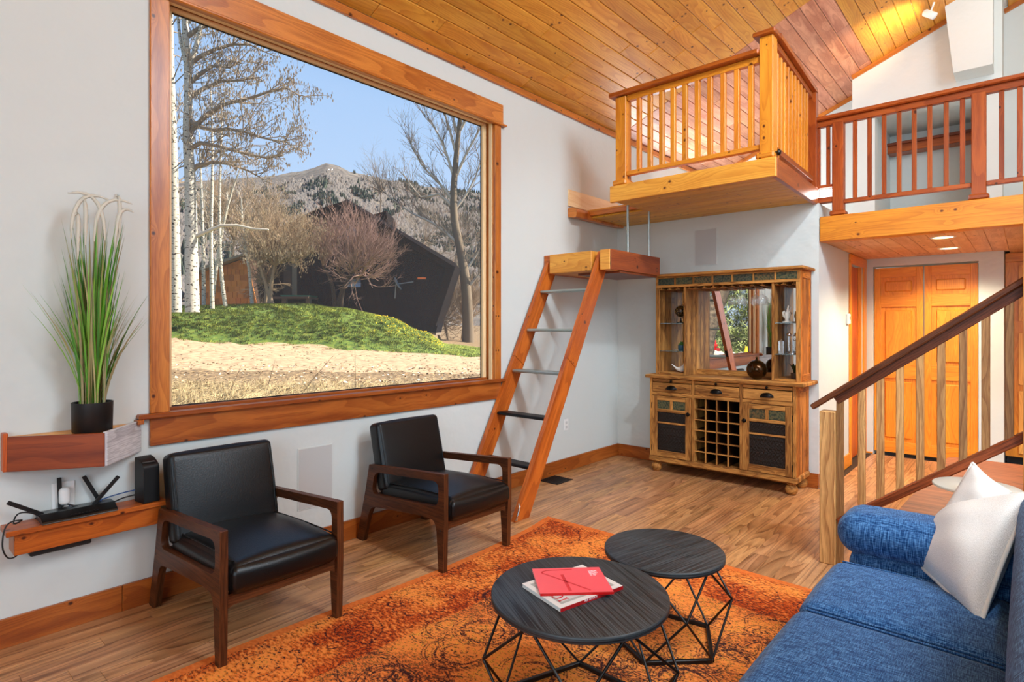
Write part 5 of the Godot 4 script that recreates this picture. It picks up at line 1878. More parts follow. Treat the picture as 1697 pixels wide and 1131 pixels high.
func page_block(o: Node3D, a: Vector3, b: Vector3, c: Vector3, th: float, cover: Material, spine: Material, paper: Material) -> void:
	# a, b, c: three corners of the lower cover; the spine runs from b to c
	var d := a + c - b
	var up := Vector3(0, th, 0)
	var slab := func(lo: float, hi: float, shrink: float, mat: Material, called: String) -> void:
		var g := geo()
		var ctr := (a + c) / 2.0
		var q := []
		for p in [a, b, c, d]: q.append(p + (ctr - p) * shrink)
		for k in 4:
			var p0: Vector3 = q[k]
			var p1: Vector3 = q[(k + 1) % 4]
			var nn := (p1 - p0).cross(Vector3.UP).normalized()
			if nn.dot((p0 + p1) / 2 - ctr) < 0: nn = -nn
			var w0 := p0 + Vector3(0, lo, 0)
			var w1 := p1 + Vector3(0, lo, 0)
			var x0 := p0 + Vector3(0, hi, 0)
			var x1 := p1 + Vector3(0, hi, 0)
			g.tri(w0, w1, x1, nn, nn, nn, Vector2.ZERO, Vector2.ZERO, Vector2.ZERO)
			g.tri(w0, x1, x0, nn, nn, nn, Vector2.ZERO, Vector2.ZERO, Vector2.ZERO)
		for s in [[hi, Vector3.UP], [lo, Vector3.DOWN]]:
			var e := Vector3(0, s[0], 0)
			g.tri(q[0] + e, q[1] + e, q[2] + e, s[1], s[1], s[1], Vector2.ZERO, Vector2.ZERO, Vector2.ZERO)
			g.tri(q[0] + e, q[2] + e, q[3] + e, s[1], s[1], s[1], Vector2.ZERO, Vector2.ZERO, Vector2.ZERO)
		put(called, g, mat, o)
	slab.call(0.0, 0.0007, 0.0, cover, "back_cover")
	slab.call(0.0007, th - 0.0007, 0.012, paper, "pages")
	slab.call(th - 0.0007, th, 0.0, cover, "front_cover")
	var g := geo()
	var inward := ((a - b).normalized()) * 0.0012
	var e := (c - b).normalized()
	box(g, (b + c) / 2.0 + up / 2.0 + inward * 0.2, Vector3((c - b).length(), th, 0.0022), Basis(e, Vector3.UP, e.cross(Vector3.UP)), 0.0003)
	put("spine", g, spine, o)


func nest_table(at: Vector3, h: float, r: float, phase: float, label: String, spread: float) -> void:
	var o := thing("nesting_table", at, label, "coffee table", "black nesting tables")
	var th := 0.026
	var g := geo()
	lathe(g, [[0.0, h - th], [r - 0.004, h - th], [r, h - th + 0.004], [r, h - 0.004], [r - 0.004, h], [0.0, h]], 72, Transform3D(Basis(Vector3.UP, -0.5 if r > 0.3 else 1.35), Vector3.ZERO))
	put("tabletop", g, M.black_wood, o)
	var n := 5
	var rb := r * 0.93
	var rk := r * 1.10
	var rt := r * 0.86
	var yk := (h - th) * 0.56
	g = geo()
	var ring := []
	for i in n + 1:
		var a := phase + TAU * i / n
		ring.append(Vector3(cos(a) * rb, 0.009, sin(a) * rb))
	for i in n:
		bar(g, ring[i], ring[i + 1], 0.016, 0.018)
	put("base_ring", g, M.wire, o)
	var top_ring := geo()
	for i in n:
		var a := phase + TAU * i / n
		var a2 := phase + TAU * (i + 1) / n
		bar(top_ring, Vector3(cos(a) * rt, h - th - 0.006, sin(a) * rt), Vector3(cos(a2) * rt, h - th - 0.006, sin(a2) * rt), 0.012, 0.01)
	put("top_ring", top_ring, M.wire, o)
	for i in n:
		var a := phase + TAU * i / n
		var a2 := phase + TAU * (i + 1) / n
		var am := (a + a2) / 2
		var k := Vector3(cos(am) * rk, yk, sin(am) * rk)
		for e in [a, a2]:
			g = geo()
			var lo := Vector3(cos(e) * rb, 0.012, sin(e) * rb)
			var hi := Vector3(cos(e) * rt, h - th - 0.002, sin(e) * rt)
			var kk := k + (lo - k) * 0.012
			tube(g, [lo, lo.lerp(kk, 0.97), k.lerp(kk, 0.6), hi.lerp(k, 0.97), hi], 0.0052, 8)
			put("rod", g, M.wire, o)


# ------------------------------------------------------------------ sofa, pillows, side table

func sofa() -> void:
	var o := thing("sofa", Vector3.ZERO, "blue slub fabric sofa with thick seat cushions along the right edge of the rug", "sofa")
	var D: Material = M.denim
	var g := geo()
	soft_box(g, Transform3D(Basis(), Vector3(3.27, 0.17, -1.95)), Vector3(0.82, 0.24, 2.24), 0.03, Vector3.ZERO, 6)
	put("base", g, D, o)
	for q in [[-2.815, -2.262], [-2.254, -1.50], [-1.49, -0.95]]:
		g = geo()
		var L: float = q[1] - q[0]
		soft_box(g, Transform3D(Basis(), Vector3(3.135, 0.365, (q[0] + q[1]) / 2)), Vector3(0.61, 0.165, L), 0.05, Vector3(0.012, 0.022, 0.0), 20)
		var c := put("seat_cushion", g, D, o)
		for s in [-1.0, 1.0]:
			g = geo()
			var sl := []
			for i in 15:
				var t := -1.0 + 2.0 * i / 14.0
				sl.append(Vector3(3.135 + t * 0.27, 0.4405 + 0.002 * (1 - t * t), (q[0] + q[1]) / 2 + s * (L / 2 - 0.008)))
			tube(g, sl, 0.004, 6)
			put("seam", g, D, c)
	g = geo()
	soft_box(g, Transform3D(Basis(), Vector3(3.56, 0.5, -1.95)), Vector3(0.25, 0.72, 2.24), 0.09, Vector3(0.02, 0.0, 0.0), 14)
	put("backrest", g, D, o)
	for z in [-2.96, -0.86]:
		g = geo()
		soft_box(g, Transform3D(Basis(), Vector3(3.28, 0.27, z)), Vector3(0.8, 0.42, 0.262), 0.03, Vector3.ZERO, 6)
		put("arm_body", g, D, o)
		g = geo()
		soft_box(g, Transform3D(Basis(), Vector3(3.255, 0.55, z)), Vector3(0.86, 0.18, 0.285), 0.088, Vector3(0.0, 0.012, 0.01), 18)
		put("arm_roll", g, D, o)
	for q in [Vector2(2.92, -3.0), Vector2(3.6, -3.0), Vector2(2.92, -0.85), Vector2(3.6, -0.85)]:
		g = geo()
		lathe(g, [[0.0, 0.0], [0.022, 0.0], [0.03, 0.055], [0.0, 0.055]], 14, Transform3D(Basis(), Vector3(q.x, 0.007 if q.x < 3.3 else 0.0005, q.y)))
		put("foot", g, M.walnut, o)

	pillow("off-white woven cushion standing in front, against the blue sofa's back", [ray_at(1512, 927, 2.42), ray_at(1622, 1046, 1.96), ray_at(1716, 812, 2.12), ray_at(1560, 852, 2.56)], 0.105)
	pillow("off-white woven cushion mostly hidden behind the front one, near the glass side table", [ray_at(1536, 888, 2.74), ray_at(1668, 930, 2.5), ray_at(1676, 818, 2.58), ray_at(1612, 768, 2.86)], 0.1)

	# round frosted glass side table between sofa and stairs
	var c := on(1618, 806, 1, 0.65)
	var t := thing("side_table", Vector3(c.x, 0.0005, c.z), "small round frosted glass side table between the sofa and the stair railing", "side table")
	g = geo()
	lathe(g, [[0.0, 0.636], [0.176, 0.636], [0.18, 0.639], [0.18, 0.648], [0.176, 0.651], [0.0, 0.651]], 48)
	var fg := plain(Color(0.84, 0.87, 0.83, 0.62), 0.3)
	fg.transparency = BaseMaterial3D.TRANSPARENCY_ALPHA
	put("glass_top", g, fg, t)
	g = geo()
	tube(g, [Vector3(0, 0.01, 0), Vector3(0, 0.635, 0)], 0.014, 12)
	put("stem", g, M.metal, t)
	g = geo()
	lathe(g, [[0.0, 0.0], [0.13, 0.0], [0.13, 0.008], [0.02, 0.014], [0.0, 0.014]], 32)
	put("base", g, M.metal, t)


func pillow(label: String, q: Array, puff: float) -> void:
	var o := thing("cushion", Vector3.ZERO, label, "cushion", "off-white cushions on the sofa")
	var n := ((q[1] - q[0]) as Vector3).cross(q[3] - q[0]).normalized()
	if n.dot(EYE - q[0]) < 0: n = -n
	var N := 22
	for s in [1.0, -1.0]:
		var g := geo(false)
		var rows := []
		for i in N + 1:
			var line := []
			var u := float(i) / N
			for j in N + 1:
				var v := float(j) / N
				# sides draw in a little between the pointed corners
				var uu := u + 0.035 * sin((v - 0.0) * PI) * (0.5 - u) * 2.0
				var vv := v + 0.035 * sin(u * PI) * (0.5 - v) * 2.0
				var p: Vector3 = (q[0].lerp(q[1], uu) as Vector3).lerp(q[3].lerp(q[2], uu), vv)
				var rim := minf(minf(u, 1 - u), minf(v, 1 - v))
				var hgt := pow(sin(u * PI) * sin(v * PI), 0.42) * puff
				hgt += 0.004 * sin(u * 9.0 + v * 5.0) * smoothstep(0.0, 0.2, rim) + 0.003 * sin(v * 17.0 - u * 6.0) * smoothstep(0.0, 0.25, rim)
				line.append(p + n * hgt * s)
			rows.append(line)
		sheet(g, rows, Vector2(0.5, 0.5), false)
		put("cover", g, M.linen, o)
	var g := geo()
	for k in 4:
		var pts := []
		for i in 17:
			var t := i / 16.0
			var u := [t, 1.0, 1.0 - t, 0.0][k] as float
			var v := [0.0, t, 1.0, 1.0 - t][k] as float
			var uu := u + 0.035 * sin(v * PI) * (0.5 - u) * 2.0
			var vv := v + 0.035 * sin(u * PI) * (0.5 - v) * 2.0
			pts.append((q[0].lerp(q[1], uu) as Vector3).lerp(q[3].lerp(q[2], uu), vv))
		tube(g, pts, 0.0072, 8)
	put("piping", g, M.cord, o)


# ------------------------------------------------------------------ left wall shelves, plant, router

func shelves() -> void:
	# angled box shelf
	var o := thing("corner_shelf", Vector3.ZERO, "angled wooden box shelf on the wall carrying the tall grass plant", "shelf")
	var y0 := 0.80
	var y1 := 0.955
	var A := Vector2(0.05, -0.452)
	var B := Vector2(0.252, -0.768)
	var Cc := Vector2(0.004, -0.978)
	var g := geo()
	bar(g, Vector3(A.x, (y0 + y1) / 2, A.y), Vector3(B.x, (y0 + y1) / 2, B.y), 0.02, y1 - y0)
	put("front_board", g, M.shelf_red, o)
	g = geo()
	bar(g, Vector3(B.x, (y0 + y1) / 2 + 0.002, B.y), Vector3(Cc.x, (y0 + y1) / 2 + 0.002, Cc.y), 0.02, y1 - y0 + 0.004)
	put("side_board", g, wood(45, 0.6, 0.3, Color(0.88, 0.88, 0.89), Color(0.62, 0.62, 0.64), 0.7, {"loops": 3.0, "straight": 60.0, "line": 0.5, "fibre": 0.4, "w": 256, "h": 128, "name": "whitewashed_wood"}), o).set_meta("label", "whitewashed side board")
	put_box("end_board", Vector3(0.001, y0, -0.452), Vector3(0.055, y1 + 0.016, -0.434), stained(M.fir, Color(1.0, 0.75, 0.6)), o, 0.002, 1)
	put_box("end_cleat", Vector3(0.001, y1 - 0.01, -0.985), Vector3(0.06, y1 + 0.012, -0.955), M.trim, o, 0.002)
	g = geo()
	prism(g, PackedVector2Array([Vector2(0.001, 0.452), Vector2(0.045, 0.452), Vector2(0.24, 0.765), Vector2(0.006, 0.968)]), 0.018, Transform3D(Basis(Vector3(1, 0, 0), Vector3(0, 0, -1), Vector3(0, 1, 0)), Vector3(0, y1 - 0.014, 0)), 1)
	put("top_board", g, stained(M.pine, Color(1.0, 0.9, 0.7)), o)

	# grass plant
	var p := thing("grass_plant", Vector3(0.128, y1 - 0.0045, -0.748), "tall artificial grass plant with white plumes in a black pot", "plant")
	g = geo()
	lathe(g, [[0.0, 0.0], [0.076, 0.0], [0.08, 0.004], [0.083, 0.14], [0.077, 0.14], [0.075, 0.12], [0.0, 0.12]], 40)
	put("pot", g, M.black, p)
	var greens := [Color(0.38, 0.62, 0.18), Color(0.55, 0.74, 0.28), Color(0.27, 0.5, 0.15), Color(0.66, 0.62, 0.42), Color(0.6, 0.55, 0.4)]
	var mats := []
	for c in greens:
		var m := plain(c, 0.5)
		m.backlight_enabled = true
		m.backlight = Color(c.r * 0.6, c.g * 0.7, c.b * 0.5)
		mats.append(m)
	var kr := RandomNumberGenerator.new()
	kr.seed = 4321
	for i in 230:
		var h := kr.randf_range(0.45, 1.0)
		var outw := kr.randf_range(0.01, 0.13) if h > 0.62 else kr.randf_range(0.05, 0.24)
		var a := kr.randf() * TAU
		var r0 := kr.randf() * 0.055
		var a0 := a + kr.randf_range(-0.9, 0.9)
		var base := Vector3(cos(a0) * r0, 0.115, sin(a0) * r0)
		var d := Vector3(cos(a) * 0.85, 0, sin(a))
		if d.x < 0: d.x *= 0.25
		var wdt := kr.randf_range(0.003, 0.0072)
		var sd := Vector3(-d.z, 0, d.x).normalized().rotated(Vector3.UP, kr.randf_range(-0.8, 0.8))
		g = geo()
		var rows := []
		for k in 8:
			var t := k / 7.0
			var c := base + d * outw * (0.25 * t + 0.75 * t * t) + Vector3(0, h * t * 0.94, 0)
			var ww := wdt * (1.0 - pow(t, 2.2)) * (0.7 + 0.6 * sin(minf(t * 2.5, 1.6)))
			rows.append([c - sd * ww, c + sd * ww])
		sheet(g, rows)
		put("blade", g, mats[kr.randi() % 5], p)
	# white bottlebrush plumes
	var plume := plain(Color(0.84, 0.82, 0.76), 0.95)
	plume.backlight_enabled = true
	plume.backlight = Color(0.4, 0.39, 0.36)
	for q in [[-0.105, 1.145, 0.10, -1.3], [-0.04, 1.12, 0.02, 1.5], [0.0, 1.14, 0.11, -1.2], [0.05, 1.15, -0.10, 1.3], [0.1, 1.1, 0.03, -0.6], [0.12, 1.16, 0.02, 1.0], [-0.075, 1.05, 0.03, 0.5]]:
		var z0: float = -q[0]
		var top: float = q[1]
		var stem0 := Vector3(0.01, 0.12, z0 * 0.2)
		var neck := Vector3(0.03, top - 0.24, z0 * 0.85)
		var pts := []
		for k in 9:
			var t := k / 8.0
			pts.append(neck + Vector3(0.01 * t, 0.20 * sin(t * 1.9) / 0.95, -q[2] * t * t + 0.045 * signf(q[3]) * t * t * t))
		g = geo()
		tube(g, [stem0, stem0.lerp(neck, 0.5) + Vector3(0, 0.02, 0), neck], 0.0014, 5)
		var stem := put("plume_stem", g, mats[4], p)
		g = geo()
		tube(g, pts, [0.003, 0.006, 0.008, 0.009, 0.009, 0.008, 0.007, 0.005, 0.002], 8)
		for k in 420:
			var t := kr.randf()
			var i := mini(int(t * 8), 7)
			var c: Vector3 = pts[i].lerp(pts[i + 1], t * 8 - i)
			var dv := Vector3(kr.randf_range(-1, 1), kr.randf_range(-0.6, 1), kr.randf_range(-1, 1)).normalized()
			var e := c + dv * 0.022 * (0.4 + 0.6 * sin(t * PI))
			var s2 := dv.cross(Vector3(0.3, 0.8, 0.5)).normalized() * 0.0006
			g.tri(c - s2, c + s2, e, dv, dv, dv, Vector2.ZERO, Vector2.ZERO, Vector2.ZERO)
		put("plume", g, plume, stem)

	# straight lower shelf
	var s := thing("wall_shelf", Vector3.ZERO, "narrow orange wooden wall shelf carrying the black router", "shelf")
	put_box("top_board", Vector3(0.001, 0.532, -1.065), Vector3(0.152, 0.556, -0.432), M.shelf_orange, s, 0.003, 2)
	put_box("apron", Vector3(0.112, 0.44, -1.04), Vector3(0.132, 0.532, -0.462), M.shelf_orange, s, 0.002, 2)
	put_box("end_cheek", Vector3(0.001, 0.44, -0.482), Vector3(0.112, 0.532, -0.462), M.casing, s, 0.001, 1)
	put_box("end_cheek", Vector3(0.001, 0.44, -1.04), Vector3(0.112, 0.532, -1.02), M.casing, s, 0.001, 1)
	# router
	var r := thing("router", Vector3(0.075, 0.557, -0.70), "black router with four angled antennas on the narrow wall shelf", "router")
	g = geo()
	prism(g, rounded([Vector2(-0.06, 0.0), Vector2(0.085, 0.0), Vector2(0.075, 0.012), Vector2(0.02, 0.034), Vector2(-0.06, 0.03)], 0.004, 3), 0.29, Transform3D(Basis(), Vector3.ZERO))
	put("body", g, M.black_gloss, r)
	for k in 8: put_box("status_slot", Vector3(0.058, 0.0165, -0.07 + k * 0.014), Vector3(0.066, 0.0195, -0.063 + k * 0.014), M.dark_metal, r, 0.0)
	var ends := [[Vector3(0.0, 0.028, 0.13), Vector3(0.015, 0.115, 0.255)], [Vector3(-0.05, 0.03, 0.055), Vector3(-0.05, 0.175, 0.06)], [Vector3(-0.05, 0.03, -0.10), Vector3(-0.045, 0.165, -0.035)], [Vector3(0.0, 0.03, -0.065), Vector3(0.012, 0.15, -0.165)]]
	for e in ends:
		g = geo()
		bar(g, e[0], e[1], 0.018, 0.008, Vector3.RIGHT, 0.002)
		put("antenna", g, M.black, r)
	# black cable modem tower
	var md := thing("modem", Vector3(0.085, 0.557, -0.99), "black upright modem with a slanted top at the right end of the narrow wall shelf", "modem")
	g = geo()
	prism(g, rounded([Vector2(-0.048, 0.0), Vector2(0.05, 0.0), Vector2(0.045, 0.185), Vector2(0.0, 0.215), Vector2(-0.048, 0.225)], [0.004, 0.004, 0.012, 0.02, 0.008], 4), 0.075, Transform3D(Basis(Vector3.UP, 0.15), Vector3.ZERO))
	put("case", g, M.black, md)
	put_box("top_cap", Vector3(-0.035, 0.2, -0.028), Vector3(0.03, 0.204, 0.028), plain(Color(0.3, 0.3, 0.3), 0.3), md, 0.001)
	# outlet plate with a white plug, behind the router
	var wp := thing("outlet_plate", Vector3(0.0006, 0.63, -0.66), "white outlet plate with a plugged-in adapter on the wall above the router", "outlet")
	put_box("plate", Vector3(0, -0.06, -0.045), Vector3(0.006, 0.075, 0.045), M.white, wp, 0.003)
	g = geo()
	soft_box(g, Transform3D(Basis(), Vector3(0.026, 0.012, 0.0)), Vector3(0.044, 0.085, 0.046), 0.02, Vector3.ZERO, 8)
	put("adapter", g, M.white, wp)
	var cab := thing("power_cables", Vector3.ZERO, "black and blue cables looping round the router on the narrow wall shelf", "cables")
	var cable := func(pts: Array, rr: float, mat: Material, called: String) -> void:
		var cv := Curve3D.new()
		cv.bake_interval = 0.01
		for i in pts.size():
			var dd: Vector3 = (pts[mini(i + 1, pts.size() - 1)] - pts[maxi(i - 1, 0)]) / 5.0
			cv.add_point(pts[i], -dd, dd)
		var gg := geo()
		tube(gg, Array(cv.get_baked_points()), rr, 7)
		put(called, gg, mat, cab)
	cable.call([Vector3(0.1, 0.575, -0.565), Vector3(0.11, 0.61, -0.525), Vector3(0.10, 0.615, -0.48), Vector3(0.10, 0.575, -0.465), Vector3(0.12, 0.59, -0.49), Vector3(0.13, 0.585, -0.44), Vector3(0.155, 0.52, -0.42), Vector3(0.15, 0.46, -0.43), Vector3(0.1, 0.425, -0.46), Vector3(0.02, 0.42, -0.5)], 0.0032, M.black, "power_cable")
	cable.call([Vector3(0.03, 0.60, -0.655), Vector3(0.04, 0.575, -0.64), Vector3(0.035, 0.563, -0.59), Vector3(0.02, 0.561, -0.55)], 0.003, M.black, "adapter_cable")
	cable.call([Vector3(0.03, 0.60, -0.67), Vector3(0.045, 0.58, -0.73), Vector3(0.03, 0.565, -0.83), Vector3(0.03, 0.58, -0.9), Vector3(0.05, 0.59, -0.955)], 0.0035, M.black, "adapter_cable")
	cable.call([Vector3(0.02, 0.59, -0.68), Vector3(0.035, 0.57, -0.70), Vector3(0.03, 0.6, -0.85), Vector3(0.05, 0.615, -0.955)], 0.003, plain(Color(0.12, 0.28, 0.5), 0.5), "network_cable")
	var us := thing("power_strip", Vector3(0.05, 0.425, -0.62), "flat black power strip hanging under the narrow wall shelf", "power strip")
	put_box("case", Vector3(-0.03, -0.014, -0.13), Vector3(0.055, 0.014, 0.10), M.black, us, 0.005)
	put_box("bracket", Vector3(-0.005, 0.014, -0.02), Vector3(0.01, 0.105, 0.02), M.black, us, 0.001)


func small_things() -> void:
	# a torchiere behind the sofa and a ridge spot, both unseen, added as fill
	var glow := plain(Color(1, 1, 1))
	glow.emission_enabled = true
	glow.emission = Color(1.0, 0.93, 0.82)
	glow.emission_energy_multiplier = 2.0
	var tl := thing("added_floor_lamp", Vector3(5.9, 0.0005, -1.0), "unseen black torchiere floor lamp with an upturned bowl added behind the blue sofa as fill light", "floor lamp")
	var tg := geo()
	lathe(tg, [[0.0, 0.0], [0.15, 0.0], [0.15, 0.02], [0.02, 0.03], [0.012, 0.05], [0.012, 1.72], [0.03, 1.74], [0.0, 1.75]], 24)
	put("stand", tg, M.black, tl)
	tg = geo()
	lathe(tg, [[0.03, 1.745], [0.12, 1.79], [0.17, 1.87], [0.165, 1.87], [0.115, 1.795], [0.03, 1.752]], 28)
	put("bowl", tg, M.white, tl)
	tg = geo()
	ball(tg, Vector3(0, 1.83, 0), 0.05, 14)
	put("bulb", tg, glow, tl)
	spot("torchiere_fill", Vector3(5.9, 1.9, -1.0), Vector3(5.7, 4.6, -1.4), 11.0, Color(0.92, 0.97, 1.0), 82.0, 0.1)
	var kl := thing("added_ridge_spotlight", Vector3(4.1, 4.95, -2.2), "unseen white spotlight added on the ridge of the vault to fill the hutch corner with light", "spotlight")
	tg = geo()
	lathe(tg, [[0.0, 0.06], [0.05, 0.06], [0.05, -0.05], [0.044, -0.05]], 20, Transform3D(Basis(Vector3(0, 0, 1), -0.6), Vector3.ZERO))
	put("head", tg, M.white, kl)
	tg = geo()
	lathe(tg, [[0.0, -0.045], [0.044, -0.045]], 20, Transform3D(Basis(Vector3(0, 0, 1), -0.6), Vector3.ZERO))
	put("lamp_face", tg, glow, kl)
	spot("ridge_fill", Vector3(4.05, 4.85, -2.25), Vector3(1.5, 0.3, -5.0), 11.0, Color(0.9, 0.96, 1.0), 36.0, 0.12)
	var frame := plain(Color(0.74, 0.735, 0.725), 0.7)
	var a := thing("wall_speaker", Vector3(0.0006, 0.475, -1.978), "flat pale grey in-wall speaker grille on the window wall between the two armchairs", "speaker grille", "flush speaker grilles")
	put_box("frame", Vector3(0, -0.198, -0.124), Vector3(0.004, 0.198, 0.124), M.wall, a, 0.001)
	put_box("grille", Vector3(0.003, -0.191, -0.117), Vector3(0.0055, 0.191, 0.117), frame, a, 0.001)
	var b := thing("wall_speaker", Vector3(1.028, 2.25, ZB + 0.0006), "flat pale grey in-wall speaker grille on the back wall above the hutch", "speaker grille", "flush speaker grilles")
	put_box("frame", Vector3(-0.118, -0.184, 0), Vector3(0.118, 0.184, 0.004), M.wall, b, 0.001)
	put_box("grille", Vector3(-0.111, -0.177, 0.003), Vector3(0.111, 0.177, 0.0055), frame, b, 0.001)
	var o := thing("wall_outlet", Vector3(0.0006, 0.462, -4.72), "small white wall outlet on the window wall behind the ladder", "outlet")
	put_box("plate", Vector3(0, -0.058, -0.035), Vector3(0.005, 0.058, 0.035), M.white, o, 0.002)
	for y in [-0.022, 0.022]: put_box("socket", Vector3(0.004, y - 0.014, -0.016), Vector3(0.0065, y + 0.014, 0.016), plain(Color(0.78, 0.78, 0.77), 0.4), o, 0.002)
	var v := thing("floor_vent", Vector3(0.14, 0.0006, -4.37), "black metal floor register near the baseboard behind the ladder", "floor vent")
	put_box("frame", Vector3(-0.11, 0, -0.125), Vector3(0.11, 0.004, 0.125), M.dark_metal, v, 0.001)
	for i in 9: put_box("slat", Vector3(-0.09, 0.0035, -0.105 + i * 0.024), Vector3(0.09, 0.0065, -0.094 + i * 0.024), M.black, v, 0.001)

# ------------------------------------------------------------------ outside the picture window

func table(us: Array, vs: Array, u: float) -> float:
	if u <= us[0]: return vs[0]
	for i in us.size() - 1:
		if u <= us[i + 1]:
			return lerpf(vs[i], vs[i + 1], smoothstep(us[i], us[i + 1], u))
	return vs[-1]


func ground_y(u: float, w: float) -> float:
	# height of the land at bearing u and distance w
	var ks := [2.5, 7.0, 10.0, 13.0, 19.0, 24.0, 32.0, 60.0, 200.0]
	var road := table([283, 400, 560, 700, 797], [563, 570, 579, 585, 592], u)
	var crest := table([283, 500, 560, 640, 700, 745, 797], [509, 505, 512, 528, 552, 576, 582], u)
	var back := table([283, 600, 740, 797], [513, 516, 566, 570], u)
	var vs := [960.0, 676.0, 640.0, table([283, 797], [606, 613], u), road, crest, back, minf(back, 552.0), 540.0]
	var y := 0.0
	for i in ks.size() - 1:
		if w <= ks[i + 1] or i == ks.size() - 2:
			var t := clampf((w - ks[i]) / (ks[i + 1] - ks[i]), 0.0, 1.0)
			var ya: float = 1.45 - (vs[i] - HY) * ks[i] / F
			var yb: float = 1.45 - (vs[i + 1] - HY) * ks[i + 1] / F
			# a rounded crest
			if i == 4: t = sin(t * PI / 2)
			y = lerpf(ya, yb, t)
			break
	return y


func land(u: float, w: float) -> Vector3:
	var p := ray_at(u, HY, w)
	p.y = ground_y(u, w)
	return p


func land_patch(called: String, w0: float, w1: float, nw: int, mat: Material, label: String, category: String, wob := 0.0) -> void:
	var g := geo(false)
	var us := []
	for i in 66: us.append(-260.0 + i * 22.0)
	var nz := noise(301, 1.0, 3)
	for j in nw:
		for i in us.size() - 1:
			var q := []
			for e in [[i, j], [i + 1, j], [i + 1, j + 1], [i, j + 1]]:
				var w := lerpf(w0, w1, float(e[1]) / nw)
				if e[1] == 0 or e[1] == nw: w += wob * nz.get_noise_1d(us[e[0]] * 0.011 + snappedf(w, 0.1) * 7.0) * (1.0 if w > 2.6 else 0.0)
				var p := land(us[e[0]], w)
				p.y += 0.035 * nz.get_noise_2d(p.x * 1.4, p.z * 1.4)
				q.append(p)
			if q.any(func(p): return p.x > -0.26): continue
			var nn: Vector3 = (q[1] - q[0]).cross(q[3] - q[0]).normalized()
			if nn.y < 0: nn = -nn
			g.tri(q[0], q[1], q[2], nn, nn, nn, Vector2(q[0].x, q[0].z), Vector2(q[1].x, q[1].z), Vector2(q[2].x, q[2].z))
			g.tri(q[0], q[2], q[3], nn, nn, nn, Vector2(q[0].x, q[0].z), Vector2(q[2].x, q[2].z), Vector2(q[3].x, q[3].z))
	tag(put(called, g, mat), label, category, "", "structure")


func scatter(called: String, mesh: Mesh, mat: Material, places: Array, label: String, category: String, tints := []) -> void:
	var mm := MultiMesh.new()
	mm.transform_format = MultiMesh.TRANSFORM_3D
	mm.use_colors = tints.size() > 0
	mm.mesh = mesh
	mm.instance_count = places.size()
	for i in places.size():
		mm.set_instance_transform(i, places[i])
		if tints.size(): mm.set_instance_color(i, tints[i])
	var o := MultiMeshInstance3D.new()
	o.name = called
	o.multimesh = mm
	o.material_override = mat
	add_child(o)
	tag(o, label, category, "", "stuff")


func tuft(n: int, h: float, spread: float, w: float, kr: RandomNumberGenerator, bend := 0.5) -> ArrayMesh:
	var g := geo(false)
	for i in n:
		var a := kr.randf() * TAU
		var d := Vector3(cos(a), 0, sin(a))
		var hh := h * kr.randf_range(0.5, 1.0)
		var b := d * kr.randf() * spread * 0.4
		var sd := Vector3(-d.z, 0, d.x) * w
		var p1 := b + d * spread * 0.35 + Vector3(0, hh * 0.6, 0)
		var p2 := b + d * spread * (0.7 + bend) + Vector3(0, hh * (1.0 - bend * 0.5), 0)
		var k := kr.randf_range(0.75, 1.15)
		g.tint = Color(k, k, k)
		var nn := (Vector3.UP + d * 0.6).normalized()
		g.tri(b - sd, b + sd, p1 + sd * 0.7, nn, nn, nn, Vector2.ZERO, Vector2.ZERO, Vector2.ZERO)
		g.tri(b - sd, p1 + sd * 0.7, p1 - sd * 0.7, nn, nn, nn, Vector2.ZERO, Vector2.ZERO, Vector2.ZERO)
		g.tri(p1 - sd * 0.7, p1 + sd * 0.7, p2, nn, nn, nn, Vector2.ZERO, Vector2.ZERO, Vector2.ZERO)
	return g.mesh()


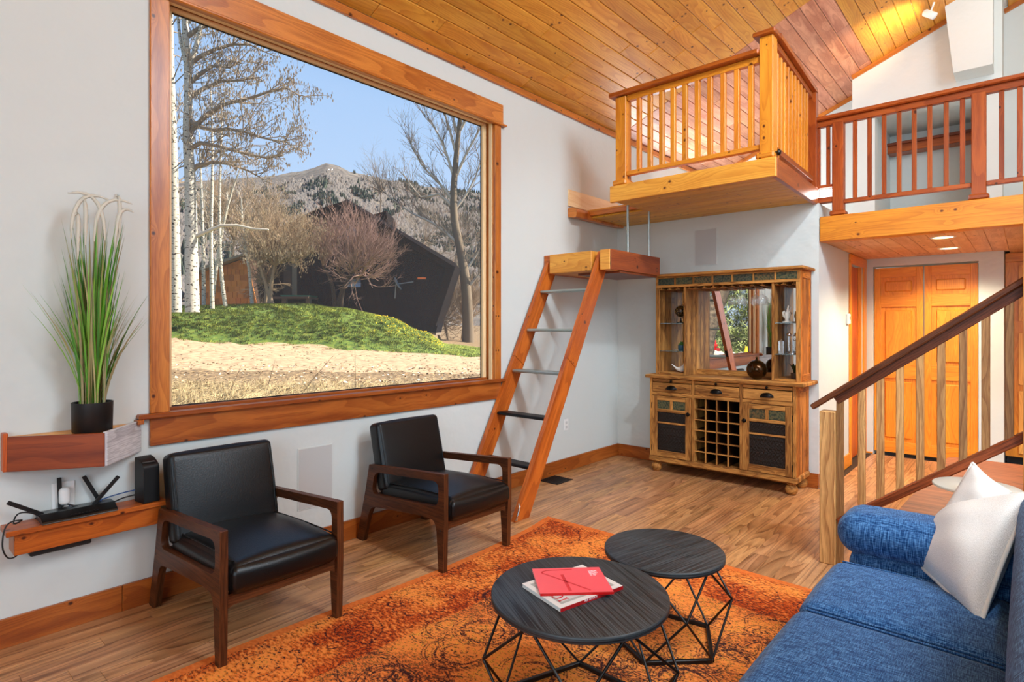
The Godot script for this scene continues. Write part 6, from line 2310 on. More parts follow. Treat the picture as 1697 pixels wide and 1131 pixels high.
func outside() -> void:
	var kr := RandomNumberGenerator.new()
	kr.seed = 99
	var dirt := mottled(61, 0.02, 5, [[0.0, Color(0.42, 0.34, 0.25)], [0.4, Color(0.6, 0.5, 0.39)], [1.0, Color(0.71, 0.62, 0.5)]], 0.35, 0.95)
	var soil := mottled(62, 0.03, 5, [[0.0, Color(0.18, 0.13, 0.08)], [0.45, Color(0.38, 0.3, 0.2)], [0.7, Color(0.52, 0.43, 0.3)], [1.0, Color(0.66, 0.57, 0.42)]], 0.5, 0.95)
	var turf := mottled(63, 0.02, 5, [[0.0, Color(0.16, 0.2, 0.06)], [0.4, Color(0.24, 0.34, 0.07)], [0.65, Color(0.36, 0.44, 0.1)], [1.0, Color(0.5, 0.46, 0.2)]], 0.3, 0.95)
	land_patch("verge", 2.5, 12.2, 34, soil, "rough dry grassy verge below the picture window", "ground", 0.5)
	land_patch("road", 12.2, 19.0, 16, dirt, "pale dirt road crossing outside the picture window", "road", 0.5)
	land_patch("lawn_mound", 19.0, 26.0, 30, turf, "green grassy mound beyond the dirt road", "lawn", 0.5)
	land_patch("field", 26.0, 200.0, 30, soil, "dry ground round the dark house", "ground", 0.0)

	var tm := StandardMaterial3D.new()
	tm.vertex_color_use_as_albedo = true
	tm.roughness = 0.8
	tm.albedo_color = Color(1, 1, 1)
	# dry straw and dead leaves on the verge
	var pl := []
	var ti := []
	for i in 5200:
		var u := kr.randf_range(40, 860)
		var w := kr.randf_range(5.0, 9.4) + absf(kr.randfn(0, 0.5))
		if kr.randf() < (w - 7.0) * 0.16: continue
		var p := land(u, w)
		if p.x > -0.5: continue
		pl.append(Transform3D(Basis(Vector3.UP, kr.randf() * TAU).rotated(Vector3(1, 0, 0), kr.randf_range(-0.7, 0.7)).scaled(Vector3.ONE * kr.randf_range(0.6, 1.3)), p))
		var k := kr.randf_range(0.35, 0.85)
		ti.append(Color(0.85 * k, 0.64 * k, 0.33 * k))
	scatter("dry_grass", tuft(9, 0.17, 0.16, 0.0035, kr, 0.9), tm, pl, "pale dry straw matted along the verge below the window", "dry grass", ti)
	pl = []
	ti = []
	var lf := geo(false)
	for k in 3:
		var a := 0.02 * k
		lf.tri(Vector3(-0.03, 0.0, -0.018 + a), Vector3(0.03, 0.008, 0), Vector3(0, 0.016, 0.02), Vector3.UP, Vector3.UP, Vector3.UP, Vector2.ZERO, Vector2.ZERO, Vector2.ZERO)
	for i in 3800:
		var u := kr.randf_range(40, 860)
		var w := kr.randf_range(5.0, 13.5)
		if u < 480 and kr.randf() < 0.45: continue
		var p := land(u, w) + Vector3(0, kr.randf() * 0.03, 0)
		if p.x > -0.5: continue
		pl.append(Transform3D(Basis.from_euler(Vector3(kr.randf_range(-0.7, 0.7), kr.randf() * TAU, kr.randf_range(-0.7, 0.7))).scaled(Vector3.ONE * kr.randf_range(0.5, 1.2)), p))
		var c: Color = [Color(0.3, 0.17, 0.08), Color(0.6, 0.48, 0.33), Color(0.66, 0.6, 0.48), Color(0.2, 0.12, 0.06)][kr.randi() % 4]
		ti.append(c)
	scatter("dead_leaves", lf.mesh(), tm, pl, "curled brown dead leaves strewn over the verge below the window", "leaves", ti)
	# lawn grass
	pl = []
	ti = []
	var gn := noise(77, 1.0, 3)
	for i in 15000:
		var u := kr.randf_range(180, 860)
		var w := kr.randf_range(18.7, 26.5)
		var p := land(u, w)
		var q := gn.get_noise_2d(p.x * 0.5, p.z * 0.9)
		if w < 19.6 + 0.6 * q and kr.randf() < 0.7: continue
		if q < -0.34 and kr.randf() < 0.7: continue
		pl.append(Transform3D(Basis(Vector3.UP, kr.randf() * TAU).scaled(Vector3.ONE * kr.randf_range(0.6, 1.3)), p))
		var k := clampf(0.85 + q * 0.6 + kr.randf_range(-0.12, 0.12), 0.4, 1.3)
		ti.append(Color(0.27 * k + 0.12 * maxf(0, q), 0.36 * k, 0.045 * k))
	scatter("grass", tuft(8, 0.11, 0.12, 0.007, kr), tm, pl, "short green grass growing on the mound beyond the road", "grass", ti)
	pl = []
	for i in 150:
		var u := kr.randf_range(620, 735)
		var w := kr.randf_range(20.5, 24.3)
		var p := land(u, w) + Vector3(0, 0.1, 0)
		pl.append(Transform3D(Basis.from_scale(Vector3.ONE * kr.randf_range(0.7, 1.3)), p))
	var dm := geo(false)
	ball(dm, Vector3.ZERO, 0.022, 6, Vector3(1, 0.6, 1))
	scatter("dandelions", dm.mesh(), plain(Color(0.95, 0.8, 0.05), 0.8), pl, "yellow dandelions dotting the right slope of the green mound", "flowers")
	pl = []
	for i in 700:
		var p := land(kr.randf_range(200, 860), kr.randf_range(10.5, 18.8))
		pl.append(Transform3D(Basis.from_euler(Vector3(kr.randf(), kr.randf() * 6, kr.randf())).scaled(Vector3(1, 0.6, 1.3) * kr.randf_range(0.5, 1.6)), p))
	var pm := geo(false)
	ball(pm, Vector3.ZERO, 0.02, 6)
	scatter("pebbles", pm.mesh(), plain(Color(0.5, 0.42, 0.33), 0.9), pl, "small stones scattered on the pale dirt road", "pebbles")
	# bare weed stalks at the near edge
	var stalk := plain(Color(0.3, 0.22, 0.15), 0.9)
	var spec := [[398, 610, 375, 655, 7.4, "thin leaning weed stalk rising over the straw, first from the window's left edge"], [455, 600, 440, 625, 8.2, "short thin weed stalk in the middle of the verge"], [552, 590, 490, 652, 7.6, "long leaning brown weed stalk arching right over the verge"], [588, 575, 590, 645, 8.0, "upright thin weed stalk standing in front of the dirt road"]]
	for q in spec:
		var o := thing("weed_stalk", Vector3.ZERO, q[5], "weed", "bare weed stalks on the verge")
		var a := land(q[2], q[4])
		var b := ray_at(q[0], q[1], q[4])
		var g := geo(false)
		var m := a.lerp(b, 0.5) + Vector3(0, 0.02, 0)
		tube(g, [a, m, b], [0.004, 0.003, 0.0015], 5)
		put("stem", g, stalk, o)
		g = geo(false)
		for k in 9:
			var t := kr.randf_range(0.3, 1.0)
			var s := a.lerp(b, t)
			tube(g, [s, s + Vector3(kr.randf_range(-0.05, 0.05), kr.randf_range(0.02, 0.08), kr.randf_range(-0.05, 0.05))], 0.0014, 4)
		put("side_twigs", g, stalk, o)
	house()
	trees(kr)
	mountain(kr)


func facing(w: float) -> Transform3D:
	# a frame at that distance, x along the picture, y up, z towards the room
	var r := Vector3(cos(YAW), 0, -sin(YAW))
	var back := Vector3(sin(YAW), 0, cos(YAW))
	return Transform3D(Basis(r, Vector3.UP, back), EYE - back * w)


func pix(w: float, pts: Array) -> PackedVector2Array:
	var out := PackedVector2Array()
	for p in pts: out.append(Vector2((p[0] - CX) / F * w, (HY - p[1]) / F * w))
	return out


func local_prism(parent: Node, called: String, xf: Transform3D, poly: PackedVector2Array, z0: float, z1: float, mat: Material, tint := Color.WHITE) -> MeshInstance3D:
	var g := geo()
	g.tint = tint
	prism(g, poly, absf(z1 - z0), xf * Transform3D(Basis(), Vector3(0, 0, (z0 + z1) / 2)))
	return put(called, g, mat, parent)


func house() -> void:
	var w := 30.0
	var xf := facing(w)
	var o := thing("house", Vector3.ZERO, "dark angular house with diagonal board siding beyond the green mound", "house")
	var dark := plain(Color(0.055, 0.062, 0.1), 0.85, 0.0, 0.2)
	dark.vertex_color_use_as_albedo = true
	var trim := plain(Color(0.075, 0.055, 0.065), 0.85, 0.0, 0.2)
	var wall := pix(w, [[430, 530], [430, 412], [525, 356], [578, 340], [640, 378], [748, 440], [722, 552], [600, 540]])
	local_prism(o, "body", xf, wall, -2.4, -0.05, dark)
	# siding boards, leaning, clipped to the wall
	var front := pix(w, [[450, 512], [450, 410], [525, 362], [578, 345], [640, 382], [738, 441], [712, 540], [690, 540], [560, 502], [500, 502]])
	for i in 34:
		var u0 := 395.0 + i * 10.6
		var strip := pix(w, [[u0, 300], [u0 + 10.2, 300], [u0 + 10.2 + 75, 560], [u0 + 75, 560]])
		for piece in Geometry2D.intersect_polygons(strip, front):
			var k := rnd(0.75, 1.3)
			if piece.size() >= 3: local_prism(o, "siding_board", xf, piece, -0.05, rnd(-0.03, -0.018), dark, Color(k, k, k * rnd(1.0, 1.12)))
	# roof edges
	var right_roof := local_prism(o, "roof", xf, pix(w, [[572, 340], [578, 334], [757, 440], [752, 452], [740, 446], [576, 350]]), -2.6, 0.55, trim)
	local_prism(o, "roof", xf, pix(w, [[578, 334], [582, 342], [524, 364], [440, 402], [436, 394], [522, 352]]), -2.6, 0.35, trim)
	local_prism(right_roof, "fascia_strip", xf, pix(w, [[578, 337], [580, 334], [758, 439], [755, 444]]), 0.55, 0.6, plain(Color(0.2, 0.15, 0.16), 0.6))
	local_prism(o, "end_fascia", xf, pix(w, [[757, 441], [741, 446], [713, 540], [724, 541]]), -2.4, 0.5, trim)
	local_prism(o, "roof_fin", xf, pix(w, [[614, 362], [620, 357], [641, 351], [645, 380], [640, 380]]), -2.0, 0.2, trim)
	# openings
	var glassy := plain(Color(0.35, 0.42, 0.5), 0.05, 0.6)
	for q in [[[[573, 459], [601, 459], [601, 479], [573, 479]], [[576, 462], [598, 462], [598, 476], [576, 476]]], [[[570, 380], [580, 370], [592, 376], [598, 392], [596, 412], [572, 400]], [[573, 382], [581, 374], [590, 379], [595, 393], [593, 407], [575, 398]]]]:
		var f := local_prism(o, "window", xf, pix(w, q[0]), -0.05, 0.03, trim)
		local_prism(f, "pane", xf, pix(w, q[1]), 0.03, 0.035, glassy)
	local_prism(o, "door_strip", xf, pix(w, [[484, 426], [492, 426], [492, 490], [484, 490]]), -0.02, 0.02, plain(Color(0.42, 0.4, 0.34), 0.6))
	local_prism(o, "entry_shade", xf, pix(w, [[470, 415], [483, 415], [483, 494], [470, 494]]), -0.02, 0.01, M.black)  # flat black panel: the entry's shade put into colour
	local_prism(o, "foundation", xf, pix(w, [[508, 512], [508, 500], [560, 501], [690, 541], [722, 541], [722, 556], [560, 520]]), -2.3, -0.12, plain(Color(0.42, 0.38, 0.34), 0.9))
	local_prism(o, "reflection_bar", xf, pix(w, [[692, 460], [706, 460], [706, 463], [692, 463]]), -0.02, 0.03, plain(Color(0.9, 0.45, 0.2), 0.5))  # orange bar painted for a lamp's reflection, not a part of the house
	# dish
	var g := geo(false)
	var c := xf * Vector3((658 - CX) / F * w, (HY - 472) / F * w, 0.25)
	lathe(g, [[0.0, 0.0], [0.2, 0.03], [0.36, 0.1], [0.36, 0.11], [0.2, 0.045], [0.0, 0.015]], 20, Transform3D(xf.basis * Basis(Vector3(0, 0, 1), -1.1) , c))
	tube(g, [c, c + xf.basis * Vector3(0.9, 0.12, 0.1)], 0.025, 6)
	tube(g, [c, c + xf.basis * Vector3(-0.1, -0.7, -0.2)], 0.03, 6)
	var di := put("satellite_dish", g, plain(Color(0.5, 0.54, 0.58), 0.5))
	tag(di, "grey satellite dish on the dark house's wall behind the reddish bush", "dish")
	# deck with a green mat
	var dk := thing("deck", Vector3.ZERO, "low wooden deck on posts in front of the dark house's entrance", "deck")
	local_prism(dk, "boards", xf, pix(w, [[445, 494], [528, 494], [528, 497], [445, 498]]), 0.05, 1.5, plain(Color(0.3, 0.24, 0.2), 0.9))
	for u in [450, 484, 522]: local_prism(dk, "post", xf, pix(w, [[u, 497], [u + 7, 497], [u + 7, 516], [u, 516]]), 1.1, 1.35, plain(Color(0.33, 0.3, 0.27), 0.9))
	var mt := local_prism(self, "green_mat", xf, pix(w, [[482, 491.5], [530, 492], [528, 494], [484, 494]]), 0.3, 1.4, plain(Color(0.16, 0.42, 0.34), 0.8))
	tag(mt, "flat green mat lying on the low wooden deck", "mat")

	# shingled shed
	w = 28.0
	xf = facing(w)
	var s := thing("shed", Vector3.ZERO, "small brown shingled shed behind the thin aspen trunks", "shed")
	var body := pix(w, [[325, 514], [325, 455], [410, 428], [428, 514]])
	local_prism(s, "body", xf, body, -3.0, 0.0, plain(Color(0.2, 0.11, 0.05), 0.9))
	var sh := plain(Color(0.72, 0.45, 0.2), 0.85)
	sh.vertex_color_use_as_albedo = true
	for j in 9:
		var v1 := 514.0 - j * 9.6
		var u := 320.0 - (j % 2) * 5.0
		while u < 430:
			var uw := rnd(6.5, 11.5)
			for piece in Geometry2D.intersect_polygons(pix(w, [[u, v1], [u + uw - 0.5, v1], [u + uw - 0.5, v1 - 10.5], [u, v1 - 10.5]]), body):
				var k := rnd(0.55, 1.35)
				if piece.size() >= 3: local_prism(s, "shingle", xf, piece, 0.0, rnd(0.03, 0.07), sh, Color(k, k * rnd(0.85, 1.05), k * rnd(0.7, 1.0)))
			u += uw
	local_prism(s, "roof", xf, pix(w, [[318, 458], [412, 425], [414, 421], [318, 452]]), -3.2, 0.5, plain(Color(0.5, 0.46, 0.4), 0.8))


# ------------------------------------------------------------------ trees

func limb(g: Geo, pts: Array, r0: float, r1: float, seg := 6) -> Array:
	var cv := Curve3D.new()
	for i in pts.size():
		var d: Vector3 = (pts[mini(i + 1, pts.size() - 1)] - pts[maxi(i - 1, 0)]) / 5.0
		cv.add_point(pts[i], -d, d)
	var L := cv.get_baked_length()
	var n := maxi(4, int(L / 0.55))
	var out := []
	var rad := []
	for i in n + 1:
		out.append(cv.sample_baked(L * i / n))
		rad.append(lerpf(r0, r1, float(i) / n))
	tube(g, out, rad, seg, true)
	return out


func twigs(g: Geo, p: Vector3, d: Vector3, L: float, r: float, depth: int, kr: RandomNumberGenerator, o: Dictionary, tips: Array) -> void:
	# a wandering twig with smaller ones along it
	var n := 3
	var pts := [p]
	var dir := d
	for i in n:
		dir = (dir + Vector3(kr.randf_range(-1, 1), kr.randf_range(-1, 1), kr.randf_range(-1, 1)) * o.get("wander", 0.25) + Vector3.UP * o.get("lift", 0.05)).normalized()
		pts.append(pts[-1] + dir * L / n)
	tube(g, pts, [r, r * 0.8, r * 0.6, r * 0.4], 4 if depth > 1 else 3, false)
	tips.append(pts[-1])
	tips.append(pts[-2])
	if depth <= 0: return
	for k in int(o.get("split", 4)):
		var t := kr.randf_range(0.2, 1.0) * n
		var i := mini(int(t), n - 1)
		var s: Vector3 = pts[i].lerp(pts[i + 1], t - i)
		var side := dir.cross(Vector3(kr.randf_range(-1, 1), kr.randf_range(-1, 1), kr.randf_range(-1, 1))).normalized()
		twigs(g, s, (dir + side * kr.randf_range(0.4, 1.0)).normalized(), L * kr.randf_range(0.4, 0.7), r * 0.55, depth - 1, kr, o, tips)


func catkins(parent: Node, tips: Array, size: float, mat: Material, kr: RandomNumberGenerator, share := 1.0) -> void:
	var g := geo(false)
	for p in tips:
		if kr.randf() > share: continue
		var k := kr.randf_range(0.5, 1.2)
		g.tint = Color(k, k, k)
		var q: Vector3 = p + Vector3(kr.randf_range(-1, 1), kr.randf_range(-1.2, 0.6), kr.randf_range(-1, 1)) * size
		var s := size * kr.randf_range(0.5, 1.1)
		var a := [q + Vector3(s * 0.4, 0, 0), q + Vector3(-s * 0.2, 0, s * 0.35), q + Vector3(-s * 0.2, 0, -s * 0.35)]
		for e in [q + Vector3(0, s, 0), q - Vector3(0, s, 0)]:
			for i in 3:
				var nn: Vector3 = (a[i] + a[(i + 1) % 3] - q * 2).normalized()
				g.tri(e, a[i], a[(i + 1) % 3], nn, nn, nn, Vector2.ZERO, Vector2.ZERO, Vector2.ZERO)
	tag(put("catkins", g, mat, parent), "", "", "", "stuff")


func aspen_bark() -> StandardMaterial3D:
	var W := 256
	var im := Image.create(W, W, false, Image.FORMAT_RGB8)
	var a := noise(401, 1.0, 2)
	var b := noise(402, 1.0, 2)
	for y in W:
		for x in W:
			# u runs along the trunk: dark eyes and cross scars
			var k := a.get_noise_2d(x * 0.09, y * 0.018)
			var f := b.get_noise_2d(x * 0.2, y * 0.2)
			var c := Color(0.78, 0.76, 0.72).lerp(Color(0.54, 0.52, 0.48), clampf(0.3 + f * 0.8, 0, 1))
			if k > 0.4: c = c.lerp(Color(0.1, 0.09, 0.08), clampf((k - 0.4) * 9.0, 0, 0.95))
			im.set_pixel(x, y, c)
	var m := plain(Color(1, 1, 1), 0.8)
	m.albedo_texture = ImageTexture.create_from_image(im)
	m.uv1_scale = Vector3(0.5, 0.9, 1)
	return m


func trees(kr: RandomNumberGenerator) -> void:
	var bark := aspen_bark()
	var grey := plain(Color(0.5, 0.45, 0.4), 0.9)
	var pale := plain(Color(0.72, 0.69, 0.64), 0.85)
	var catk := plain(Color(0.72, 0.64, 0.54), 0.9)
	catk.vertex_color_use_as_albedo = true
	var path := func(w: float, pts: Array, dw := 0.0) -> Array:
		var out := []
		for i in pts.size():
			var q := ray_at(pts[i][0], pts[i][1], w + dw * i)
			out.append(q)
		return out
	# the big white aspen by the window's left edge
	var w := 20.0
	var o := thing("aspen_tree", Vector3.ZERO, "large white-barked aspen with spreading bare limbs near the window's left edge", "tree", "bare aspens by the house")
	var g := geo()
	limb(g, path.call(w, [[319, 518], [317, 420], [316, 320], [311, 220], [312, 130], [306, 30], [302, -120]]), 0.235, 0.06, 12)
	put("trunk", g, bark, o)
	g = geo()
	limb(g, path.call(w, [[311, 125], [322, 85], [334, 40], [338, -40]]), 0.10, 0.03, 8)
	limb(g, path.call(w, [[312, 120], [298, 60], [293, 0]]), 0.08, 0.03, 8)
	put("limb", g, bark, o)
	var tips := []
	var tw := geo()
	var limbs := [[[310, 226], [338, 195], [369, 174], [416, 162], [470, 146], [498, 160]], [[309, 250], [332, 237], [389, 250], [440, 262], [470, 258]], [[307, 296], [337, 270], [380, 272], [409, 282], [438, 298]], [[310, 164], [349, 141], [380, 132], [409, 134], [430, 128]], [[307, 112], [344, 87], [394, 72], [425, 78], [441, 87]], [[311, 60], [345, 40], [372, 50], [390, 40]], [[312, 200], [345, 215], [390, 215], [440, 230], [478, 236]], [[312, 140], [350, 110], [380, 112], [402, 100]]]
	for q in limbs:
		g = geo()
		var pts: Array = limb(g, path.call(w, q, kr.randf_range(-0.25, 0.25)), 0.085, 0.022, 6)
		put("limb", g, grey, o)
		for i in range(1, pts.size()):
			var d: Vector3 = (pts[i] - pts[i - 1]).normalized()
			for k in 4:
				var side := Vector3(kr.randf_range(-1, 1), kr.randf_range(-0.4, 1), kr.randf_range(-1, 1)).normalized()
				twigs(tw, pts[i].lerp(pts[i - 1], kr.randf()), (d * 0.8 + side).normalized(), kr.randf_range(0.6, 1.25), 0.02, 2, kr, {"split": 3, "wander": 0.3}, tips)
	put("twigs", tw, grey, o).set_meta("kind", "stuff")
	catkins(o, tips, 0.07, catk, kr, 0.9)
	# a low pale bough
	g = geo()
	limb(g, path.call(w, [[318, 395], [345, 383], [380, 371], [405, 378], [445, 381]]), 0.075, 0.03, 8)
	put("bough", g, pale, o)
	# its neighbour, half hidden by the window frame
	o = thing("aspen_tree", Vector3.ZERO, "white-barked aspen half hidden behind the window's left frame", "tree", "bare aspens by the house")
	g = geo()
	limb(g, path.call(21.0, [[292, 518], [290, 400], [287, 250], [283, 100], [280, -120]]), 0.19, 0.07, 12)
	put("trunk", g, bark, o)
	tw = geo()
	tips = []
	for k in 26:
		var p := ray_at(kr.randf_range(283, 292), kr.randf_range(20, 330), 21.0)
		twigs(tw, p, Vector3(kr.randf_range(-1, 1), 0.4, kr.randf_range(-1, 1)).normalized(), kr.randf_range(0.8, 1.7), 0.025, 2, kr, {"split": 3}, tips)
	put("twigs", tw, grey, o).set_meta("kind", "stuff")
	# slim young aspens
	var slim := [[[[352, 512], [350, 400], [352, 260], [349, 150]], "slim aspen trunk just right of the large white aspen"], [[[374, 512], [366, 440], [364, 330], [368, 190]], "slim aspen with a curved foot in front of the shingled shed's left part"], [[[351, 508], [362, 420], [378, 340], [394, 290]], "slim leaning aspen crossing in front of the shed"], [[[338, 510], [336, 380], [330, 220]], "thin pale aspen close behind the large white aspen"], [[[418, 508], [412, 440], [403, 390], [400, 330]], "thin dark sapling at the shed's right edge"]]
	var wi := 22.5
	for q in slim:
		o = thing("aspen_tree", Vector3.ZERO, q[1], "tree", "bare aspens by the house")
		g = geo()
		var pts: Array = limb(g, path.call(wi, q[0]), 0.085, 0.03, 8)
		put("trunk", g, bark, o)
		tw = geo()
		tips = []
		for i in range(3, pts.size()):
			if kr.randf() < 0.75: twigs(tw, pts[i], Vector3(kr.randf_range(-1, 1), 0.8, kr.randf_range(-1, 1)).normalized(), kr.randf_range(0.5, 1.0), 0.016, 2, kr, {"split": 3}, tips)
		put("twigs", tw, pale, o).set_meta("kind", "stuff")
		catkins(o, tips, 0.04, catk, kr, 0.3)
		wi += 0.6
	# catkin-laden tree left of the house
	var crown := func(called: String, label: String, w0: float, stems: Array, c: Vector2, rad: Vector2, n: int, L: float, mat: Material, catsz: float, catshare: float, opt: Dictionary, cat_mat: Material, category: String) -> void:
		var t := thing(called, Vector3.ZERO, label, category)
		var ends := []
		for s in stems:
			var gg := geo()
			var pts: Array = limb(gg, path.call(w0, s), 0.11, 0.05, 8)
			put("trunk", gg, opt.get("trunk", mat), t)
			ends.append(pts[-1])
		var q := geo()
		var tp := []
		for i in n:
			var a := kr.randf() * TAU
			var r := sqrt(kr.randf())
			var target := ray_at(c.x + cos(a) * r * rad.x, c.y + sin(a) * r * rad.y, w0 + kr.randf_range(-1, 1) * rad.x / F * w0 * 0.7)
			var st: Vector3 = ends[kr.randi() % ends.size()]
			for e in ends:
				if e.distance_to(target) < st.distance_to(target) - 0.3: st = e
			var start := st.lerp(target, kr.randf_range(0.0, 0.75))
			var d := (target - start).normalized()
			if i < 26: tube(q, [st, st.lerp(target, 0.5) + Vector3(0, 0.15, 0), target], [0.05, 0.03, 0.012], 5, false)
			twigs(q, start, (d + Vector3.UP * float(opt.get("up", 0.2))).normalized(), L * kr.randf_range(0.5, 1.0), 0.017, 2, kr, opt, tp)
		put("twigs", q, mat, t).set_meta("kind", "stuff")
		if catshare > 0: catkins(t, tp, catsz, cat_mat, kr, catshare)
	var red := plain(Color(0.52, 0.41, 0.38), 0.9)
	var tan := plain(Color(0.58, 0.5, 0.41), 0.9)
	var catk2 := plain(Color(0.82, 0.73, 0.61), 0.9)
	catk2.vertex_color_use_as_albedo = true
	crown.call("catkin_tree", "tan bushy tree thick with catkins in front of the dark house's left side", 25.0, [[[446, 508], [450, 470], [455, 440]], [[452, 508], [440, 470], [430, 440]]], Vector2(468, 388), Vector2(82, 52), 200, 1.3, tan, 0.06, 0.8, {"split": 4, "wander": 0.35, "up": 0.1}, catk2, "tree")
	crown.call("bare_bush", "rounded reddish grey leafless bush in front of the dark house", 25.0, [[[560, 514], [567, 480], [585, 450]], [[556, 514], [550, 470], [535, 440]], [[564, 514], [572, 470], [600, 455]]], Vector2(600, 420), Vector2(72, 66), 230, 1.5, red, 0.03, 0.0, {"split": 4, "wander": 0.22, "up": 0.55, "lift": 0.14, "trunk": plain(Color(0.2, 0.15, 0.12), 0.9)}, catk, "bush")
	crown.call("dry_shrub", "thin twiggy dry shrub between the shed and the dark house", 25.5, [[[440, 512], [441, 490], [443, 470]]], Vector2(440, 462), Vector2(26, 38), 46, 1.0, tan, 0.03, 0.0, {"split": 3, "wander": 0.3, "up": 0.5}, catk, "shrub")
	crown.call("pale_thicket", "pale leafless thicket behind the slim aspens above the shingled shed", 29.5, [[[380, 512], [384, 440], [388, 400]], [[430, 512], [428, 440], [425, 400]], [[345, 512], [348, 430], [350, 390]]], Vector2(398, 362), Vector2(72, 62), 200, 1.9, tan, 0.04, 0.35, {"split": 4, "wander": 0.3, "up": 0.45}, catk, "thicket")
	# cottonwood at the right
	w = 33.0
	o = thing("cottonwood_tree", Vector3.ZERO, "tall bare cottonwood with upswept branches at the window's right side", "tree")
	g = geo()
	limb(g, path.call(w, [[776, 590], [774, 500], [766, 430], [752, 350], [757, 250], [768, 150], [775, 60]]), 0.36, 0.04, 12)
	put("trunk", g, plain(Color(0.42, 0.37, 0.31), 0.9), o)
	tw = geo()
	tips = []
	for q in [[[760, 405], [720, 372], [680, 352], [640, 322]], [[752, 335], [725, 300], [700, 275], [682, 240]], [[754, 300], [738, 250], [722, 215], [705, 195]], [[757, 260], [745, 215], [735, 180]], [[757, 290], [775, 250], [795, 215], [802, 190]], [[763, 215], [780, 180], [795, 150]], [[770, 450], [785, 430], [800, 405]], [[752, 350], [780, 310], [796, 270]], [[752, 345], [722, 320], [702, 330], [676, 300]], [[760, 230], [750, 190], [752, 150]], [[772, 480], [790, 460], [812, 430]]]:
		g = geo()
		var pts: Array = limb(g, path.call(w, q, kr.randf_range(-0.3, 0.3)), 0.1, 0.025, 6)
		put("limb", g, pale, o)
		for i in range(1, pts.size()):
			for k in 3:
				twigs(tw, pts[i], ((pts[i] - pts[i - 1]).normalized() + Vector3(kr.randf_range(-0.7, 0.7), 0.5, kr.randf_range(-0.7, 0.7))).normalized(), kr.randf_range(0.9, 1.9), 0.022, 2, kr, {"split": 3, "wander": 0.25, "lift": 0.12}, tips)
	put("twigs", tw, grey, o).set_meta("kind", "stuff")
	catkins(o, tips, 0.035, catk, kr, 0.4)
	crown.call("dry_thicket", "dense tan thicket of bare stems beside the cottonwood trunk", 34.8, [[[745, 585], [742, 560], [735, 530]], [[765, 588], [766, 560], [770, 530]], [[735, 582], [728, 560], [722, 545]]], Vector2(757, 505), Vector2(40, 62), 260, 1.9, tan, 0.03, 0.0, {"split": 4, "wander": 0.25, "up": 0.6, "lift": 0.1}, catk, "bush")
	crown.call("far_tree", "small bare tree standing on the slope left of the cottonwood", 60.0, [[[628, 420], [630, 360], [631, 320]]], Vector2(630, 296), Vector2(22, 36), 34, 3.0, grey, 0.03, 0.0, {"split": 3, "up": 0.6}, catk, "tree")
	crown.call("far_thicket", "grey bare trees massed on the slope right of the dark house's roof", 62.0, [[[700, 470], [702, 430], [705, 400]], [[760, 470], [762, 430], [765, 400]]], Vector2(735, 405), Vector2(75, 55), 170, 4.5, grey, 0.03, 0.0, {"split": 4, "up": 0.6}, catk, "trees")


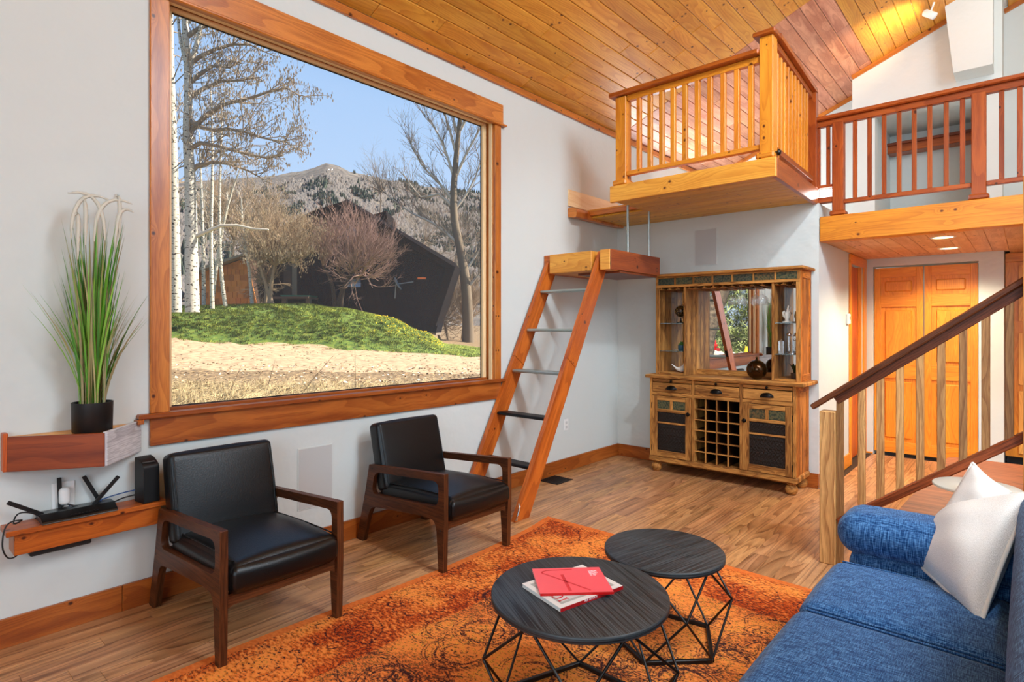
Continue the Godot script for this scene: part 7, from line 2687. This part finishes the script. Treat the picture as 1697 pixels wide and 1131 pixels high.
func mountain(kr: RandomNumberGenerator) -> void:
	var mat := mottled(71, 0.02, 5, [[0.0, Color(0.16, 0.15, 0.15)], [0.45, Color(0.29, 0.27, 0.27)], [0.6, Color(0.36, 0.34, 0.32)], [1.0, Color(0.42, 0.38, 0.34)]], 0.004, 1.0)
	var o := thing("mountain", Vector3.ZERO, "broad brown and grey mountain with patches of dark conifers behind the house", "mountain", "", 0.0, "structure")
	var nz := noise(501, 1.0, 4)
	var ridge := func(u: float) -> float:
		return table([-300, 200, 330, 440, 500, 545, 590, 650, 700, 760, 800, 1300], [345, 305, 300, 293, 284, 270, 288, 300, 309, 318, 322, 352], u) + 1.5 * nz.get_noise_1d(u * 0.3)
	var at := func(u: float, t: float) -> Vector3:
		var w := lerpf(260.0, 1500.0, t)
		var v0 := 548.0
		var v := lerpf(v0, ridge.call(u), pow(t, 0.55)) + 9.0 * nz.get_noise_2d(u * 0.012, t * 4.0) * sin(t * PI)
		return ray_at(u, v, w)
	var rows := []
	for j in 29:
		var line := []
		for i in 81:
			line.append(at.call(-300.0 + i * 20.0, j / 28.0))
		rows.append(line)
	var back := []
	for i in 81: back.append(ray_at(-300.0 + i * 20.0, 560, 2100))
	rows.append(back)
	var g := geo(false)
	sheet(g, rows, Vector2(1, 1))
	put("slope", g, mat, o)
	var cone := geo(false)
	lathe(cone, [[0.0, 0.0], [0.26, 0.05], [0.0, 1.0]], 5)
	var pl := []
	var ti := []
	for i in 26000:
		var u := kr.randf_range(260, 840)
		var t := kr.randf_range(0.08, 1.0)
		var p: Vector3 = at.call(u, t)
		var k := nz.get_noise_2d(u * 0.02 + 40.0, t * 9.0) + 0.35 * nz.get_noise_2d(u * 0.06, t * 30.0)
		var band := maxf(0.0, 1.0 - absf(u - 470) / 160.0) * maxf(0.0, 1.0 - absf(t - 0.55) / 0.3) * 0.2 + maxf(0.0, (u - 640) / 500.0)
		if k + band < 0.34 or (t > 0.86 and u < 585): continue
		var h := kr.randf_range(9.0, 17.0)
		pl.append(Transform3D(Basis.from_scale(Vector3(h, h, h)), p))
		var c := kr.randf_range(0.7, 1.3)
		ti.append(Color(0.028 * c, 0.042 * c, 0.03 * c))
	var tm := StandardMaterial3D.new()
	tm.vertex_color_use_as_albedo = true
	tm.roughness = 0.9
	scatter("conifers", cone.mesh(), tm, pl, "dark green conifers in patches over the mountain slope", "trees", ti)
	pl = []
	ti = []
	var blob := geo(false)
	lathe(blob, [[0.02, 0.0], [0.28, 0.45], [0.2, 0.8], [0.0, 1.0]], 5)
	for i in blob.n.size(): blob.n[i] = (blob.n[i] * 0.45 + Vector3(0, 0.8, 0) - Vector3(-sin(YAW), 0, -cos(YAW)) * 0.35).normalized()
	for i in 26000:
		var u := kr.randf_range(260, 840)
		var t := kr.randf_range(0.05, 0.97)
		var p: Vector3 = at.call(u, t)
		var k := nz.get_noise_2d(u * 0.03 - 90.0, t * 12.0)
		if k < -0.12 or (t > 0.9 and u < 600): continue
		var h := kr.randf_range(6.0, 11.0)
		pl.append(Transform3D(Basis.from_scale(Vector3(h, h, h)), p))
		var c := kr.randf_range(0.88, 1.06)
		ti.append(Color(0.125 * c, 0.112 * c, 0.108 * c))
	scatter("bare_aspens", blob.mesh(), tm, pl, "grey leafless aspens clothing the mountain slope", "trees", ti)
	# snow patch below the summit
	g = geo(false)
	var s := []
	for i in 9:
		var line := []
		for j in 4: line.append(ray_at(539 + i * 1.6, 280.0 + j * 0.7 + 0.6 * sin(i * 1.3), 1440.0 - j * 6.0))
		s.append(line)
	sheet(g, s)
	put("snow_patch", g, plain(Color(0.95, 0.95, 0.97), 0.9), o)


# ------------------------------------------------------------------ the garden beside the house, which the hutch's mirror shows

func garden_in_mirror() -> void:
	var kr := RandomNumberGenerator.new()
	kr.seed = 5
	var turf := mottled(66, 0.02, 5, [[0.0, Color(0.2, 0.24, 0.08)], [0.5, Color(0.34, 0.4, 0.14)], [1.0, Color(0.55, 0.52, 0.3)]], 0.3, 0.95)
	var g := geo(false)
	box(g, Vector3(-15.3, 0.1, 16.0), Vector3(30, 0.3, 31.6), Basis(), 0.0)
	tag(put("garden_ground", g, turf), "grassy side garden of the house", "ground", "", "structure")
	var stone := mottled(67, 0.03, 4, [[0.0, Color(0.55, 0.5, 0.44)], [0.5, Color(0.78, 0.74, 0.68)], [1.0, Color(0.92, 0.9, 0.86)]], 1.5, 0.9, 256)
	for i in 44:
		var u := kr.randf_range(0, 1)
		var row := i % 3
		var r := kr.randf_range(0.09, 0.17)
		var o := Geo.new()
		var n := noise(900 + i % 7, 2.2, 2)
		var prof := []
		ball(o, Vector3.ZERO, r, 10, Vector3(1.2, 0.75, 0.95))
		for k in o.v.size():
			o.v[k] *= 1.0 + 0.22 * n.get_noise_3dv(o.v[k] / r)
		var m := put("garden_rock", o, stone)
		m.position = Vector3(-3.6 + u * 1.9, 0.3 + row * 0.16, 4.2 + row * 0.16 + (1 - u) * 1.0 + kr.randf_range(-0.1, 0.1))
		m.rotation.y = kr.randf() * 6.0
		tag(m, "pale garden rock in the heap that the hutch's mirror shows", "rock", "rocks reflected in the mirror")
	var hy := thing("hydrant", Vector3(-3.95, 0.25, 6.6), "red fire hydrant in the side garden seen in the hutch's mirror", "hydrant")
	g = geo(false)
	lathe(g, [[0.0, 0.0], [0.17, 0.0], [0.17, 0.05], [0.12, 0.06], [0.12, 0.55], [0.15, 0.57], [0.15, 0.62], [0.12, 0.64], [0.1, 0.75], [0.04, 0.8], [0.04, 0.86], [0.0, 0.86]], 18)
	put("barrel", g, plain(Color(0.7, 0.05, 0.05), 0.4), hy)
	g = geo(false)
	for s in [-1.0, 1.0]:
		lathe(g, [[0.0, 0.0], [0.07, 0.0], [0.07, 0.1], [0.0, 0.12]], 12, Transform3D(Basis(Vector3(0, 0, 1), PI / 2 * s), Vector3(-0.12 * s, 0.45, 0)))
	put("outlet_caps", g, plain(Color(0.5, 0.04, 0.04), 0.4), hy)
	var ye := thing("marker_cone", Vector3(-2.55, 0.25, 5.6), "yellow marker cone in the side garden seen in the hutch's mirror", "cone")
	g = geo(false)
	box(g, Vector3(0, 0.02, 0), Vector3(0.34, 0.04, 0.34), Basis(), 0.01)
	lathe(g, [[0.13, 0.04], [0.03, 0.62], [0.0, 0.63]], 18)
	put("cone", g, plain(Color(0.85, 0.68, 0.08), 0.5), ye)
	var tr := thing("garden_tree", Vector3.ZERO, "rough-barked leaning tree beside the house seen in the hutch's mirror", "tree")
	g = geo()
	limb(g, [Vector3(-2.55, 0.1, 2.6), Vector3(-2.5, 1.2, 2.7), Vector3(-2.2, 2.2, 2.8), Vector3(-1.8, 3.4, 3.0), Vector3(-1.5, 5.2, 3.2)], 0.24, 0.14, 14)
	var bk := mottled(68, 0.04, 4, [[0.0, Color(0.1, 0.08, 0.07)], [1.0, Color(0.5, 0.44, 0.38)]], 1.0, 0.95, 256)
	put("trunk", g, bk, tr)
	var pl := []
	var ti := []
	for i in 5200:
		var x := kr.randf_range(-9.5, -1.0)
		pl.append(Transform3D(Basis(Vector3.UP, kr.randf() * TAU).rotated(Vector3(1, 0, 0), kr.randf_range(-1, 1)).scaled(Vector3.ONE * kr.randf_range(1.0, 2.6)), Vector3(x, kr.randf_range(0.3, 4.6), 11.5 + kr.randf_range(-1.2, 1.2))))
		var k := kr.randf_range(0.4, 1.2)
		ti.append(Color(0.3 * k, 0.36 * k, 0.13 * k))
	var tm := StandardMaterial3D.new()
	tm.vertex_color_use_as_albedo = true
	tm.roughness = 0.85
	scatter("hedge_foliage", tuft(9, 0.1, 0.1, 0.008, kr), tm, pl, "tall green hedge in the side garden seen in the hutch's mirror", "hedge", ti)
